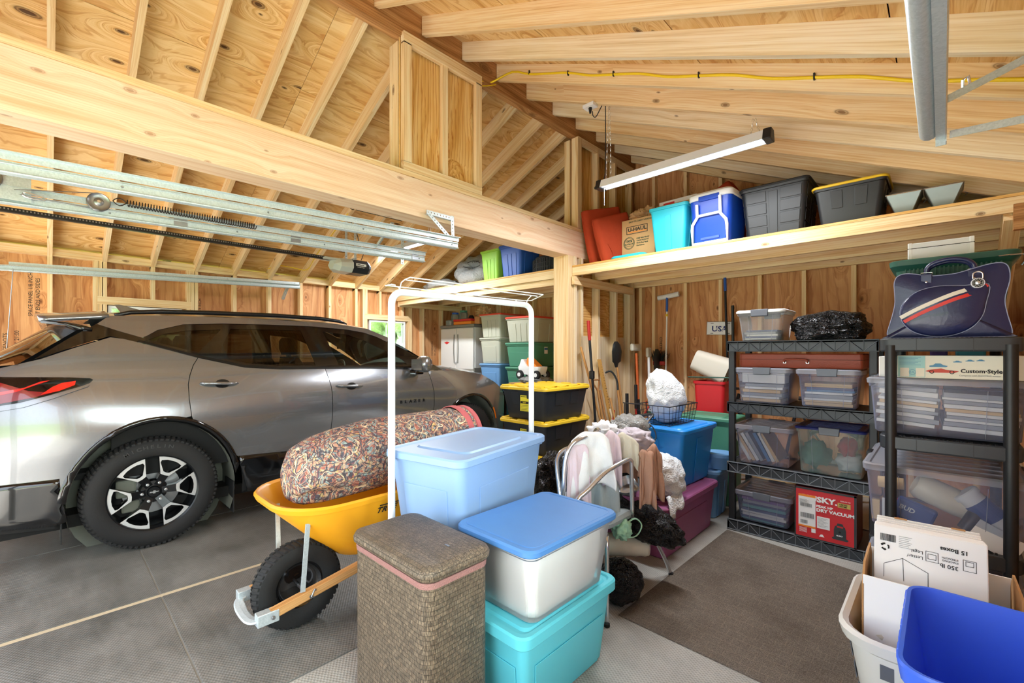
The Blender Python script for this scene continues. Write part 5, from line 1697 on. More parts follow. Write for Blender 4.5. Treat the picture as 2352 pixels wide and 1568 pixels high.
ytote(.101 + .3135, 'middle black tote with yellow lid in the stack by the support post')
ytote(.101 + .627, 'topmost black tote with yellow lid and yellow sticker by the support post')

# ---- left back corner stack
col1 = [('tote_skyblue', None, 0, .43, 'dusty blue tote at the very bottom behind the bonnet, left stack'), ('tote_skyblue', None, .43, .38, 'pale blue tote second from the floor behind the bonnet'),
        ('tote_skyblue', None, .81, .385, 'sky blue tote just above the bonnet under a grey tote'), ('tote_grey', None, 1.195, .38, 'plain grey tote with grey lid beside the white cabinet'), ('tote_grey', 'lid_red', 1.575, .35, 'grey tote with red lid on top of the left stack beside the cabinet')]
for c, l, z, h, lab in col1:
    tote('storage_tote', lab, (-4.77, 4.76, z + .001), .46, .60, h - .002, c, l, taper=.88, style='ribs' if l else 'panel', lidh=.026, group='totes stacked in the left back corner')
col2 = [('tote_green', 0, .185, 'short green tote on the floor at the bottom of the right back stack'), ('tote_green', .185, .33, 'green tote second from the floor, fourth below the red lid'), ('tote_green', .515, .325, 'green tote third below the grey one with red lid'),
        ('tote_green', .84, .325, 'green tote second below the grey one with red lid'), ('tote_green', 1.165, .325, 'top green tote with a white label, directly under the grey one'), ('tote_grey', 1.492, .345, 'grey tote with red lid on top of the green stack')]
for c, z, h, lab in col2:
    t = tote('storage_tote', lab, (-4.05, 4.62, z + .001), .52, .62, h - .002, c, 'lid_red' if c == 'tote_grey' else None, taper=.88, style='ribs' if c == 'tote_grey' else 'step', lidh=.026, group='totes stacked in the left back corner')
    if z > 1.1 and c == 'tote_green':
        sticker(t, .2475, -.02, .22, 1, 0, .07, .09); sticker(t, .249, -.02, .24, 1, 0, .066, .03, 'label_blue')

# white utility cabinet
plain('cabinet_white', '#e3e2dd', 0.5); plain('cabinet_grey', '#807e76', 0.5)
cab = thing('utility_cabinet', 'tall white plastic cabinet with four doors in the left back corner', 'cabinet', (-5.78, 4.93, .001))
MB().box(-.43, .43, -.22, .23, 0, 1.76).build('body', 'cabinet_white', cab, bevel=.01)
MB().box(-.44, .44, -.25, .24, 1.762, 1.81).build('cabinet_top', 'cabinet_grey', cab, bevel=.01)
MB().box(.41, .436, -.24, .235, 1.04, 1.11).build('side_band', 'cabinet_grey', cab, bevel=.004)
for (x0, x1, s) in ((-.42, -.005, 1), (.005, .42, -1)):
    for (z0, z1) in ((.06, 1.06), (1.08, 1.75)):
        dd = MB().box(x0, x1, -.255, -.222, z0, z1).build('door', 'cabinet_white', cab, bevel=.012)
        hx = x1 - .04 if s > 0 else x0 + .04
        MB().tube([(hx, -.258, z1 - .10), (hx + s * -.012, -.262, (z0 + z1) / 2), (hx, -.258, z0 + .10)], .010, 6, smooth=4).build('handle', 'cabinet_grey', dd)
        MB().tube([(0 - s * .012, -.26, z0 + .12), (0 - s * .02, -.275, z0 + .10), (-s * .012, -.26, z0 + .08)], .004, 6).build('latch', 'steel', dd)
ba = MB().prism([(-.2, 0), (-.08, .03), (.05, 0), (-.08, -.05)], 0, .001, Matrix.Translation((-.20, -.2565, 1.52)) @ Matrix.Rotation(PI / 2, 4, 'X') @ Matrix.Scale(.6, 4)).build('badge', 'label_red', cab)
# things on the cabinet
def jar(x, y, r, h, lidc, lab, z=1.812):
    t = thing('storage_jar', lab, 'jar', (x, y, z), group='jars on the white cabinet')
    MB().lathe([(0, 0), (r, 0), (r, h * .8), (r * .8, h * .9)], 20).build('jar_body', 'teal_clear', t, smooth=40)
    MB().lathe([(0, h), (r * .85, h), (r * .85, h * .88), (0, h * .88)], 20).build('lid', lidc, t, smooth=40)
jar(-6.02, 4.85, .07, .22, 'tote_navy', 'clear jar with blue lid on the cabinet'); jar(-5.86, 4.9, .075, .25, 'tote_green', 'clear jar with green lid on the cabinet')
o = MB().box(-6.12, -6.0, 4.72, 4.80, 1.812, 1.90).build('food_box', 'teal_clear', bevel=.008); tag(o, 'small pale green plastic box at the cabinet corner', 'box')
o = MB().lathe([(0, 0), (.05, 0), (.05, .12), (.03, .16), (0, .16)], 16, Matrix.Translation((-5.66, 4.9, 1.812))).build('spray_can', 'black_plastic', smooth=40); tag(o, 'small dark can between jars and paper bag on the cabinet', 'can')
t = thing('tool_tray', 'red and orange tool tray on top of the white cabinet', 'tray', (-5.62, 4.74, 1.812))
MB().box(-.24, .20, -.06, .06, 0, .05).build('tray_base', 'label_orange', t, bevel=.01); MB().box(-.26, .18, -.05, .05, .052, .09).build('tray_lid', 'label_red', t, bevel=.012)
o = MB().box(-5.42, -5.30, 4.76, 4.98, 1.812, 1.93).build('cardboard_box', 'wall_ply', bevel=.004); tag(o, 'small cardboard box at the right end of the cabinet top', 'box')
plain('kraft', '#c9a171', 0.85, bump=.5, bscale=18); plain('cardboard', '#b98a58', 0.85, var=.05)
v_, f_ = blob((-5.33, 4.88, 2.0), (.15, .10, .09), .6, 3.2, 4, flat=1.932)
o = MB().add(v_, f_).build('paper_bag', 'kraft'); tag(o, 'crumpled brown paper bag on the cardboard box on the cabinet', 'bag')

# toy truck on a grey bag on a carton
o = MB().box(-3.93, -3.42, 4.02, 4.32, .001, .98).build('tall_carton', 'cardboard', bevel=.004); tag(o, 'tall cardboard carton behind the yellow lidded totes under the toy truck', 'box')
v_, f_ = blob((-3.62, 4.17, 1.02), (.22, .16, .05), .3, 3, 2, flat=.981)
o = MB().add(v_, f_).build('grey_bag', 'bag_clear_grey', smooth=True); tag(o, 'flat grey plastic bag under the toy truck', 'bag')
ty = thing('toy_truck', 'small white toy truck with orange seat and black wheels', 'toy', (-3.66, 4.17, 1.055))
MB().loft([rr(.30, .16, .03, .03), rr(.36, .17, .03, .10), rr(.37, .17, .03, .13)]).build('truck_body', 'white_metal', ty, bevel=.004)
MB().hexa([Vector(p) for p in ((-.16, -.08, .13), (-.02, -.08, .13), (-.02, .08, .13), (-.16, .08, .13), (-.13, -.07, .22), (-.10, -.07, .22), (-.10, .07, .22), (-.13, .07, .22))]).build('hood', 'white_metal', ty, bevel=.006)
MB().hexa([Vector(p) for p in ((-.06, -.06, .13), (.12, -.06, .13), (.12, .06, .13), (-.06, .06, .13), (-.05, -.05, .24), (-.01, -.05, .23), (-.01, .05, .23), (-.05, .05, .24))]).build('seat', 'label_orange', ty, bevel=.008)
for x in (-.13, .14):
    for y in (-.09, .09):
        wv_ = MB().cyl((x, y - .02, .03), (x, y + .02, .03), .055, n=20).build('wheel', 'rubber', ty, bevel=.008)
        MB().cyl((x, y - .023, .03), (x, y + .023, .03), .025, n=12).build('hub', 'white_metal', wv_)
# ================================================================= things on the two lofts
Z0 = 2.304
def cushion(name, label, loc, w, h, t, rx, ry, rz, grp='terracotta cushions on the loft'):
    o = thing(name, label, 'cushion', loc, rz, grp, rx, ry)
    b = MB(); rings = []
    for (z, k) in ((-h / 2, .86), (-h / 2 + .02, .95), (-h * .25, 1), (0, 1.02), (h * .25, 1), (h / 2 - .02, .95), (h / 2, .86)):
        rings.append(rr(w * (1 if abs(z) < h * .4 else .96), t * k, t * .42, z, k=5))
    b.loft(rings)
    b.build('cushion_body', 'cushion_red', o, smooth=True)
    P = [(-w / 2 + .02, 0, -h / 2), (w / 2 - .02, 0, -h / 2), (w / 2 - .002, 0, -h / 2 + .03), (w / 2 - .002, 0, h / 2 - .03), (w / 2 - .02, 0, h / 2), (-w / 2 + .02, 0, h / 2), (-w / 2 + .002, 0, h / 2 - .03), (-w / 2 + .002, 0, -h / 2 + .03)]
    MB().tube(P, .006, 6, closed=True).build('piping', 'cushion_red', o, smooth=True)
    for s in (-1, 1):
        MB().tube([(w / 2 * .6 * s, -t * .4, -h / 2 + .03), (w / 2 * .6 * s + .02, -t * .6, -h / 2 + .10), (w / 2 * .6 * s - .01, -t * .55, -h / 2 + .22)], .004, 5, smooth=3).build('tie', 'cushion_red', o)
    return o
cushion('cushion', 'larger terracotta cushion leaning against the studs at the left end of the loft', (-2.72, 4.33, 2.635), .50, .64, .13, 0, math.radians(-12), math.radians(66))
cushion('cushion', 'smaller terracotta cushion leaning beside the moving carton', (-2.53, 4.22, 2.57), .44, .50, .13, 0, math.radians(-16), math.radians(62))
cushion('cushion', 'terracotta cushion poking up behind the blue cooler', (-1.60, 4.80, 2.72), .50, .62, .12, math.radians(-6), math.radians(-32), math.radians(8))

def moving_carton(label, loc, w, d, h, full=True):
    t = thing('moving_carton', label, 'box', loc, 0, 'brown moving cartons')
    MB().box(-w / 2, w / 2, -d / 2, d / 2, 0, h).build('carton', 'cardboard2', t, bevel=.003)
    y = -d / 2 - .001
    X = (1, 0, 0); Zv = (0, 0, 1)
    s = w / .36
    text('EASY-TO-CARRY HANDLES', .021 * s, 'ink_green', t, (-.10 * s, y, h - .035), X, Zv, bold=.0005)
    MB().box(-.11 * s, .10 * s, y - .001, y, h - .135 * s, h - .128 * s).build('print_line', 'label_orange', t)
    fr_ = MB()
    z0, z1 = h - .150 * s, h - .072 * s
    for (a, b_, c, d_) in ((-.125, .105, z1 - .006, z1), (-.125, .105, z0, z0 + .006)): fr_.box(a * s, b_ * s, y - .001, y, c, d_)
    fr_.box(-.125 * s, -.119 * s, y - .001, y, z0, z1).box(.099 * s, .105 * s, y - .001, y, z0, z1)
    fr_.build('logo_frame', 'ink', t)
    text('U-HAUL', .050 * s, 'ink', t, (-.11 * s, y, h - .122 * s), X, Zv, bold=.0015, sx=1.12)
    if full:
        cr = MB()
        for rad in (.062, .054):
            cr.tube([(-.10 + rad * math.cos(a * PI / 14), y, h - .245 + rad * math.sin(a * PI / 14)) for a in range(28)], .0025, 4, closed=True)
        cr.build('guarantee_ring', 'ink_green', t)
        text('100%', .036, 'ink_green', t, (-.142, y, h - .235), X, Zv, bold=.001)
        text('BUYBACK', .022, 'ink_green', t, (-.148, y, h - .262), X, Zv, bold=.0006)
        text('GUARANTEE', .013, 'ink_green', t, (-.142, y, h - .280), X, Zv)
        for i, ln in enumerate(('KEEP MOVING?', 'TAKE PLENTY!', "We'll Buy Back", 'the Extras.')):
            text(ln, .021, 'ink_green', t, (-.015, y, h - .215 - i * .024), X, Zv, bold=.0005)
        MB().box(-w / 2 + .005, w / 2 - .005, y - .0005, y, .03, .058).build('green_band', 'ink_green', t)
    return t
plain('cardboard2', '#c99f6c', 0.85, var=.04)
moving_carton('moving carton with printed front beside the terracotta cushions', (-2.26, 4.40, Z0), .37, .37, .44)
v_, f_ = blob((-2.27, 4.40, 2.80), (.16, .14, .085), .55, 3.0, 8, flat=2.746)
o = MB().add(v_, f_).build('crumpled_paper', 'kraft'); tag(o, 'crumpled brown packing paper on top of the left carton', 'paper')
moving_carton('moving carton half hidden behind the turquoise tote', (-1.94, 4.58, Z0), .40, .36, .57, full=False)
t = thing('white_flat_box', 'flat white box with red label lying on the rear carton', 'box', (-1.94, 4.60, Z0 + .571), math.radians(-3))
MB().box(-.20, .20, -.15, .15, 0, .055).build('box_body', 'paper_white', t, bevel=.003)
MB().box(-.15, -.03, -.152, -.150, .004, .034).build('red_label', 'label_red', t)
tote('storage_tote', 'small turquoise open tote on the loft between carton and cooler', (-1.855, 4.17, Z0), .40, .34, .43, 'tote_cyan', taper=.78, style='tab', lid=False, rim=.02, cat='storage tote')
o = MB().loft([rr(.36, .20, .05, Z0, cx=-2.26, cy=4.075), rr(.38, .21, .05, Z0 + .012, cx=-2.26, cy=4.075), rr(.36, .19, .05, Z0 + .028, cx=-2.26, cy=4.075)]).build('tote_lid', 'tote_cyan', smooth=40)
tag(o, 'turquoise tote lid lying flat at the loft edge in front of the carton', 'lid')
# cooler
plain('cooler_blue', '#1245b4', 0.35); plain('cooler_white', '#eef0f0', 0.4)
ck = thing('cooler', 'blue wheeled cooler with white lid and white pull handle', 'cooler', (-1.455, 4.20, Z0), math.radians(-3))
MB().loft([rr(.30, .34, .05, 0), rr(.32, .36, .05, .02), rr(.36, .40, .05, .35), rr(.37, .41, .05, .40)]).build('cooler_body', 'cooler_blue', ck, smooth=40)
MB().loft([rr(.37, .41, .05, .402), rr(.385, .425, .055, .41), rr(.385, .425, .055, .45), rr(.35, .39, .05, .468)]).build('cooler_lid', 'cooler_white', ck, smooth=40)
MB().box(-.09, .09, -.218, -.19, .385, .43).build('latch', 'cooler_blue', ck, bevel=.006)
yy = -.212
P = [(-.10, .36), (-.10, .25), (-.145, .19), (-.15, .15), (-.15, .02), (.15, .02), (.15, .15), (.145, .19), (.10, .25), (.10, .40)]
MB().tube([(x, -.185 - .035 * (z / .40) - .006, z) for x, z in P], .013, 8).tube([(-.10, -.214, .26), (.10, -.214, .26)], .012, 8).build('pull_handle', 'cooler_white', ck, smooth=40)
MB().box(-.08, .08, -.19, -.18, .05, .07).build('foot_strip', 'cooler_blue', ck)
tote('storage_tote', 'big black ribbed tote on the loft beside the cooler', (-1.0, 4.34, Z0), .52, .50, .445, 'tote_black', taper=.84, style='bands', lidh=.02)
t = tote('storage_tote', 'black tote with yellow rimmed lid on the loft', (-.505, 4.33, Z0), .47, .44, .335, 'tote_black', 'yellow_lid', taper=.80, style='handle', lidh=.022, plateau=.5)
# metal planters
plain('zinc', '#8e9a98', 0.4, 0.6, var=.15)
for i, (x, lab) in enumerate(((-.195, 'left tapered zinc planter on the loft'), (.005, 'right tapered zinc planter at the loft end'))):
    t = thing('metal_planter', lab, 'planter', (x, 4.22, Z0), group='zinc planters on the loft')
    b = MB()
    wt, wb2, h = .095, .03, .165
    b.loft([rr(.06, .10, .004, 0, k=1), rr(.19, .22, .004, h, k=1), rr(.184, .214, .004, h, k=1), rr(.054, .094, .004, .004, k=1)])
    b.build('planter_body', 'zinc', t)
    b = MB().tube([p + Vector((0, 0, 0)) for p in rr(.19, .22, .004, h, k=1)], .004, 5, closed=True).build('rolled_rim', 'chrome', t)
    MB().tube([(.10, -.02, .12), (.115, -.02, .11), (.10, -.02, .095)], .003, 5).build('ring', 'steel', t)

# left loft
v_, f_ = blob((-4.98, 4.36, Z0 + .25), (.34, .26, .27), .18, 2.2, 3, flat=Z0 + .002, n=5)
t = thing('bagged_inner_tube', 'large grey plastic wrapped inner tube with black print on the left loft', 'bag', (0, 0, 0))
def torus_bag(c, R1, r1, tilt, nm, par, sx=1.0):
    b = MB(); rings = []
    M = Matrix.Translation(c) @ Matrix.Rotation(tilt, 4, 'X') @ Matrix.Rotation(.15, 4, 'Y')
    n, m = 44, 18
    vs = []
    for i in range(n):
        a = 2 * PI * i / n
        for j in range(m):
            q = 2 * PI * j / m
            rr_ = r1 * (1 + .10 * math.sin(a * 9) * (1 if math.cos(q) > 0 else .3) + .10 * noise.noise(Vector((math.cos(a) * 2, math.sin(a) * 2, q))))
            p = Vector(((R1 + rr_ * math.cos(q)) * math.cos(a) * sx, (R1 + rr_ * math.cos(q)) * math.sin(a), rr_ * math.sin(q)))
            vs.append(M @ p)
    fs = [(i * m + j, ((i + 1) % n) * m + j, ((i + 1) % n) * m + (j + 1) % m, i * m + (j + 1) % m) for i in range(n) for j in range(m)]
    b.add(vs, fs)
    return b.build(nm, 'bag_tube', par, smooth=True), M
trash_bag('bag_tube', '#8b8f90', 0.38)
tb, M = torus_bag((-4.97, 4.40, Z0 + .265), .16, .12, math.radians(50), 'tube_wrap', t, 1.35)
MB().add([M @ Vector((.16 * math.cos(a * PI / 10), .12 * math.sin(a * PI / 10), .02)) for a in range(20)], [tuple(range(20))]).build('tube_centre', 'bag_tube', t)
MB().tube([M @ Vector((.16 * math.cos(a * PI / 8) - .02, .07 * math.sin(a * PI / 8), .125 - .02 * abs(math.cos(a * PI / 8)))) for a in range(16)], .004, 5, closed=True).build('print_outline', 'ink', t)
text('TOP', .06, 'ink', t, M @ Vector((-.02, .02, .135)), M.to_3x3() @ Vector((1, 0, 0)), M.to_3x3() @ Vector((0, 1, 0)))
v_, f_ = blob((-5.62, 4.30, Z0 + .085), (.36, .25, .095), .2, 2.5, 6, flat=Z0 + .002)
o = MB().add(v_, f_).build('grey_plastic_bag', 'bag_tube', smooth=True); tag(o, 'flat grey plastic bag at the left end of the loft', 'bag')
tote('storage_tote', 'lime green tote on the left loft', (-4.38, 4.28, Z0), .38, .40, .42, 'tote_lime', taper=.82, style='ribs', lid=False, rim=.02)
tote('storage_tote', 'royal blue tote on the left loft beside the tyre', (-3.99, 4.30, Z0), .42, .44, .44, 'tote_navy', taper=.82, style='ribs', lidh=.03)
t = thing('spare_tyre', 'black car tyre lying on the left loft by the post', 'tyre', (-3.46, 4.45, Z0 + .115))
tt = MB().lathe([(.20, -.095), (.23, -.11), (.30, -.11), (.325, -.08), (.33, 0), (.325, .08), (.30, .11), (.23, .11), (.20, .095), (.205, 0), (.20, -.095)], 48)
for i in range(60):
    a = 2 * PI * i / 60
    for (z0, z1) in ((-.075, -.03), (-.02, .02), (.03, .075)):
        P = [Vector((r * math.cos(a + da), r * math.sin(a + da), z)) for r in (.326, .337) for z, da in ((z0, -.03), (z0, .03), (z1, .03), (z1, -.03))]
        tt.hexa(P)
tt.build('tyre_body', 'rubber', t, smooth=35)
# ================================================================= shelving on the right
plain('rack_plastic', '#33373c', 0.42); plain('rack_web', '#7c8186', 0.5)
# rear rack: square ribbed edges, four shelves
rk = thing('plastic_shelving', 'black plastic four tier shelving with ribbed edges against the back wall', 'shelving unit', (-.745, 3.88, 0))
RW, RD = .91, .46
tops = (.082, .522, .982, 1.446)
for x in (-1, 1):
    for y in (-1, 1):
        MB().cbox((x * (RW / 2 - .028), y * (RD / 2 - .028), .72), (.045, .045, 1.42)).build('post', 'black_plastic', rk, bevel=.006)
for z in tops:
    s = MB()
    s.box(-RW / 2, RW / 2, -RD / 2, RD / 2, z - .012, z - .004)
    for y0 in (-RD / 2, RD / 2 - .012): s.box(-RW / 2, RW / 2, y0, y0 + .012, z - .078 + .004, z)
    for x0 in (-RW / 2, RW / 2 - .012): s.box(x0, x0 + .012, -RD / 2, RD / 2, z - .074, z)
    so_ = s.build('shelf', 'rack_plastic', rk)
    w = MB(); n = 12
    yf = -RD / 2 - .002
    w.box(-RW / 2 - .002, RW / 2 + .002, yf - .004, yf + .004, z - .003, z + .003).box(-RW / 2 - .002, RW / 2 + .002, yf - .004, yf + .004, z - .081 + .004, z - .071)
    for i in range(n + 1):
        x = -RW / 2 + RW * i / n
        w.box(x - .0015, x + .0015, yf - .003, yf, z - .075, z)
        if i < n:
            x2 = x + RW / n
            a, b_ = (z - .073, z - .003) if i % 2 else (z - .003, z - .073)
            w.tube([(x, yf - .002, a), (x2, yf - .002, b_)], .0018, 4)
    w.build('edge_ribs', 'rack_web' if z < .6 else 'dark_metal', so_)
# front rack: round posts, solid edges
fk = thing('plastic_shelving', 'black plastic shelving with round posts close to the camera at the right', 'shelving unit', (.0125, 3.20, 0))
FW, FD = .47, .80
for x in (-.192, .195):
    for y in (-.385, .36):
        MB().cyl((x, y, 0), (x, y, 1.40), .0225, n=24).build('post', 'black_plastic', fk, smooth=40)
for z in (.06, .495, .965, 1.432):
    s = MB()
    s.loft([rr(FW - .01, FD - .01, .04, z - .062), rr(FW, FD, .045, z - .055), rr(FW, FD, .045, z - .004), rr(FW - .008, FD - .008, .045, z), rr(FW - .05, FD - .05, .03, z), rr(FW - .05, FD - .05, .03, z - .012)])
    so_ = s.build('shelf', 'rack_plastic', fk, smooth=30)
    for x in (-.10, .085):
        MB().box(x - .0015, x + .0015, -FD / 2 - .001, -FD / 2 + .002, z - .058, z - .004).build('seam', 'black_plastic', so_)
    sl_ = MB()
    for i in range(26):
        x = -.19 + i * .015
        if i % 5 == 4: continue
        sl_.box(x - .004, x + .004, -FD / 2 + .03, -FD / 2 + .055, z - .001, z + .0015)
    sl_.build('slots', 'dark_inside', so_)

# ---- clear bins with latches
def clear_bin(label, loc, W, D, H, rz=0.0, body='clear_plastic', lid='clear_lid', group='clear latch bins on the shelving', clip='lamp_housing_dark', ribs=2, r=.03, taper=.88, lidh=.035, corner=False):
    t = thing('clear_bin', label, 'storage bin', loc, rz, group)
    hb = H - lidh * .6
    def half(z):
        k = taper + (1 - taper) * z / H
        return (W / 2 - .012) * k, (D / 2 - .012) * k
    rings = []
    for z, e in ((0, -.006), (.008, 0), (hb * .5, 0), (hb - .03, 0), (hb - .028, .007), (hb, .008)):
        w, d = half(z); rings.append(rr(2 * (w + e), 2 * (d + e), r, z))
    MB().loft(rings, caps=(True, False)).build('body', body, t, smooth=30)
    # ribs on the front
    for k in range(ribs):
        u = -.5 + k * 1.0 / max(1, ribs - 1)
        (w0, d0), (w1, d1) = half(.01), half(hb - .03)
        MB().tube([(u * w0 * 1.1, -d0 - .001, .01), (u * w1 * 1.1, -d1 - .001, hb - .03)], .0015, 4).build('rib', 'clear_lid', t)
    l = MB()
    l.loft([rr(W, D, r + .01, H - lidh), rr(W + .004, D + .004, r + .012, H - .008), rr(W - .02, D - .02, r, H - .001), rr(W - .05, D - .05, r, H - .003), rr(W - .06, D - .06, r, H - .010), rr(W * .5, D * .5, r, H - .010)], caps=(False, True))
    for k in range(5):
        y = -D * .3 + k * D * .15
        l.box(-W * .36, W * .36, y - .003, y + .003, H - .010, H - .004)
    lo_ = l.build('lid', lid, t, smooth=30)
    for s in ((-1, 1) if not corner else ()):
        MB().hexa([Vector(p) for p in ((-.055, s * (D / 2 - .012), H - .052), (.055, s * (D / 2 - .012), H - .052), (.055, s * (D / 2 + .008), H - .048), (-.055, s * (D / 2 + .008), H - .048),
                                       (-.06, s * (D / 2 - .012), H + .002), (.06, s * (D / 2 - .012), H + .002), (.06, s * (D / 2 + .004), H + .002), (-.06, s * (D / 2 + .004), H + .002))]).build('latch', 'latch_grey', t, bevel=.003)
    if corner:
        for s in (-1, 1):
            MB().box(s * (W / 2) - .012, s * (W / 2) + .012, -.05, .05, H - .05, H + .003).build('latch', 'black_plastic', t, bevel=.004)
    return t
plain('latch_grey', '#5c6068', 0.4)
plain('folder_manila', '#dfbb86', 0.8, var=.05); plain('folder_white', '#eceae6', 0.8, var=.04); plain('folder_blue', '#4f7fae', 0.7); plain('folder_teal', '#5f9fa0', 0.7); plain('folder_purple', '#7f5f98', 0.7); plain('folder_navy', '#43527f', 0.7); plain('folder_grey', '#9fa2a8', 0.8)
ORD = ['lowest one', 'second from bottom', 'third from bottom', 'fourth from bottom', 'fifth from bottom', 'sixth from bottom', 'seventh from bottom', 'eighth from bottom', 'ninth from bottom', 'tenth from bottom']
def sheets(base, n, x0, x1, y0, y1, z0, dz, mats, lab, grp, tilt=0.0, cat='folder', name='paper_folder', jig=.02):
    z = z0
    for i in range(n):
        h = dz * (.6 + .8 * random.random())
        t_ = MB().box(-(x1 - x0) / 2, (x1 - x0) / 2, -(y1 - y0) / 2, (y1 - y0) / 2, 0, h * .86)
        o = t_.build(name, mats[i % len(mats)])
        o.location = (base[0] + (x0 + x1) / 2 + random.uniform(-jig, jig) * .5, base[1] + (y0 + y1) / 2 + random.uniform(-.004, .004), base[2] + z)
        o.rotation_euler = (0, tilt, random.uniform(-.03, .03))
        cn = mats[i % len(mats)].split('_')[-1].replace('manila', 'manila').replace('navy', 'dark blue')
        tag(o, '%s %s, %s' % (cn, ORD[i], lab), cat, grp)
        z += h
    return z
yA = 3.88
cb1 = clear_bin('clear bin with grey latch on the third shelf, left, holding a white box over papers', (-.965, yA, .984), .385, .44, .265)
sheets((-.965, yA, .984), 6, -.135, .12, -.17, .15, .012, .020, ['folder_manila', 'folder_white', 'folder_grey'], 'papers in left bin, third shelf', 'papers in the left bin of the third shelf')
o = MB().box(-.145, .14, -.175, .15, 0, .075).build('white_box', 'paper_white', bevel=.002); o.location = (-.965, yA, 1.135); tag(o, 'white box on the papers in the left bin of the third shelf', 'box')
cb2 = clear_bin('clear bin with dark latch on the third shelf, right, full of manila and blue folders', (-.565, yA, .984), .375, .44, .265)
sheets((-.565, yA, .984), 9, -.135, .135, -.17, .15, .012, .020, ['folder_manila', 'folder_manila', 'folder_white', 'folder_grey', 'folder_white', 'folder_blue', 'folder_navy', 'folder_manila'], 'folders in right bin, third shelf', 'folders in the right bin of the third shelf')
cb3 = clear_bin('clear bin on the second shelf, left, with slanting books and envelopes', (-.965, yA, .524), .40, .44, .295)
for i in range(7):
    o = MB().box(-.011, .011, -.14, .13, 0, .225).build('slanting_book', ['folder_white', 'folder_manila', 'folder_white', 'folder_grey', 'folder_blue', 'folder_white', 'folder_manila'][i], bevel=.001)
    o.location = (-1.06 + i * .028 + (.02 if i > 3 else 0), yA - .02, .545 + .002 * i); o.rotation_euler = (0, math.radians(-34 + i * 1.5), 0)
    if i in (0, 6): o.rotation_euler.y = math.radians(-30)
    tag(o, ['first', 'second', 'third', 'fourth', 'fifth', 'sixth', 'seventh'][i] + ' slanting book or envelope from the left in the second shelf bin', 'book', 'slanting books in the second shelf bin')
cb4 = clear_bin('clear crate with hinged dark blue lid on the second shelf, right', (-.555, yA, .524), .41, .42, .325, body='teal_clear', lid='lid_navy', taper=.90, lidh=.02)
plain('cloth_green', '#5b8277', 0.9); plain('cloth_red', '#c2384e', 0.9); plain('cloth_tan', '#c9b593', 0.9)
for c, r_, m, nm, lab in (((-.66, yA - .02, .63), (.09, .13, .095), 'cloth_green', 'folded_cloth', 'green cloth inside the crate with dark blue lid'), ((-.47, yA - .05, .71), (.055, .08, .07), 'cloth_red', 'santa_hat', 'red felt hat inside the crate with dark blue lid'),
                             ((-.46, yA, .60), (.085, .12, .07), 'towel_white', 'white_cloth', 'white fluffy cloth under the red hat in the crate'), ((-.40, yA + .02, .75), (.03, .10, .06), 'cloth_tan', 'tan_cloth', 'tan cloth at the right of the crate with dark blue lid')):
    v_, f_ = blob(c, r_, .35, 2.4, len(nm) % 7 + 1, n=3)
    o = MB().add(v_, f_).build(nm, m, smooth=True); tag(o, lab, 'cloth')
cb5 = clear_bin('clear bin on the bottom shelf, left, with purple and teal folders', (-.965, yA, .084), .40, .44, .235, taper=.86)
sheets((-.965, yA, .084), 9, -.15, .14, -.17, .15, .012, .018, ['folder_teal', 'folder_navy', 'folder_white', 'folder_white', 'folder_navy', 'folder_teal', 'folder_navy', 'folder_grey', 'folder_purple'], 'folders in the bottom shelf bin', 'folders in the bottom shelf bin')
# red vacuum carton
plain('carton_red', '#d3232b', 0.45); plain('carton_dkred', '#5c1216', 0.4); plain('carton_gold', '#c9ad5a', 0.4, .3); plain('carton_dark', '#2e3436', 0.5); plain('barcode', '#6d6f70', 0.7)
hv = thing('vacuum_carton', 'red vacuum cleaner carton with white shipping label on the bottom shelf', 'box', (-.575, 3.79, .084))
bw, bd, bh = .345, .30, .345
MB().box(-bw / 2, bw / 2, -bd / 2, bd / 2, 0, bh).build('carton', 'carton_red', hv, bevel=.003)
MB().box(-bw / 2 - .001, bw / 2 + .001, -bd / 2 - .001, bd / 2, bh - .002, bh + .0015).build('carton_top', 'carton_dkred', hv)
MB().box(bw / 2 - .001, bw / 2 + .0015, -bd / 2 - .001, bd / 2, 0, bh).build('carton_side', 'carton_dkred', hv)
e = MB(); yf = -bd / 2 - .001
for (a, b_, c, d_) in ((-bw / 2, bw / 2, bh - .012, bh), (-bw / 2, bw / 2, 0, .008), (-bw / 2, -bw / 2 + .007, 0, bh), (bw / 2 - .012, bw / 2, 0, bh)): e.box(a, b_, yf - .0005, yf, c, d_)
e.build('carton_edge', 'carton_dark', hv)
MB().box(-.150, -.050, yf - .001, yf, .085, .285).build('shipping_label', 'paper_white', hv)
MB().box(-.150, -.050, yf - .0015, yf, .283, .298).build('label_band', 'label_orange', hv); MB().box(-.150, -.050, yf - .0015, yf, .075, .086).build('label_band', 'label_orange', hv)
bc = MB(); random.seed(3)
for (z0, z1, x0, x1) in ((.215, .238, -.14, -.072), (.140, .172, -.138, -.062), (.098, .122, -.138, -.098)):
    x = x0
    while x < x1:
        w_ = random.choice((.0012, .002, .003)); bc.box(x, x + w_, yf - .0022, yf - .001, z0, z1); x += w_ + random.choice((.0012, .002))
for k in range(4): bc.box(-.143, -.100 + .01 * (k % 2), yf - .0022, yf - .001, .262 - k * .007, .2635 - k * .007)
bc.build('barcode', 'barcode', hv)
X_, Z_ = (1, 0, 0), (0, 0, 1)
text('HUSKY.', .050, 'white_print', hv, (-.128, yf - .0006, .262), X_, Z_, bold=.0022, sx=1.18)
MB().box(-.150, -.050, yf - .0016, yf - .0005, .26, .283).build('shipping_label', 'paper_white', hv)
text('PEAK HP', .021, 'white_print', hv, (-.046, yf - .0006, .226), X_, Z_, bold=.0009, sx=1.15)
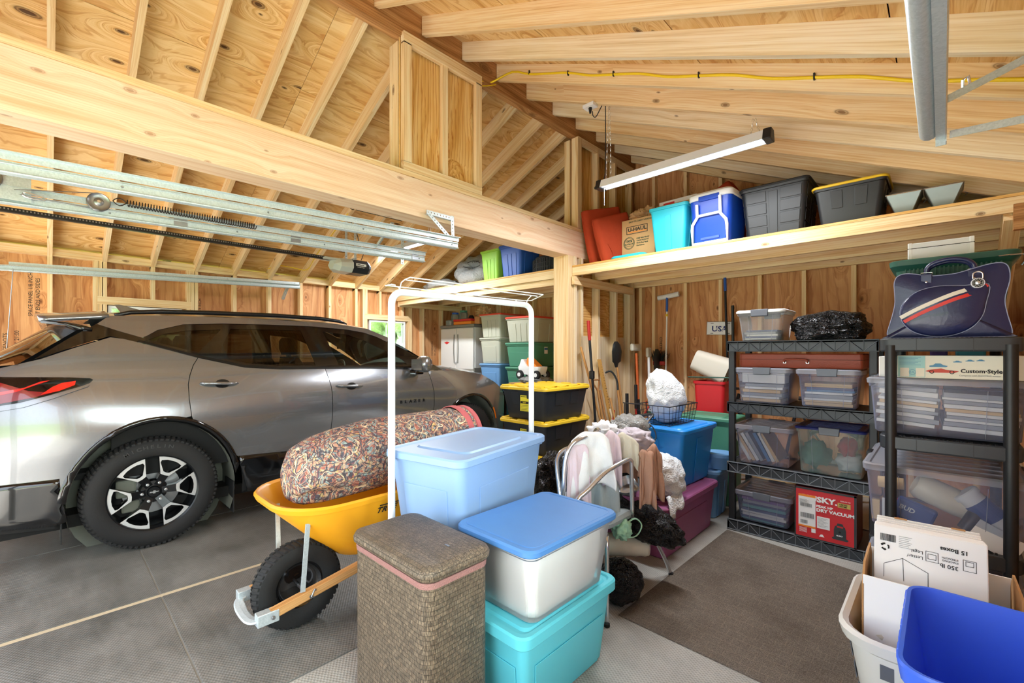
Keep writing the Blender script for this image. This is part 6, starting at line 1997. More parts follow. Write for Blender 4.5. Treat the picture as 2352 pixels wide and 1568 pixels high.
text('DRY VACUUM', .029, 'white_print', hv, (-.046, yf - .0006, .198), X_, Z_, bold=.0013, sx=1.12)
text('1004 694 421', .0105, 'white_print', hv, (.085, yf - .0006, .292), X_, Z_)
MB().box(.073, .142, yf - .0012, yf, .252, .282).build('warranty_label', 'carton_gold', hv)
text('LIMITED', .012, 'ink', hv, (.082, yf - .0015, .269), X_, Z_, bold=.0004); text('LIFETIME', .011, 'ink', hv, (.080, yf - .0015, .257), X_, Z_, bold=.0004)
MB().box(-.042, .030, yf - .0012, yf, .085, .165).build('paper_note', 'paper_white', hv)
for k in range(8): MB().box(-.037, .02 - .012 * (k % 3), yf - .0018, yf - .001, .155 - k * .008, .1562 - k * .008).build('print_line', 'barcode', hv)
MB().box(-.074, -.05, yf - .0012, yf, .045, .072).build('small_label', 'label_yellow' if False else 'paper_white', hv)
for k in range(5): MB().box(-.145, -.10, yf - .0012, yf, .066 - k * .007, .068 - k * .007).build('print_line', 'white_print', hv)
MB().prism([(-.03, 0), (.0, 0), (-.01, .016), (-.02, .016)], 0, .001, Matrix.Translation((.0, yf, .030)) @ Matrix.Rotation(PI / 2, 4, 'X')).build('tool_picture', 'white_print', hv)
vp = [(.048, .035), (.125, .035), (.132, .045), (.118, .052), (.118, .10), (.112, .125), (.105, .128), (.100, .145), (.072, .145), (.066, .128), (.058, .125), (.052, .10), (.052, .052), (.040, .045)]
MB().prism(vp, 0, .001, Matrix.Translation((0, yf, 0)) @ Matrix.Rotation(PI / 2, 4, 'X')).build('vacuum_picture', 'carton_dark', hv)
MB().box(.070, .102, yf - .0016, yf, .118, .128).build('vacuum_picture_detail', 'label_red', hv)
MB().prism([(.085 + .007 * math.cos(a * PI / 8), .088 + .007 * math.sin(a * PI / 8)) for a in range(16)], 0, .0016, Matrix.Translation((0, yf, 0)) @ Matrix.Rotation(PI / 2, 4, 'X')).build('vacuum_picture_detail', 'ink', hv)
text('HUSKY', .011, 'white_print', hv, (.066, yf - .0018, .060), X_, Z_, bold=.0004)

# suitcase on the bins
plain('leather_brown', '#a0472e', 0.45, var=.08, bump=.2, bscale=160)
su = thing('flat_suitcase', 'flat reddish brown suitcase lying on the third shelf bins', 'suitcase', (-.755, 3.90, 1.251))
MB().loft([rr(.75, .36, .02, 0), rr(.76, .37, .02, .01), rr(.76, .37, .02, .096), rr(.75, .36, .02, .104)]).build('case_body', 'leather_brown', su, smooth=30)
MB().box(-.381, .381, -.187, .187, .060, .062).build('seam', 'ink', su)
MB().tube([(-.07, -.187, .040), (-.07, -.205, .045), (-.06, -.213, .062), (.06, -.213, .062), (.07, -.205, .045), (.07, -.187, .040)], .006, 8, smooth=3).build('handle', 'leather_brown', su, smooth=True)
for x in (-.07, .07): MB().cbox((x, -.190, .040), (.022, .008, .016)).build('handle_clip', 'chrome', su, bevel=.002)
# top of the rear rack
clear_bin('clear bin with white lid on top of the rear shelving', (-.985, 3.86, 1.448), .34, .36, .235, body='frosted_plastic', lid='white_metal', ribs=2, taper=.84, lidh=.022, corner=False)
sheets((-.985, 3.86, 1.448), 5, -.11, .10, -.13, .12, .012, .016, ['folder_white', 'folder_navy', 'folder_white', 'folder_grey', 'folder_navy'], 'papers in white lidded top bin', 'papers in the white lidded bin')
def sq(q, p):
    m = max(abs(p.x), abs(p.y), abs(p.z)); k = 1 / (m ** .55)
    return q * k * .92
v_, f_ = blob((-.58, 3.88, 1.448 + .10), (.245, .19, .125), .12, 2.3, 5, flat=1.449, n=5, squash=sq)
v_ = [Vector((v.x, v.y, v.z if v.z < 1.56 else 1.56 + (v.z - 1.56) * (1.0 - abs(v.x + .56) * 1.2))) for v in v_]
o = MB().add(v_, f_).build('black_bag', 'bag_black', smooth=True); tag(o, 'black plastic bag wrapped round a box on top of the rear shelving', 'bag')

# ---- front rack contents
clear_bin('largest clear bin stuffed with papers on the third shelf of the front shelving', (.0, 3.23, .967), .56, .70, .275, ribs=2, taper=.93, corner=True, lidh=.03)
z = 0
for j, (x0, x1, tl) in enumerate(((-.235, -.02, .10), (.0, .235, .05))):
    sheets((0, 3.23, .967), 10, x0, x1, -.31, .28, .02 + (.012 if j else .025), .019, ['folder_white', 'folder_grey', 'folder_white', 'folder_grey', 'folder_white', 'folder_manila'], '%s half of largest clear bin' % ('right' if j else 'left'), 'papers in the %s half of the largest clear bin' % ('right' if j else 'left'), tilt=tl * .7, name='paper_sheaf', cat='paper')
clear_bin('clear bin with bottles and a thermos on the second shelf of the front shelving', (-.005, 3.22, .497), .58, .70, .315, ribs=2, taper=.92, corner=True, lidh=.035)
plain('thermos_cream', '#e8e0c8', 0.3); plain('cup_blue', '#2a4b8f', 0.4); plain('bottle_dark', '#1e1a1a', 0.3)
def rollthing(nm, lab, cat, c, axis, prof, mat, extra=None):
    t = thing(nm, lab, cat, c)
    q = Vector((0, 0, 1)).rotation_difference(Vector(axis).normalized()).to_matrix().to_4x4()
    MB().lathe(prof, 28, q).build('body', mat, t, smooth=40)
    if extra: extra(t, q)
    return t
rollthing('thermos', 'cream thermos lying in the clear bin of the second front shelf', 'thermos', (-.10, 2.99, .715), (1, .15, -.45), [(0, 0), (.05, .0), (.062, .02), (.062, .17), (.058, .21), (.045, .235), (0, .24)], 'thermos_cream')
def mugx(t, q):
    MB().lathe([(.0, .205), (.047, .205), (.052, .20), (.052, .18), (.047, .18)], 28, q).build('lid', 'paper_white', t, smooth=40)
    MB().lathe([(.049, .06), (.0495, .06), (.0495, .15), (.049, .15)], 28, q).build('printed_band', 'cup_blue', t)
rollthing('drinks_cup', 'white cup with blue printed band in the clear bin of the second front shelf', 'cup', (.215, 2.97, .570), (-.62, .0, .62), [(0, 0), (.046, 0), (.048, .01), (.046, .2), (0, .2)], 'paper_white', mugx)
rollthing('small_bottle', 'small dark bottle with cream label next to the printed cup', 'bottle', (.075, 2.95, .545), (.35, .1, .75), [(0, 0), (.03, 0), (.03, .09), (.012, .12), (.012, .15), (0, .15)], 'bottle_dark')
o = MB().cbox((0, 0, 0), (.15, .05, .10)).build('blue_can_pack', 'cup_blue', bevel=.012); o.location = (-.10, 2.93, .585); o.rotation_euler = (0, .35, 0); tag(o, 'blue printed pack in the clear bin under the thermos', 'pack')
text('BUD', .03, 'white_print', o, (-.06, -.0265, .0), X_, Z_, bold=.0008)
for i, (x, z, m) in enumerate(((-.245, .55, 'folder_manila'), (-.205, .56, 'folder_white'), (-.17, .57, 'cloth_red'))):
    o = MB().cbox((0, 0, 0), (.03, .02, .10)).build('small_card_box', m); o.location = (x, 2.93, z + .02); tag(o, ['manila', 'white', 'red'][i] + ' small card box at the left end of the bottle bin', 'box')
rollthing('wooden_brush', 'tan wooden block brush upper left in the bottle bin', 'brush', (-.24, 2.98, .70), (1, 0, .05), [(0, 0), (.028, 0), (.03, .05), (.028, .10), (0, .10)], 'folder_manila')
o = MB().cbox((0, 0, 0), (.16, .10, .004)).build('leaflet', 'paper_white'); o.location = (.17, 2.90, .535); o.rotation_euler = (math.radians(75), .5, 0); tag(o, 'white leaflet with red print at the lower right of the bottle bin', 'leaflet')
clear_bin('clear bin with black latches low behind the white cartons', (-.0, 3.18, .063), .56, .66, .30, ribs=2, taper=.92, corner=True)
# game box and carton
plain('box_cream', '#efe9d6', 0.7); plain('print_teal', '#a8d6d2', 0.7); plain('print_blue', '#5e93b5', 0.7); plain('print_red', '#cf5648', 0.7); plain('print_grey', '#8c8f90', 0.7)
gb = thing('car_set_box', 'long cream toy car set box printed with a red racing car', 'box', (.055, 3.02, 1.243))
MB().box(-.215, .22, -.12, .12, 0, .108).build('box_body', 'box_cream', gb, bevel=.002)
y = -.1212
MB().box(-.213, -.115, y - .0006, y, .004, .105).build('printed_panel', 'print_teal', gb)
MB().box(-.205, -.172, y - .001, y, .006, .048).build('printed_panel', 'box_cream', gb); MB().box(-.148, -.117, y - .001, y, .006, .048).build('printed_panel', 'box_cream', gb)
for k in range(7): MB().box(-.208, -.13 - .01 * (k % 3), y - .0012, y, .098 - k * .006, .0995 - k * .006).build('print_line', 'print_blue', gb)
MB().tube([(-.160 + .012 * math.cos(a * PI / 10), y - .001, .028 + .012 * math.sin(a * PI / 10)) for a in range(20)], .0009, 4, closed=True).build('print_ring', 'print_blue', gb)
text('UL', .014, 'print_blue', gb, (-.168, y - .001, .023), X_, Z_)
def sil(poly, m, x, z, s=1.0, nm='car_picture'):
    MB().prism([(x + a * s, z + b * s) for a, b in poly], 0, .0012, Matrix.Translation((0, y, 0)) @ Matrix.Rotation(PI / 2, 4, 'X')).build(nm, m, gb)
sil([(0, .010), (.02, .004), (.10, .004), (.115, .012), (.07, .018), (.055, .024), (.035, .020), (.012, .016)], 'print_red', -.115, .024)
sil([(0, .004), (.06, .004), (.066, .010), (.05, .014), (.04, .022), (.022, .022), (.012, .013), (.0, .011)], 'print_blue', -.10, .050, .95)
for x in (-.092, -.024):
    MB().tube([(x + .007 * math.cos(a * PI / 8), y - .0015, .031 + .007 * math.sin(a * PI / 8)) for a in range(16)], .0016, 4, closed=True).build('print_ring', 'ink', gb)
for x, z, s in ((-.02, .075, .45), (.02, .080, .45), (.055, .082, .4)): sil([(0, .004), (.06, .004), (.066, .010), (.05, .014), (.04, .022), (.022, .022), (.012, .013), (.0, .011)], 'print_blue', x, z, s)
text('Custom·Styled', .024, 'ink', gb, (.004, y - .0008, .030), X_, Z_, bold=.0006)
text('Complete with ELECTRIC motor', .0095, 'print_grey', gb, (.0, y - .0008, .014), X_, Z_)
o = MB().box(-.235, -.175, 2.95, 3.2, 1.243, 1.345).build('white_carton', 'paper_white', bevel=.003); tag(o, 'small creased white carton at the left end of the toy car set box', 'box')
# bowling bag
plain('bag_navy', '#1c2450', 0.33, coat=.25, bump=.08, bscale=60); plain('bag_side', '#191d33', 0.45); plain('stripe_white', '#e9e4d8', 0.5); plain('stripe_red', '#d8352f', 0.45); plain('piping_grey', '#8f97b8', 0.5)
bg = thing('bowling_bag', 'navy leather bowling bag with white and red stripe on the front shelving', 'bag', (.010, 2.94, 1.434))
outl = [(-.205, .008), (-.195, .0), (.19, .0), (.205, .008), (.207, .03), (.195, .09), (.187, .14), (.188, .18), (.200, .24), (.20, .285), (.19, .315), (.165, .325), (.12, .318), (.06, .300), (.02, .292), (-.06, .292), (-.10, .305), (-.14, .312), (-.17, .302), (-.182, .27), (-.180, .22), (-.180, .16), (-.196, .08), (-.208, .03)]
O = [Vector((a, 0, b_)) for a, b_ in outl]
OS = crom(O, 3, True)
def bring(k, yy, zo=0): 
    c = Vector((0, 0, .15))
    return [Vector(((p.x) * k, yy, .15 + (p.z - .15) * k)) if p.z > .03 else Vector((p.x * k, yy, max(0, .15 + (p.z - .15) * k) if k < 1 else p.z)) for p in OS]
b = MB().loft([bring(.985, -.068), bring(1.0, -.060), bring(1.012, -.02), bring(1.015, .04), bring(1.012, .09), bring(1.0, .128)], caps=(False, True))
b.build('bag_side', 'bag_side', bg, smooth=40)
# front face, gently bulging
fv = [Vector((0, -.088, .15))]; ff = []
prev = None
for ri, k in enumerate((.25, .5, .72, .88, .96, .985)):
    bul = .020 * (1 - k ** 2.2)
    for p in OS: fv.append(Vector((p.x * k, -.0685 - bul, .15 + (p.z - .15) * k)))
m_ = len(OS)
for i in range(m_): ff.append((0, 1 + (i + 1) % m_, 1 + i))
for r_ in range(5):
    for i in range(m_):
        a = 1 + r_ * m_ + i; b_ = 1 + r_ * m_ + (i + 1) % m_
        ff.append((a, b_, b_ + m_, a + m_))
MB().add(fv, ff).build('front_panel', 'bag_navy', bg, smooth=True)
MB().tube([Vector((p.x * .99, -.069, .15 + (p.z - .15) * .99)) for p in OS], .0022, 5, closed=True).build('piping', 'piping_grey', bg)
MB().tube([Vector((p.x, .129, p.z)) for p in OS], .0022, 5, closed=True).build('piping', 'piping_grey', bg)
# teardrop pocket
tp = [(.135, .232), (.06, .232), (-.02, .238), (-.09, .222), (-.14, .18), (-.158, .13), (-.148, .075), (-.11, .03), (-.05, .008), (.02, .010), (.08, .04), (.115, .09), (.128, .15)]
TP = crom([Vector((a, 0, b_)) for a, b_ in tp], 4, True)
def tr_(k, yy): return [Vector((-.015 + (p.x + .015) * k, yy - 0.0, .125 + (p.z - .125) * k)) for p in TP]
def bulge(p): 
    d_ = max(abs(p.x) / .2, abs(p.z - .15) / .155)
    return -.0685 - .020 * (1 - min(1, d_) ** 2.2)
pb = MB(); L = []
for k, o_ in ((1.0, .0), (.985, .006), (.93, .010), (.6, .014), (.3, .016)):
    L.append([Vector((q.x, min(bulge(q), -.075) - o_ , q.z)) for q in tr_(k, 0)])
pb.loft(L, caps=(False, True))
pb.build('pocket', 'bag_navy', bg, smooth=True)
MB().tube([Vector((q.x, min(bulge(q), -.075) - .002, q.z)) for q in tr_(1.0, 0)], .002, 5, closed=True).build('piping', 'piping_grey', bg)
def stripe(off, w_, m):
    P = [(-.150, .088), (-.09, .125), (-.02, .162), (.03, .185), (.08, .205), (.125, .238)]
    b = MB(); v = []
    P = [Vector((a, 0, c)) for a, c in P]
    PS = crom(P, 5)
    for i, p in enumerate(PS):
        d_ = (PS[min(i + 1, len(PS) - 1)] - PS[max(i - 1, 0)]).normalized(); n_ = Vector((-d_.z, 0, d_.x))
        for s in (off - w_ / 2, off + w_ / 2):
            q = p + n_ * s
            k = math.hypot((q.x + .015) / .15, (q.z - .125) / .12)
            v.append(Vector((q.x, min(bulge(q), -.075) - .0175 + .010 * max(0, min(1, (k - .55) / .45)) ** 1.5, q.z)))
    b.add(v, [(2 * i, 2 * i + 1, 2 * i + 3, 2 * i + 2) for i in range(len(PS) - 1)])
    return b.build('stripe', m, bg, solid=.0015)
stripe(.012, .017, 'stripe_white'); stripe(-.012, .015, 'stripe_red')
for yy in (-.045, .03):
    MB().tube([(-.065, yy, .295), (-.062, yy - .004, .330), (-.035, yy - .01, .352), (.02, yy - .012, .362), (.07, yy - .008, .350), (.092, yy, .325), (.092, yy, .295)], [.008, .010, .011, .012, .011, .010, .008][0] if False else .0095, 8, smooth=4).build('handle', 'bag_navy', bg, smooth=True)
for x in (-.065, .092):
    MB().box(x - .020, x + .020, -.078, -.072, .245, .300).build('handle_tab', 'bag_navy', bg, bevel=.004)
    MB().tube([(x - .02, -.075, .297), (x + .02, -.075, .297), (x + .02, -.055, .308), (x - .02, -.055, .308)], .0018, 5, closed=True).build('handle_ring', 'chrome', bg)
    MB().lathe([(0, .003), (.004, .002), (.005, 0)], 10, Matrix.Translation((x, -.0785, .262)) @ Matrix.Rotation(PI / 2, 4, 'X')).build('rivet', 'chrome', bg)
pl = thing('padlock', 'round combination padlock hanging from the handle of the navy bag', 'padlock', (.112, 2.848, 1.672))
M = Matrix.Rotation(PI / 2, 4, 'X')
MB().lathe([(0, -.008), (.022, -.008), (.0245, -.004), (.0245, .004), (.022, .008), (0, .008)], 32, M).build('lock_body', 'chrome', pl, smooth=40)
MB().lathe([(.0085, .0085), (.019, .0085), (.019, .0115), (.0085, .0115)], 32, M).build('dial', 'ink', pl)
MB().lathe([(0, .0085), (.0085, .0085), (.008, .0165), (0, .0175)], 24, M).build('knob', 'chrome', pl, smooth=40)
tk = MB()
for i in range(20):
    a = 2 * PI * i / 20
    tk.box(-.0005, .0005, -.0122, -.0116, .014, .0185, Matrix.Rotation(a, 4, 'Y'))
tk.build('dial_marks', 'white_print', pl)
for i, s in enumerate(('0', '5', '10', '15', '20', '25', '30', '35')):
    a = math.radians(90 - i * 45)
    text(s, .0055, 'white_print', pl, (.0115 * math.cos(a) - .0015, -.0119, .0115 * math.sin(a) - .002), X_, Z_, 'dial_number', ext=.0001)
MB().tube([(-.015, 0, .018), (-.015, 0, .038), (-.010, 0, .047), (0, 0, .050), (.010, 0, .047), (.015, 0, .038), (.015, 0, .018)], .0032, 8, smooth=3).build('shackle', 'chrome', pl, smooth=True)
# green basket and silver case behind the bag
gt = thing('green_basket', 'dark green plastic basket with wide rim behind the navy bag', 'basket', (.03, 3.34, 1.434))
MB().loft([rr(.34, .34, .03, .0), rr(.42, .42, .04, .36), rr(.47, .47, .05, .385), rr(.475, .475, .05, .41), rr(.46, .46, .05, .415), rr(.40, .40, .04, .40), rr(.33, .33, .03, .01)]).build('basket_body', 'tote_dkgreen', gt, smooth=30)
rb_ = MB()
for i in range(22):
    x = -.17 + i * .0162
    rb_.box(x - .003, x + .003, -.216, -.19, .2, .38)
rb_.build('ribs', 'tote_dkgreen', gt)
MB().tube([(.16, -.235, .385), (.235, -.235, .385), (.25, -.20, .37), (.235, -.19, .34)], .003, 5, smooth=2).build('wire_handle', 'chrome', gt)
sc_ = thing('silver_case', 'silver grey metal case lying behind the navy bag on the green basket', 'case', (-.01, 3.37, 1.851), 0)
MB().box(-.125, .125, -.14, .14, 0, .10).build('case_body', 'lamp_housing', sc_, bevel=.004)
for x in (-.117, .117): MB().cbox((x, 0, .05), (.018, .284, .104)).build('corner_trim', 'white_metal', sc_, bevel=.003)
MB().box(-.127, .127, -.142, .142, .070, .073).build('seam', 'ink', sc_)
# glimpses through the shelf gap
o = MB().box(-.05, .02, 3.35, 3.5, 1.243, 1.38).build('pink_box', 'folder_purple', bevel=.01); tag(o, 'mauve plastic tub seen under the top front shelf', 'box')
o = MB().box(.05, .16, 3.3, 3.5, 1.243, 1.385).build('mint_box', 'tote_turquoise', bevel=.01); tag(o, 'mint plastic tub seen under the top front shelf', 'box')

# ---- cartons, laundry basket, blue bin in the right foreground
plain('basket_grey', '#d3d1cb', 0.5)
lbk = thing('laundry_basket', 'pale grey plastic laundry basket holding the white cartons', 'laundry basket', (.005, 2.125, .007))
def lw(z): return .36 + .14 * z / .44, .44 + .13 * z / .44
rings = [rr(*[a - .02 for a in lw(0)], .08, 0), rr(*lw(.05), .09, .05), rr(*lw(.38), .11, .38), rr(*[a + .035 for a in lw(.40)], .12, .395), rr(*[a + .04 for a in lw(.44)], .12, .43), rr(*[a + .02 for a in lw(.44)], .12, .44), rr(*[a - .01 for a in lw(.43)], .11, .43), rr(*[a - .012 for a in lw(.05)], .09, .05)]
MB().loft(rings, caps=(True, True)).build('basket_body', 'basket_grey', lbk, smooth=30)
sl_ = MB()
for zz in (.10, .17, .24, .31):
    for k in range(6):
        x = -.15 + k * .06
        w_, d_ = lw(zz)
        sl_.hexa([Vector((x + a, -d_ / 2 - .001 + b_ * .002 - (c - zz) * .14, c)) for c in (zz, zz + .05) for a, b_ in ((0, 0), (.035, 0), (.035, 1), (0, 1))])
sl_.build('slots', 'latch_grey', lbk); sl_ = MB()
for zz in (.10, .17, .24, .31):
    for k in range(7):
        y = -.19 + k * .06
        w_, d_ = lw(zz)
        sl_.hexa([Vector((-w_ / 2 - .001 + b_ * .002 - (c - zz) * .15, y + a, c)) for c in (zz, zz + .05) for a, b_ in ((0, 0), (.035, 0), (.035, 1), (0, 1))])
sl_.build('slots', 'latch_grey', lbk)
v_, f_ = blob((-.155, 2.10, .40), (.055, .14, .05), .3, 2.6, 4, n=3)
o = MB().add(v_, f_).build('grey_cloth', 'towel_grey2' if False else 'cloth_cream', smooth=True); tag(o, 'pale grey fabric tucked in the laundry basket beside the carton', 'cloth')
oc = thing('white_carton', 'open white carton standing in the laundry basket', 'box', (-.015, 2.125, .06), math.radians(1))
b = MB()
w_, d_, h_ = .375, .31, .535
b.box(-w_ / 2, w_ / 2, -d_ / 2, -d_ / 2 + .005, 0, h_)
b.box(-w_ / 2, w_ / 2, d_ / 2 - .005, d_ / 2, 0, h_)
b.box(-w_ / 2, w_ / 2, -d_ / 2, d_ / 2, 0, .005)
b.build('carton_walls', 'paper_white', oc)
for s in (-1, 1):
    p = MB().box(s * w_ / 2 - .003, s * w_ / 2 + .003, -d_ / 2, d_ / 2, 0, h_ - .03)
    p.add([Vector((s * w_ / 2 + q, yy, zz)) for q in (-.003, .003) for yy, zz in ((-d_ / 2, h_ - .03), (d_ / 2, h_ - .03), (d_ / 2 - .05, h_ + .03), (-d_ / 2 + .05, h_ + .03))], [(0, 1, 2, 3), (7, 6, 5, 4), (0, 4, 5, 1), (1, 5, 6, 2), (2, 6, 7, 3), (3, 7, 4, 0)])
    p.build('carton_side', 'cardboard', oc)
ip = thing('box_pack', 'white pack of flat file boxes printed upside down, standing in the open carton', 'box', (-.035, 2.06, .27), math.radians(3), rx=math.radians(-9))
pw, pd, ph = .285, .085, .475
MB().box(-pw / 2, pw / 2, -pd / 2, pd / 2, 0, ph).build('pack_body', 'paper_white', ip, bevel=.004)
for i, yy in enumerate((.05, .066, .084, .112)):
    MB().box(-pw / 2 + .004, pw / 2 - .004, yy - .006 + .0, yy + .005, .04, ph - .004 + i * .006).build('flat_box', 'paper_white', ip, bevel=.002)
for x in (-.07, .085):
    MB().box(x - .018, x + .018, .106, .118, ph + .010, ph + .0165).build('slot_tab', 'cardboard', ip)
y = -pd / 2 - .0008
Xn, Zn = (-1, 0, 0), (0, 0, -1)
text('15 Boxes', .018, 'ink', ip, (.098, y, ph - .034), Xn, Zn, bold=.0005)
text('350 lb.', .018, 'ink', ip, (.074, y, ph - .088), Xn, Zn, bold=.0002)
text('STACKING', .008, 'ink', ip, (.074, y, ph - .074), Xn, Zn); text('STRENGTH', .008, 'ink', ip, (.074, y, ph - .065), Xn, Zn)
text('Letter/', .015, 'ink', ip, (-.012, y, ph - .080), Xn, Zn); text('Legal', .015, 'ink', ip, (-.012, y, ph - .062), Xn, Zn)
def sqring(x, z, w_, h_, nm='print_icon', t_=.0014):
    MB().tube([(x - w_ / 2, y, z - h_ / 2), (x + w_ / 2, y, z - h_ / 2), (x + w_ / 2, y, z + h_ / 2), (x - w_ / 2, y, z + h_ / 2)], t_ * .7, 4, closed=True).build(nm, 'ink', ip)
sqring(.100, ph - .078, .030, .034); sqring(.100, ph - .072, .018, .014); sqring(.010, ph - .074, .030, .032); sqring(.010, ph - .074, .020, .016)
random.seed(11)
bc = MB(); x = -.125
while x < -.085:
    w_ = random.choice((.0008, .0016, .0024)); bc.box(x, x + w_, y - .0006, y, ph - .052, ph - .028); x += w_ + random.choice((.0008, .0016))
bc.build('barcode', 'ink', ip)
for k in range(7): MB().box(-.075, -.040 - .004 * (k % 3), y - .0006, y, ph - .028 - k * .006, ph - .0268 - k * .006).build('print_line', 'print_grey', ip)
for i in range(3):
    a = math.radians(90 + 120 * i); a2 = math.radians(90 + 120 * i + 80)
    P = [(-.112 + .010 * math.cos(a + (a2 - a) * k / 4), y, ph - .072 + .010 * math.sin(a + (a2 - a) * k / 4)) for k in range(5)]
    MB().tube(P, [.0028, .0028, .0028, .004, .0005], 4).build('recycle_mark', 'ink', ip)
MB().tube([(-.115, y, .30), (-.115, y, .345), (-.065, y, .375), (.0, y, .345), (.0, y, .30)], .0009, 4).tube([(-.065, y, .375), (-.062, y, .30)], .0009, 4).build('box_drawing', 'ink', ip)
# blue recycling bin on a grey one
plain('bin_blue', '#3f6df0', 0.32, coat=.1)
def recbin(label, loc, m, W=.44, D=.50, H=.36, rz=0):
    t = thing('recycling_bin', label, 'bin', loc, rz)
    def k(z): return .80 + .20 * z / H
    R_ = [rr(W * k(0), D * k(0), .05, 0), rr(W * k(.01), D * k(.01), .05, .01), rr(W * k(H - .05), D * k(H - .05), .05, H - .05), rr(W * k(H - .05) + .02, D * k(H - .05) + .02, .055, H - .045), rr(W + .02, D + .02, .06, H - .006), rr(W + .014, D + .014, .06, H), rr(W - .002, D - .002, .055, H - .001), rr(W * k(H - .05) - .01, D * k(H - .05) - .01, .05, H - .06), rr(W * k(.01) - .012, D * k(.01) - .012, .05, .012)]
    MB().loft(R_).build('bin_body', m, t, smooth=35)
    lb = MB()
    for i in range(6):
        yy = -.17 + i * .066
        lb.box(-W / 2 - .012, -W / 2 + .0, yy, yy + .045, H - .030, H - .004)
    lb.build('rim_steps', m, t, bevel=.004)
    MB().box(.02, .08, D / 2 - .02, D / 2 + .014, H - .02, H + .004).build('rim_tab', m, t, bevel=.004)
    return t
recbin('bright blue open recycling bin in the lower right corner', (.152, 1.575, .305), 'bin_blue')
recbin('grey bin underneath the bright blue recycling bin', (.155, 1.58, .007), 'tote_base', W=.42, D=.47, H=.33)
# mint and cream scraps on the right wall
o = MB().add([(.44, 3.0, 1.72), (.44, 3.25, 1.72), (.44, 3.12, 1.50), (.445, 3.0, 1.72), (.445, 3.25, 1.72), (.445, 3.12, 1.50)], [(0, 1, 2), (5, 4, 3), (0, 3, 4, 1), (1, 4, 5, 2), (2, 5, 3, 0)]).build('mint_pennant', 'tote_turquoise'); tag(o, 'mint green triangular pennant on the right wall beside the navy bag', 'pennant')

# ---- brown runner
def runner():
    t = NT('carpet_brown')
    p = t.tc('Object')
    n1 = t.noise(p, 240, 3, .7); n2 = t.noise(p, 2.2, 4, .6); n3 = t.noise(p, 700, 2, .5)
    v = t.n('TexVoronoi', feature='DISTANCE_TO_EDGE'); v.inputs['Scale'].default_value = 7; t.l(p, v.inputs['Vector'])
    br = t.n('TexBrick'); br.inputs['Scale'].default_value = 1; br.inputs['Brick Width'].default_value = .075; br.inputs['Row Height'].default_value = .055; br.inputs['Mortar Size'].default_value = .003; br.inputs['Mortar Smooth'].default_value = 1
    t.l(p, br.inputs['Vector'])
    c = t.ramp(t.math('MULTIPLY_ADD', n3, .4, t.math('MULTIPLY', n1, .6)), [(.35, lin('#514941')), (.5, lin('#72685e')), (.66, lin('#998e83'))])
    c = t.mix(t.math('MULTIPLY', br.outputs['Fac'], .35), c, lin('#a08f80'))
    c = t.mix(t.math('MULTIPLY', t.ramp(n2, [(.42, (0, 0, 0)), (.62, (1, 1, 1))]), .30), c, lin('#5d4c44'), 'MULTIPLY')
    b = t.bsdf(Base_Color=c, Roughness=.95, Normal=t.bump(t.math('MULTIPLY_ADD', br.outputs['Fac'], -.5, n1), .6, .006))
    b.inputs['Specular IOR Level'].default_value = .05
    MATS['carpet_brown'] = t.done(b.outputs[0])
runner()
q = [(-1.206, 2.045), (-.24, 2.035), (-.20, 3.44), (-1.185, 3.60)]
def shr(k): 
    c = Vector((-.7, 2.8)); return [c + (Vector(p) - c) * k for p in q]
rn = MB().loft([[Vector((p.x, p.y, .0065)) for p in shr(1.0)], [Vector((p.x, p.y, .011)) for p in shr(1.0)], [Vector((p.x, p.y, .0135)) for p in shr(.985)]]).build('carpet_runner', 'carpet_brown')
tag(rn, 'brown flecked carpet runner on the floor in front of the shelving', 'rug')
# ================================================================= right of the front group: purple tote, chair, towels, bags
pt = tote('storage_tote', 'long dusty purple tote on the floor under the bright blue tote', (-1.535, 3.20, .007), .54, .94, .355, 'tote_purple', style='panel', lidh=.045, plateau=.7, taper=.90)
bt = tote('storage_tote', 'bright blue lidded tote standing on the purple tote', (-1.575, 3.48, .363), .51, .62, .437, 'tote_blue', style='tab', lidh=.035, plateau=.75, taper=.84, rz=math.radians(-2))
tote('storage_tote', 'pale blue tote on the floor behind the purple tote', (-1.50, 3.92, .001), .40, .36, .40, 'tote_skyblue', style='ribs')
t = thing('blue_pail', 'small blue round pail with ribbed lid behind the blue tote', 'pail', (-1.345, 3.90, .402))
MB().lathe([(0, 0), (.09, 0), (.105, .10), (.115, .10), (.115, .125), (0, .13)], 30).build('pail_body', 'tote_skyblue', t, smooth=40)
tote('storage_tote', 'dark green tote with flat lid behind the bright blue tote', (-1.56, 4.32, .001), .50, .40, .78, 'tote_green', 'tote_green', taper=.9, style='none')
rb2 = tote('red_bin', 'tall open red bin behind the wire basket', (-1.69, 4.74, .001), .34, .34, 1.07, 'carton_red', taper=.72, style='none', lid=False, rim=.02, cat='bin')
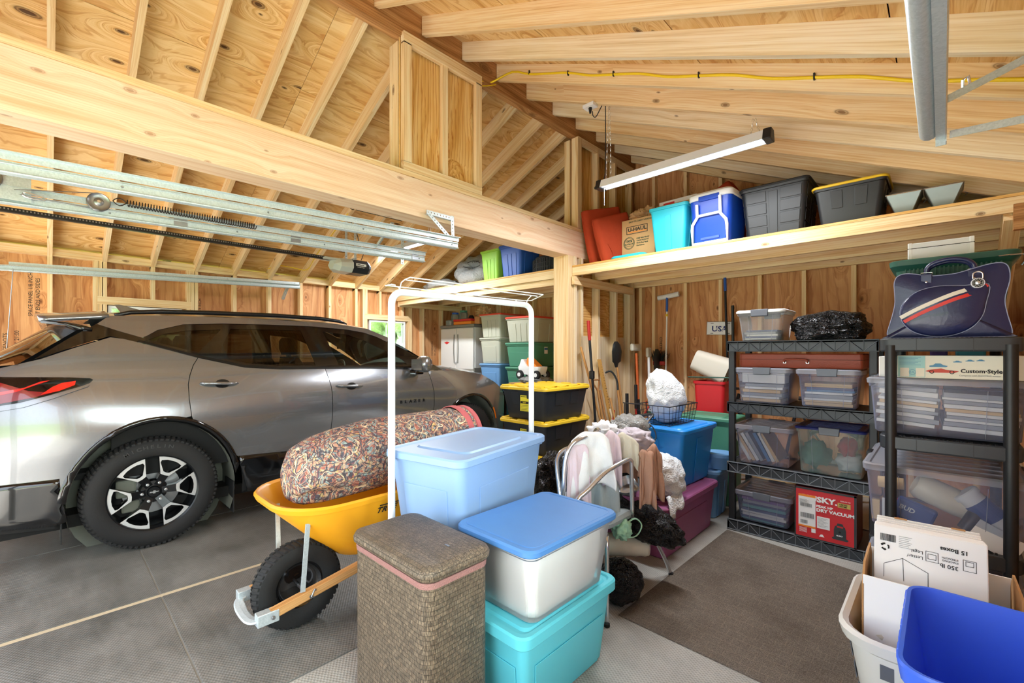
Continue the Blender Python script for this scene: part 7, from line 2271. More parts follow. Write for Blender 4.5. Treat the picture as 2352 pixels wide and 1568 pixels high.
# tipped wastebasket
wbk = thing('wastebasket', 'beige plastic wastebasket tipped over on the red bin', 'wastebasket', (-1.71, 4.72, 1.225), math.radians(8), ry=math.radians(112))
MB().loft([rr(.20, .17, .06, -.17), rr(.21, .18, .06, -.16), rr(.27, .24, .07, .15), rr(.285, .255, .075, .165), rr(.285, .255, .075, .18), rr(.26, .23, .07, .18), rr(.20, .17, .06, -.15)]).build('basket_body', 'beige', wbk, smooth=35) if False else None
plain('beige', '#d4cdbf', 0.45)
MB().loft([rr(.20, .17, .06, -.17), rr(.21, .18, .06, -.16), rr(.27, .24, .07, .15), rr(.285, .255, .075, .165), rr(.285, .255, .075, .18), rr(.26, .23, .07, .18), rr(.20, .17, .06, -.15)]).build('basket_body', 'beige', wbk, smooth=35)
MB().tube([(-.098 - .006, .05 * math.cos(a * PI / 8), -.08 + .025 * math.sin(a * PI / 8)) for a in range(16)], .003, 5, closed=True).build('grip', 'beige', wbk)
o = MB().tube([(-1.88, 4.55, 1.11), (-1.44, 4.60, 1.115)], .006, 8).build('green_stake', 'tote_dkgreen'); tag(o, 'thin dark green garden stake lying across the red bin', 'stake')
# wire basket and white bag
wk = thing('wire_basket', 'black wire basket on the bright blue tote', 'basket', (-1.60, 3.46, .803), math.radians(-3))
def wire(pts_, r_=.003, closed=False): MBW.tube(pts_, r_, 5, closed=closed)
MBW = MB()
bw_, bd_, bh_ = .29, .46, .15
for k, (s, z) in enumerate(((.88, .004), (1.0, bh_))):
    wire([(-bw_ / 2 * s, -bd_ / 2 * s, z), (bw_ / 2 * s, -bd_ / 2 * s, z), (bw_ / 2 * s, bd_ / 2 * s, z), (-bw_ / 2 * s, bd_ / 2 * s, z)], .0045, True)
for z in (.055, .10):
    s = .88 + .12 * z / bh_
    wire([(-bw_ / 2 * s, -bd_ / 2 * s, z), (bw_ / 2 * s, -bd_ / 2 * s, z), (bw_ / 2 * s, bd_ / 2 * s, z), (-bw_ / 2 * s, bd_ / 2 * s, z)], .002, True)
for i in range(7):
    u = -1 + 2 * i / 6
    for s2 in (-1, 1):
        wire([(u * bw_ / 2 * .88, s2 * bd_ / 2 * .88, .004), (u * bw_ / 2, s2 * bd_ / 2, bh_)], .002)
    wire([(u * bw_ / 2 * .88, -bd_ / 2 * .88, .004), (u * bw_ / 2 * .88, bd_ / 2 * .88, .004)], .002)
for i in range(10):
    u = -1 + 2 * i / 9
    for s2 in (-1, 1):
        wire([(s2 * bw_ / 2 * .88, u * bd_ / 2 * .88, .004), (s2 * bw_ / 2, u * bd_ / 2, bh_)], .002)
wire([(-bw_ / 2, -bd_ / 2, bh_), (-bw_ / 2 - .10, -bd_ / 2 - .02, bh_ + .004), (-bw_ / 2 - .13, -bd_ / 2 + .05, bh_ - .01), (-bw_ / 2 - .13, -bd_ / 2 + .05, .03)], .0045)
MBW.build('wire_frame', 'black_plastic', wk)
v_, f_ = blob((-1.60, 3.46, 1.005), (.135, .20, .22), .12, 1.6, 9, flat=.812, n=5)
v_ = [Vector((v.x + max(0, v.z - 1.0) * -.25, v.y, v.z)) for v in v_]
o = MB().add(v_, f_).build('white_plastic_bag', 'bag_white', smooth=True); tag(o, 'full white plastic bag sitting in the black wire basket', 'bag')
# handlebar grip over the blue tote
hb_ = thing('scooter_handle', 'black rubber grip and chrome bar with brake cable leaning on the blue tote', 'handle')
P0, P1 = Vector((-1.43, 2.56, .748)), Vector((-1.50, 2.92, .862))
d_ = (P1 - P0).normalized()
MB().tube([P0, P0 + d_ * .12], .015, 12).tube([P0 + d_ * .12, P0 + d_ * .22], .017, 12).build('grip', 'rubber', hb_, smooth=40)
MB().tube([P0 + d_ * .22, P1 + d_ * .08], .010, 10).cyl(P0 + d_ * .115, P0 + d_ * .135, .019, n=14).build('chrome_bar', 'chrome', hb_, smooth=40)
MB().tube([P1, P1 + Vector((.05, .0, -.02)), P1 + Vector((.10, -.06, -.08)), P1 + Vector((.08, -.14, -.13)), P1 + Vector((.02, -.16, -.10)), P1 + Vector((-.01, -.10, -.04))], .004, 6, smooth=4).build('brake_cable', 'black_plastic', hb_)
MB().tube([P1 + d_ * .05, P1 + d_ * .10 + Vector((0, .04, .02)), P1 + Vector((-.12, .20, .03)), P1 + Vector((-.22, .22, .01))], .010, 8, smooth=3).build('bar_end', 'black_plastic', hb_)

# chrome armchair frame
ch = thing('chrome_chair', 'chrome tube armchair buried under towels and bags', 'chair')
MB().tube([(-1.20, 1.925, .010), (-1.215, 1.95, .20), (-1.235, 1.98, .43)], .0115, 10, smooth=3).build('leg', 'chrome', ch, smooth=True)
MB().tube([(-1.195, 2.64, .010), (-1.22, 2.60, .12), (-1.26, 2.50, .30), (-1.27, 2.40, .43)], .0115, 10, smooth=3).build('leg', 'chrome', ch, smooth=True)
MB().tube([(-1.78, 1.98, .010), (-1.75, 2.02, .25), (-1.72, 2.06, .43)], .0115, 10, smooth=3).build('leg', 'chrome', ch, smooth=True)
MB().tube([(-1.80, 2.62, .010), (-1.77, 2.56, .25), (-1.74, 2.48, .43)], .0115, 10, smooth=3).build('leg', 'chrome', ch, smooth=True)
for p in ((-1.20, 1.925), (-1.195, 2.64), (-1.78, 1.98), (-1.80, 2.62)):
    MB().cyl((p[0], p[1], .0068), (p[0], p[1], .022), .015, n=12).build('foot_cap', 'rubber', ch)
MB().tube([(-1.235, 1.98, .43), (-1.35, 1.88, .58), (-1.325, 1.955, .655), (-1.297, 2.05, .72), (-1.275, 2.14, .752), (-1.262, 2.24, .768), (-1.262, 2.275, .755), (-1.262, 2.28, .72), (-1.262, 2.29, .43)], .0125, 10, smooth=4).build('armrest', 'chrome', ch, smooth=True)
MB().tube([(-1.72, 2.06, .43), (-1.50, 1.90, .50), (-1.44, 1.88, .60), (-1.44, 1.90, .78), (-1.43, 1.93, .86), (-1.41, 1.97, .895), (-1.40, 2.05, .905), (-1.44, 2.22, .905), (-1.50, 2.30, .90), (-1.56, 2.36, .86), (-1.60, 2.36, .70), (-1.72, 2.30, .43)], .0125, 10, smooth=4).build('back_hoop', 'chrome', ch, smooth=True)
MB().tube([(-1.46, 1.90, .50), (-1.50, 1.93, .62), (-1.535, 1.955, .72), (-1.55, 1.98, .78), (-1.54, 2.03, .815), (-1.52, 2.10, .82), (-1.6, 2.3, .80)], .0125, 10, smooth=4).build('armrest', 'chrome', ch, smooth=True)
MB().loft([rr(.46, .46, .08, .43, cx=-1.50, cy=2.24), rr(.48, .48, .09, .455, cx=-1.50, cy=2.24), rr(.46, .46, .08, .475, cx=-1.50, cy=2.24)]).build('seat', 'towel_grey', ch, smooth=40)

RV = Vector((.7203, .6937, 0)); FV = Vector((-.6937, .7203, 0))
def drape(name, label, mat, top, along, width, front, back, seed=1, thick=.006, fold=.018, flare=.15, wav=5.0, endslant=0.0, group=None, cat='towel', n=26, m=30):
    """cloth folded over a line through `top` running along `along`; front hangs towards the viewer's side"""
    a = Vector(along).normalized(); out = Vector((a.y, -a.x, 0)).normalized()
    L = front + back; r = .016
    def f(u, v):
        s = -front + L * v       # -front .. back
        uu = (u - .5)
        w = width * (1 + flare * min(1, abs(s) / .25))
        p = Vector(top) + a * (uu * w)
        if s < -r: off = r + .02 * min(1, -s / .2); z = s + r
        elif s > r: off = -r - .02 * min(1, s / .2); z = -(s - r)
        else:
            q = s / r * PI / 2; off = -r * math.sin(q); z = r * math.cos(q) - 0
        if s < -r: z = s + r
        k = min(1, abs(s) / .10)
        off += fold * k * (.7 * math.sin(u * wav * PI * .55 + seed + s * 2.5) + .3 * math.sin(u * wav * 1.7 * PI + seed * 2 + s * 7)) + .045 * k * noise.noise(Vector((u * 2.2, s * 4, seed))) + .02 * k * noise.noise(Vector((u * 6, s * 7, seed)))
        z -= .055 * min(1, width / .15) * (2 * uu) ** 2 * (1 if s > -.02 else 1)
        z += .020 * noise.noise(Vector((u * 2.5, s * 4, seed + 9))) + .03 * noise.noise(Vector((u * 1.7, seed, 2)))
        if s < 0: z -= endslant * uu * min(1, -s / front)
        return p + out * off + Vector((0, 0, z))
    o = MB().grid(f, n, m).build(name, mat, smooth=True, solid=thick, fixn=True)
    return tag(o, label, cat, group)
drape('towel', 'white towel draped over the chrome chair hoop', 'towel_white', (-1.39, 2.06, .925), (.62, .78, 0), .20, .30, .14, seed=1, fold=.022, flare=.25, wav=4, endslant=-.06)
drape('towel', 'pale pink towel hanging right of the white towel', 'towel_pink', (-1.355, 2.21, .905), (.72, .69, 0), .10, .26, .10, seed=3, fold=.014, flare=.1, wav=3)
drape('towel', 'blue grey towel hanging behind the white and pink towels', 'towel_grey', (-1.42, 2.16, .885), (.69, .72, 0), .22, .40, .12, seed=5, fold=.018, wav=4, endslant=.05)
drape('towel', 'lilac white cloth hanging low at the left of the chair hoop', 'towel_pink', (-1.43, 1.99, .86), (.6, .8, 0), .12, .30, .06, seed=8, fold=.014, wav=3, endslant=.10)
drape('cloth', 'cream handkerchief cloth draped over the pile of towels', 'cloth_cream', (-1.31, 2.30, .885), (.72, .69, 0), .14, .15, .08, seed=11, fold=.012, wav=3, endslant=.04, cat='cloth')
drape('towel', 'brown terry towel hanging over the end of the chrome armrest', 'towel_brown', (-1.205, 2.345, .80), (.72, .69, 0), .075, .30, .14, seed=4, fold=.010, flare=.15, wav=2, endslant=0, thick=.010)
drape('towel', 'second fold of brown terry towel behind the first', 'towel_brown', (-1.20, 2.43, .81), (.72, .69, 0), .080, .27, .14, seed=6, fold=.010, flare=.1, wav=2, thick=.010)
drape('towel', 'short piece of brown towel under the cream cloth', 'towel_brown', (-1.36, 2.36, .78), (.72, .69, 0), .16, .13, .06, seed=9, fold=.014, flare=.0, wav=3)
# heap of bags behind the towels
for c, r_, m, sd_, nm, lab in (
    ((-1.60, 2.84, .80), (.15, .15, .13), 'bag_clear_grey', 3, 'grey_plastic_bag', 'grey translucent plastic bag behind the towels'),
    ((-1.46, 2.66, .80), (.13, .10, .07), 'cloth_lilac', 5, 'white_rag', 'whitish crumpled rag between towels and blue tote'),
    ((-1.64, 2.58, .84), (.09, .10, .06), 'towel_white', 7, 'white_rag', 'small white rag at the back of the towel heap'),
    ((-1.62, 2.70, .58), (.17, .16, .17), 'bag_black', 8, 'black_bag', 'black bag under the heap behind the chair seat')):
    if m == 'cloth_lilac' and m not in MATS: cloth('cloth_lilac', '#cfc6cf')
    v_, f_ = blob(c, r_, .35, 2.6, sd_)
    o = MB().add(v_, f_).build(nm, m, smooth=True); tag(o, lab, 'bag' if 'bag' in nm else 'cloth')
def bagthing(nm, lab, c, r_, m='bag_black', sd_=1, amp=.3, fr=2.6, flat=None, rot=None, n=5, cat='bag'):
    v_, f_ = blob((0, 0, 0), r_, amp, fr, sd_, n=n, flat=None)
    if rot: 
        R_ = Matrix.Rotation(rot[2], 3, 'Z') @ Matrix.Rotation(rot[1], 3, 'Y') @ Matrix.Rotation(rot[0], 3, 'X')
        v_ = [R_ @ v for v in v_]
    v_ = [v + Vector(c) for v in v_]
    if flat is not None: v_ = [Vector((v.x, v.y, flat + (v.z - flat) * .04)) if v.z < flat else v for v in v_]
    o = MB().add(v_, f_).build(nm, m, smooth=True)
    return tag(o, lab, cat)
bagthing('garbage_bag', 'shiny black garbage bag on the floor behind the large light blue tote', (-2.05, 2.62, .42), (.19, .19, .21), sd_=2, amp=.2)
o = MB().box(-2.32, -1.86, 2.42, 2.82, .007, .205).build('white_bin', 'white_metal', bevel=.01); tag(o, 'low white box under the black garbage bag behind the light blue tote', 'box')
bagthing('garbage_bag', 'black garbage bag slumping forward from the chrome chair', (-1.27, 2.44, .375), (.24, .13, .115), sd_=4, amp=.18, rot=(0, math.radians(28), math.radians(40)))
bagthing('garbage_bag', 'small black garbage bag on the floor under the chair', (-1.275, 2.17, .118), (.125, .13, .115), sd_=6, amp=.14, fr=1.8, flat=.0125)
# rolled cream cushion
rc = thing('rolled_cushion', 'rolled cream quilted pad sticking out under the black bag', 'cushion', (-1.42, 2.27, .245), 0)
q_ = Vector((0, 0, 1)).rotation_difference(Vector((.75, .66, -.07)).normalized()).to_matrix().to_4x4()
MB().lathe([(0, -.06), (.055, -.06), (.062, -.03), (.064, .05), (.058, .08), (.060, .11), (.054, .14), (.056, .17), (.050, .20), (.052, .225), (.045, .245), (0, .25)], 24, q_).build('pad', 'cloth_cream', rc, smooth=True)
# mint bag with loop handle
plain('bag_mint', '#a9dcc0', 0.4, bump=.4, bscale=60)
mb_ = thing('mint_bag', 'small mint green plastic bag with loop handles', 'bag')
v_, f_ = blob((-1.28, 2.20, .39), (.055, .045, .06), .35, 2.4, 3)
MB().add(v_, f_).build('bag_body', 'bag_mint', mb_, smooth=True)
MB().tube([(-1.27, 2.22, .41), (-1.235, 2.27, .44), (-1.205, 2.29, .405), (-1.215, 2.25, .355), (-1.26, 2.20, .345)], .008, 6, smooth=4, flat=.5).build('loop_handle', 'bag_mint', mb_, smooth=True)
MB().tube([(-1.30, 2.17, .42), (-1.315, 2.155, .46), (-1.33, 2.15, .47)], .008, 6, smooth=3, flat=.5).build('loop_handle', 'bag_mint', mb_, smooth=True)
# bowls in the heap
o = MB().lathe([(0, 0), (.05, 0), (.085, .05), (.085, .055), (.045, .008), (0, .008)], 28, Matrix.Translation((-1.33, 2.40, .48))).build('purple_bowl', 'tote_purple', smooth=40); tag(o, 'purple plastic bowl on the chair seat under the brown towel', 'bowl')
o = MB().lathe([(0, 0), (.06, 0), (.075, .05), (.075, .054), (.055, .006), (0, .006)], 28, Matrix.Translation((-1.335, 2.39, .545)) @ Matrix.Rotation(.5, 4, 'X')).build('metal_bowl', 'chrome', smooth=40); tag(o, 'shiny metal bowl tilted above the purple bowl', 'bowl')
# white bag leaning on purple tote
v_, f_ = blob((-1.44, 2.98, .50), (.18, .19, .16), .13, 1.8, 12, flat=.363, n=5)
v2 = []
for v in v_:
    k = max(0, v.x + 1.36)
    v2.append(Vector((v.x, v.y, v.z - k * k * 4)) if v.z > .37 and k > 0 else v)
o = MB().add(v2, f_).build('white_plastic_bag', 'bag_white', smooth=True); tag(o, 'white plastic bag lying on the purple tote against the blue tote', 'bag')
fl = MB().grid(lambda u, v: Vector((-1.30 + .055 * u + .01 * math.sin(v * 9), 2.80 + .20 * v - .05 * u, .415 - .13 * u ** 2 * (1 - .5 * v) - .0 + .01 * math.sin(v * 14))), 8, 12)
o = fl.build('bag_flap', 'bag_white', smooth=True, solid=.003); tag(o, 'loose white bag flap hanging over the edge of the purple tote', 'bag')

# ================================================================= long tools in the corner
def pole(nm, lab, cat, p0, p1, r, m, grp=None):
    t = thing(nm, lab, cat, (0, 0, 0), group=grp)
    MB().tube([p0, p1], r, 10).build('handle', m, t, smooth=40)
    return t
plain('grip_red', '#b3261f', 0.45); plain('fibre_orange', '#d4642a', 0.5); plain('tool_grey', '#3b3f40', 0.45, .5, var=.2); plain('ruler', '#d9a85c', 0.6)
t = pole('pruning_pole', 'long black pole with red grip leaning on the stub wall', 'pole', (-2.72, 4.02, 1.50), (-2.62, 4.06, .01), .014, 'black_plastic')
MB().tube([(-2.733, 4.015, 1.70), (-2.72, 4.02, 1.49)], .018, 12).build('grip', 'grip_red', t, smooth=40)
MB().cbox((-2.69, 4.02, 1.12), (.05, .045, .09)).build('clamp', 'black_plastic', t, bevel=.01)
MB().tube([(-2.63, 4.05, .52), (-2.622, 4.055, .30)], .017, 10).build('pole_end', 'steel', t, smooth=40)
t = pole('broom_stick', 'slanting wooden broom handle beside the black and red pole', 'handle', (-2.86, 4.06, 1.42), (-2.52, 4.22, .01), .013, 'handle_wood')
t = pole('spade', 'spade with wooden D shaped grip standing against the stub wall', 'spade', (-2.80, 4.30, .95), (-2.70, 4.34, .25), .014, 'handle_wood')
MB().tube([(-2.80, 4.30, .93), (-2.82, 4.25, 1.0), (-2.82, 4.245, 1.05), (-2.82, 4.355, 1.05), (-2.82, 4.35, 1.0), (-2.80, 4.31, .93)], .010, 8).build('grip', 'dark_board', t, smooth=40)
MB().box(-.008, .008, -.09, .09, 0, .26, Matrix.Translation((-2.69, 4.35, .02))).build('blade', 'tool_grey', t, bevel=.006)
t = thing('yardstick', 'wooden measuring stick leaning against the stub wall', 'ruler', (0, 0, 0))
MB().hexa([Vector(p) for p in ((-2.70, 4.53, .15), (-2.70, 4.60, .15), (-2.69, 4.60, .15), (-2.69, 4.53, .15), (-2.875, 4.40, 1.28), (-2.875, 4.47, 1.28), (-2.865, 4.47, 1.28), (-2.865, 4.40, 1.28))]).build('stick', 'ruler', t)
mk = MB()
for i in range(34):
    f = i / 34; y0 = 4.575 - .13 * f; x0 = -2.690 - .175 * f; z = .19 + 1.06 * f
    mk.box(x0 + .001, x0 + .004, y0, y0 + (.02 if i % 4 == 0 else .012), z, z + .004)
mk.build('marks', 'ink', t)
def shovel(lab, x, y, ztop, x1, y1, m='handle_wood', blade=True, w_=.11, nm='shovel', rz=0.0):
    t = pole(nm, lab, 'shovel', (x, y, ztop - .27), (x1, y1, .01), .013, m)
    R_ = []
    for z, w2, dpt in ((-.27, .018, .0), (-.22, .05, .005), (-.20, w_ * .85, .01), (-.08, w_, .014), (0, w_ * .75, .01), (.04, w_ * .25, .0)):
        R_.append([Vector((x + q * .004 + dpt - .02 * (u * u), y + u * w2, ztop + z)) for q in (0, 1) for u in ((-1, -.5, 0, .5, 1) if q == 0 else (1, .5, 0, -.5, -1))])
    MB().loft(R_).build('blade', 'tool_grey', t, smooth=50)
    return t
shovel('round point shovel with grey blade up in the corner', -2.80, 4.72, 1.45, -2.62, 4.70)
shovel('second shovel behind the round point shovel in the corner', -2.52, 5.20, 1.36, -2.42, 5.02, w_=.10)
t = pole('garden_fork', 'hand fork with bent metal neck and wooden handle', 'fork', (-2.72, 4.60, .92), (-2.60, 4.58, .02), .014, 'handle_wood')
MB().tube([(-2.72, 4.60, .92), (-2.74, 4.60, 1.05), (-2.79, 4.56, 1.14), (-2.84, 4.52, 1.12)], .011, 8, smooth=3).build('neck', 'tool_grey', t, smooth=40)
t = pole('axe', 'splitting axe with cream head cover in the corner', 'axe', (-2.66, 4.92, 1.35), (-2.56, 4.86, .02), .015, 'fibre_orange')
MB().cbox((-2.67, 4.92, 1.42), (.05, .20, .09)).build('axe_head', 'cloth_cream', t, bevel=.02)
MB().tube([(-2.62, 4.895, .80), (-2.60, 4.88, .55)], .019, 10).build('grip', 'black_plastic', t)
t = pole('pole_saw', 'white aluminium pole saw with black print in the corner', 'saw', (-2.56, 5.04, 1.30), (-2.46, 4.90, .02), .016, 'white_metal')
MB().cbox((-2.565, 5.05, 1.36), (.04, .10, .12)).build('saw_head', 'cloth_cream', t, bevel=.02)
for i, c_ in enumerate('CRAFTSMAN'):
    text(c_, .034, 'ink', t, (-2.540 + i * .0045, 5.006 - .006 * i, 1.08 - i * .052), (.75, .66, 0), (0, 0, 1), 'pole_letter', bold=.0008)
for i, (x, y, zt_, m1, m2, lab) in enumerate(((-2.60, 4.80, .98, 'black_plastic', 'grip_red', 'lopper with black grip and red shaft, left of the pole saw'), (-2.36, 5.02, 1.00, 'black_plastic', 'grip_red', 'lopper with black grip and red shaft at the right of the tools'),
                                      (-2.42, 5.05, 1.08, 'tote_dkgreen', 'handle_wood', 'green topped wooden tool handle between the loppers'), (-2.66, 4.70, .88, 'black_plastic', 'tote_cyan', 'thin cyan shaft with black collar in the tool corner'))):
    t = thing('lopper' if 'lopper' in lab else 'garden_hoe', lab, 'garden tool', (0, 0, 0))
    MB().tube([(x, y, zt_), (x + .01, y - .01, zt_ - .28)], .020, 10).build('grip', m1, t, smooth=40)
    MB().tube([(x + .01, y - .01, zt_ - .28), (x + .03, y - .03, .02)], .013, 10).build('shaft', m2, t, smooth=40)
for i, (x, y, h, m) in enumerate(((-2.58, 4.16, .95, 'dark_board'), (-2.54, 4.30, .86, 'handle_wood'), (-2.62, 4.42, .72, 'lumber_pale'))):
    t = pole('wooden_stake', ['dark wooden stake low beside the yellow lidded totes', 'plain wooden stake in front of the stub wall', 'short pale stake among the tools'][i], 'stake', (x - .1, y, h), (x + .1, y + .03, .01), .012, m)
# squeegee, broom
t = pole('squeegee', 'window squeegee with white fleece head on a long pole', 'squeegee', (-2.435, 5.27, 1.86), (-2.40, 5.12, .05), .0095, 'white_metal')
MB().tube([(-2.55, 5.28, 2.035), (-2.43, 5.27, 2.045), (-2.29, 5.28, 2.065)], .030, 12, smooth=2).build('fleece_head', 'towel_white', t, smooth=40)
MB().tube([(-2.43, 5.26, 2.03), (-2.435, 5.27, 1.93), (-2.437, 5.27, 1.86)], .015, 10).build('grip', 'tote_navy', t, smooth=40)
MB().cyl((-2.436, 5.265, 1.80), (-2.436, 5.265, 1.83), .016, n=12).build('collar', 'yellow_lid', t)
t = pole('broom', 'worn broom standing bristles up with red head', 'broom', (-2.52, 5.24, 1.20), (-2.50, 5.10, .02), .012, 'handle_wood')
MB().cbox((-2.52, 5.24, 1.225), (.15, .05, .05)).build('broom_head', 'grip_red', t, bevel=.008)
random.seed(5); br_ = MB()
for i in range(150):
    a, b_ = random.uniform(-.075, .075), random.uniform(-.022, .022)
    br_.tube([(-2.52 + a, 5.24 + b_, 1.245), (-2.52 + a * 1.5 + random.uniform(-.015, .015), 5.24 + b_ * 2.5, 1.245 + random.uniform(.08, .14))], .0016, 3)
bo = br_.build('bristles', 'tool_grey', t); bo['kind'] = 'stuff'
# dark poles near the rack
t = pole('dark_pole', 'tall dark blue capped pole leaning beside the license plate', 'pole', (-1.765, 5.29, 2.17), (-1.66, 5.16, .02), .013, 'dark_metal')
MB().tube([(-1.766, 5.291, 2.20), (-1.76, 5.285, 2.05)], .016, 10).build('cap', 'tote_navy', t)
t = pole('dark_pole', 'shorter dark grey pole right of the tall capped pole', 'pole', (-1.68, 5.28, 1.88), (-1.62, 5.14, .02), .015, 'tool_grey')
# licence plate
lp = thing('license_plate', 'white license plate with blue letters nailed to a wall stud', 'license plate', (-1.828, 5.322, 1.635), 0, ry=math.radians(2))
MB().box(-.150, .150, -.001, .001, -.076, .076).build('plate', 'white_metal', lp, bevel=.0008)
MB().tube([p for p in [Vector((q_.x, -.002, q_.y)) for q_ in rr(.296, .148, .012, 0)]], .0022, 5, closed=True).build('raised_edge', 'steel', lp)
plain('plate_blue', '#27347c', 0.5)
text('USA', .085, 'plate_blue', lp, (-.093, -.0015, -.035), X_, Z_, bold=.003, sx=1.1)
MB().tube([(.035 * math.cos(a * PI / 12), -.003, -.005 + .035 * math.sin(a * PI / 12)) for a in range(24)], .004, 5, closed=True).build('plate_ring', 'white_metal', lp)
for x in (-.09, .09):
    for z in (-.058, .058): MB().box(x - .016, x + .016, -.0022, -.001, z - .003, z + .003).build('plate_slot', 'ink', lp)
# orange saw on the wall
t = thing('hand_saw', 'orange handled saw hanging on the wall above the red bin', 'saw', (-2.06, 5.40, 1.22), ry=math.radians(-28))
MB().tube([(-.10, -.02, -.04), (-.10, -.02, .03), (.0, -.02, .045), (.06, -.02, .03), (.07, -.02, -.01), (.03, -.02, -.04)], .013, 8, closed=True, smooth=3).build('saw_handle', 'fibre_orange', t, smooth=True)
MB().box(-.08, .04, -.024, -.016, -.015, .02).build('saw_grip', 'black_plastic', t, bevel=.006)
# hoses and bits on the heap
for i, (pts_, m, lab) in enumerate((([(-2.30, 4.25, .01), (-2.35, 4.3, .45), (-2.25, 4.35, .72), (-2.12, 4.3, .70), (-2.10, 4.2, .5), (-2.2, 4.1, .3)], 'tote_dkgreen', 'green garden hose looping among the tools'),
                                 ([(-2.5, 4.45, .5), (-2.48, 4.42, .62), (-2.42, 4.4, .66), (-2.38, 4.42, .6), (-2.40, 4.45, .5)], 'tote_cyan', 'small cyan hose nozzle loop by the tools'),
                                 ([(-2.62, 4.35, .72), (-2.6, 4.3, .60), (-2.56, 4.28, .55)], 'grip_red', 'red hand tool hanging by the poles'))):
    o = MB().tube(pts_, .012, 8, smooth=4).build('garden_hose' if i < 2 else 'hand_tool', m, smooth=True); tag(o, lab, 'hose' if i < 2 else 'tool')
t = thing('red_shears', 'open red handled shears among the tools', 'shears', (-2.18, 4.20, .74))
MB().tube([(0, 0, 0), (.06, .05, .12)], .008, 6).tube([(0, .05, .0), (.02, .0, .13)], .007, 6).build('shears_handles', 'grip_red', t)
o = MB().box(-2.60, -2.05, 4.15, 4.7, .001, .52).build('low_carton', 'cardboard', bevel=.006); tag(o, 'low cardboard carton in front of the leaning tools', 'box')
for i, (c, r_, m, lab) in enumerate((((-2.15, 4.25, .60), (.12, .12, .09), 'bag_clear_grey', 'clear grey bag on the low carton by the tools'), ((-2.35, 4.35, .57), (.10, .10, .06), 'towel_white', 'white rag on the low carton by the tools'), ((-2.10, 3.70, .25), (.22, .25, .26), 'bag_black', 'black bag between the yellow lidded totes and blue tote'))):
    v_, f_ = blob(c, r_, .3, 2.6, 20 + i); o = MB().add(v_, f_).build('plastic_bag' if i != 1 else 'white_rag', m, smooth=True); tag(o, lab, 'bag' if i != 1 else 'cloth')
o = MB().lathe([(0, 0), (.055, 0), (.06, .09), (.065, .10), (.0, .11)], 24, Matrix.Translation((-2.12, 4.55, .525))).build('small_pot', 'tote_green', smooth=40); tag(o, 'small green plastic pot at the tools', 'pot')

# ---- bicycle behind the totes and shelving
bi = thing('bicycle', 'bicycle leaning on the back wall behind the totes and shelving', 'bicycle', (-1.25, 5.08, 0), rx=math.radians(-4))
def bwheel(x):
    M = Matrix.Translation((x, 0, .335)) @ Matrix.Rotation(PI / 2, 4, 'X')
    w = MB().lathe([(.31 + .022 * math.cos(a * PI / 5), .022 * math.sin(a * PI / 5)) for a in range(11)], 48, M).build('tyre', 'rubber', bi, smooth=True)
    MB().lathe([(.286, -.010), (.296, -.012), (.296, .012), (.286, .010), (.286, -.010)], 48, M).build('rim', 'chrome', bi, smooth=40)
    s = MB()
    for i in range(32):
        a = 2 * PI * i / 32; b_ = a + (.5 if i % 2 else -.5)
        s.tube([M @ Vector((.02 * math.cos(b_), .02 * math.sin(b_), .02 * (1 if i % 4 < 2 else -1))), M @ Vector((.287 * math.cos(a), .287 * math.sin(a), 0))], .0011, 3)
    s.build('spokes', 'chrome', bi)
    MB().cyl((x, -.04, .335), (x, .04, .335), .018, n=12).build('hub', 'steel', bi)
bwheel(-.50); bwheel(.52)
F_ = MB()
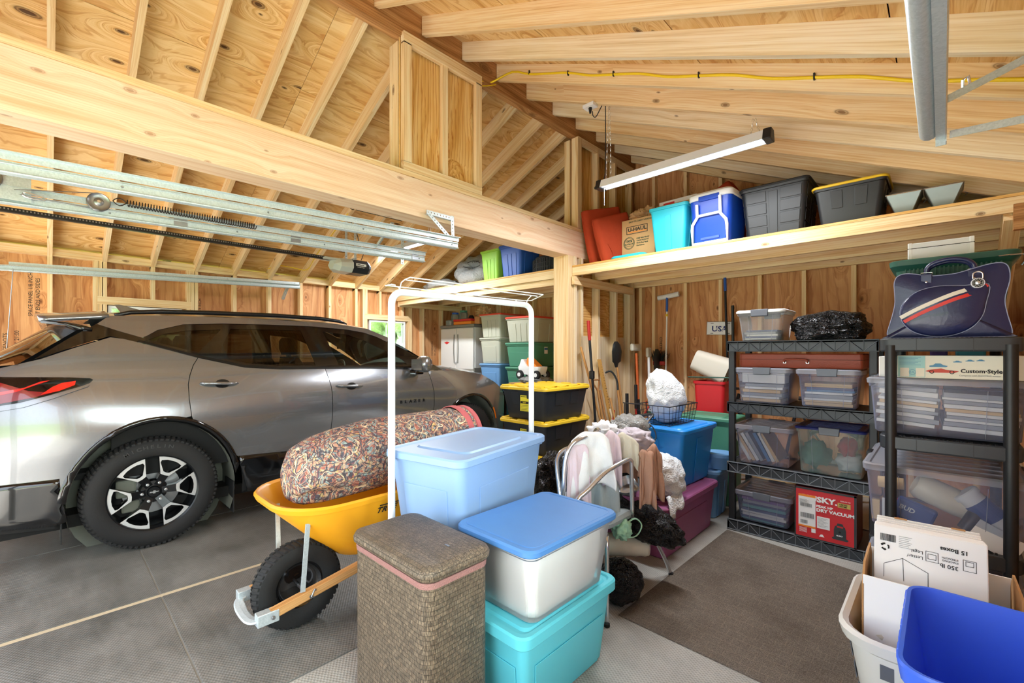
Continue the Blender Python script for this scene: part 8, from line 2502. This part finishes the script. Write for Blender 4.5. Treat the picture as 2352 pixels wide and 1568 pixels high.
for a, b_, r_ in (((.52, 0, .335), (.12, 0, .31), .010), ((.52, 0, .335), (.22, 0, .80), .009), ((.12, 0, .31), (.22, 0, .86), .015), ((.20, 0, .80), (-.34, 0, .82), .016), ((.12, 0, .31), (-.36, 0, .76), .018), ((-.32, 0, .92), (-.38, 0, .70), .018), ((-.38, 0, .70), (-.50, 0, .335), .013)):
    F_.tube([a, b_], r_, 10)
F_.build('bike_frame', 'dark_metal', bi, smooth=40)
MB().loft([rr(.24, .13, .05, .89, cx=.20), rr(.26, .15, .06, .91, cx=.20), rr(.24, .12, .05, .93, cx=.20)]).build('saddle', 'black_plastic', bi, smooth=40)
MB().tube([(-.40, -.28, .98), (-.34, -.1, .97), (-.33, .1, .97), (-.40, .12, .98)], .011, 8, smooth=3).build('handlebar', 'dark_metal', bi, smooth=True)
MB().tube([(.12, -.06, .31), (.05, -.08, .18)], .009, 6).cyl((.12, -.05, .31), (.12, .05, .31), .05, n=24).build('crank', 'steel', bi)

# ---- printed stamps on the plywood
def stamp(lines, parent, x, y, z, right, up, size=.035, gap=.05):
    r = Vector(right); u = Vector(up)
    for i, s in enumerate(lines):
        p = Vector((x, y, z)) - u * (gap * i)
        text(s, size, 'ink', parent, p, r, u, 'stamp_lettering', ext=.0003, bold=.0002)
xs = XL - .0885
stamp(['SPACE PANEL 1/8 INCH', 'AT ENDS AND SIDES'], wl, xs, -.105, 1.72, (0, 0, 1), (0, -1, 0), .042, .05)
stamp(['NOGENOTS', '01-24-21 21:00'], wl, xs, -.27, 1.30, (0, 0, 1), (0, -1, 0), .045, .075)
stamp(['SPACE PANEL 1/8 INCH'], wl, xs, 1.30, 1.60, (0, 0, 1), (0, -1, 0), .040)
stamp(['SPACE PANEL 1/8', 'AT ENDS'], wl, xs, 2.70, 1.62, (0, 0, 1), (0, -1, 0), .035, .045)
stamp(['NOGENOTS', '01-24-21'], wl, xs, 4.75, 1.30, (0, 0, 1), (0, -1, 0), .045, .06)
stamp(['APA THE ENGINEERED', 'WOOD 15/32'], wb_, -2.56, yb - .0135, 1.05, (0, 0, 1), (-1, 0, 0), .05, .06)
stamp(['APA 32/16'], wb_, -2.05, yb - .0135, 2.62, (0, 0, 1), (-1, 0, 0), .06)
bpy.context.view_layer.update()
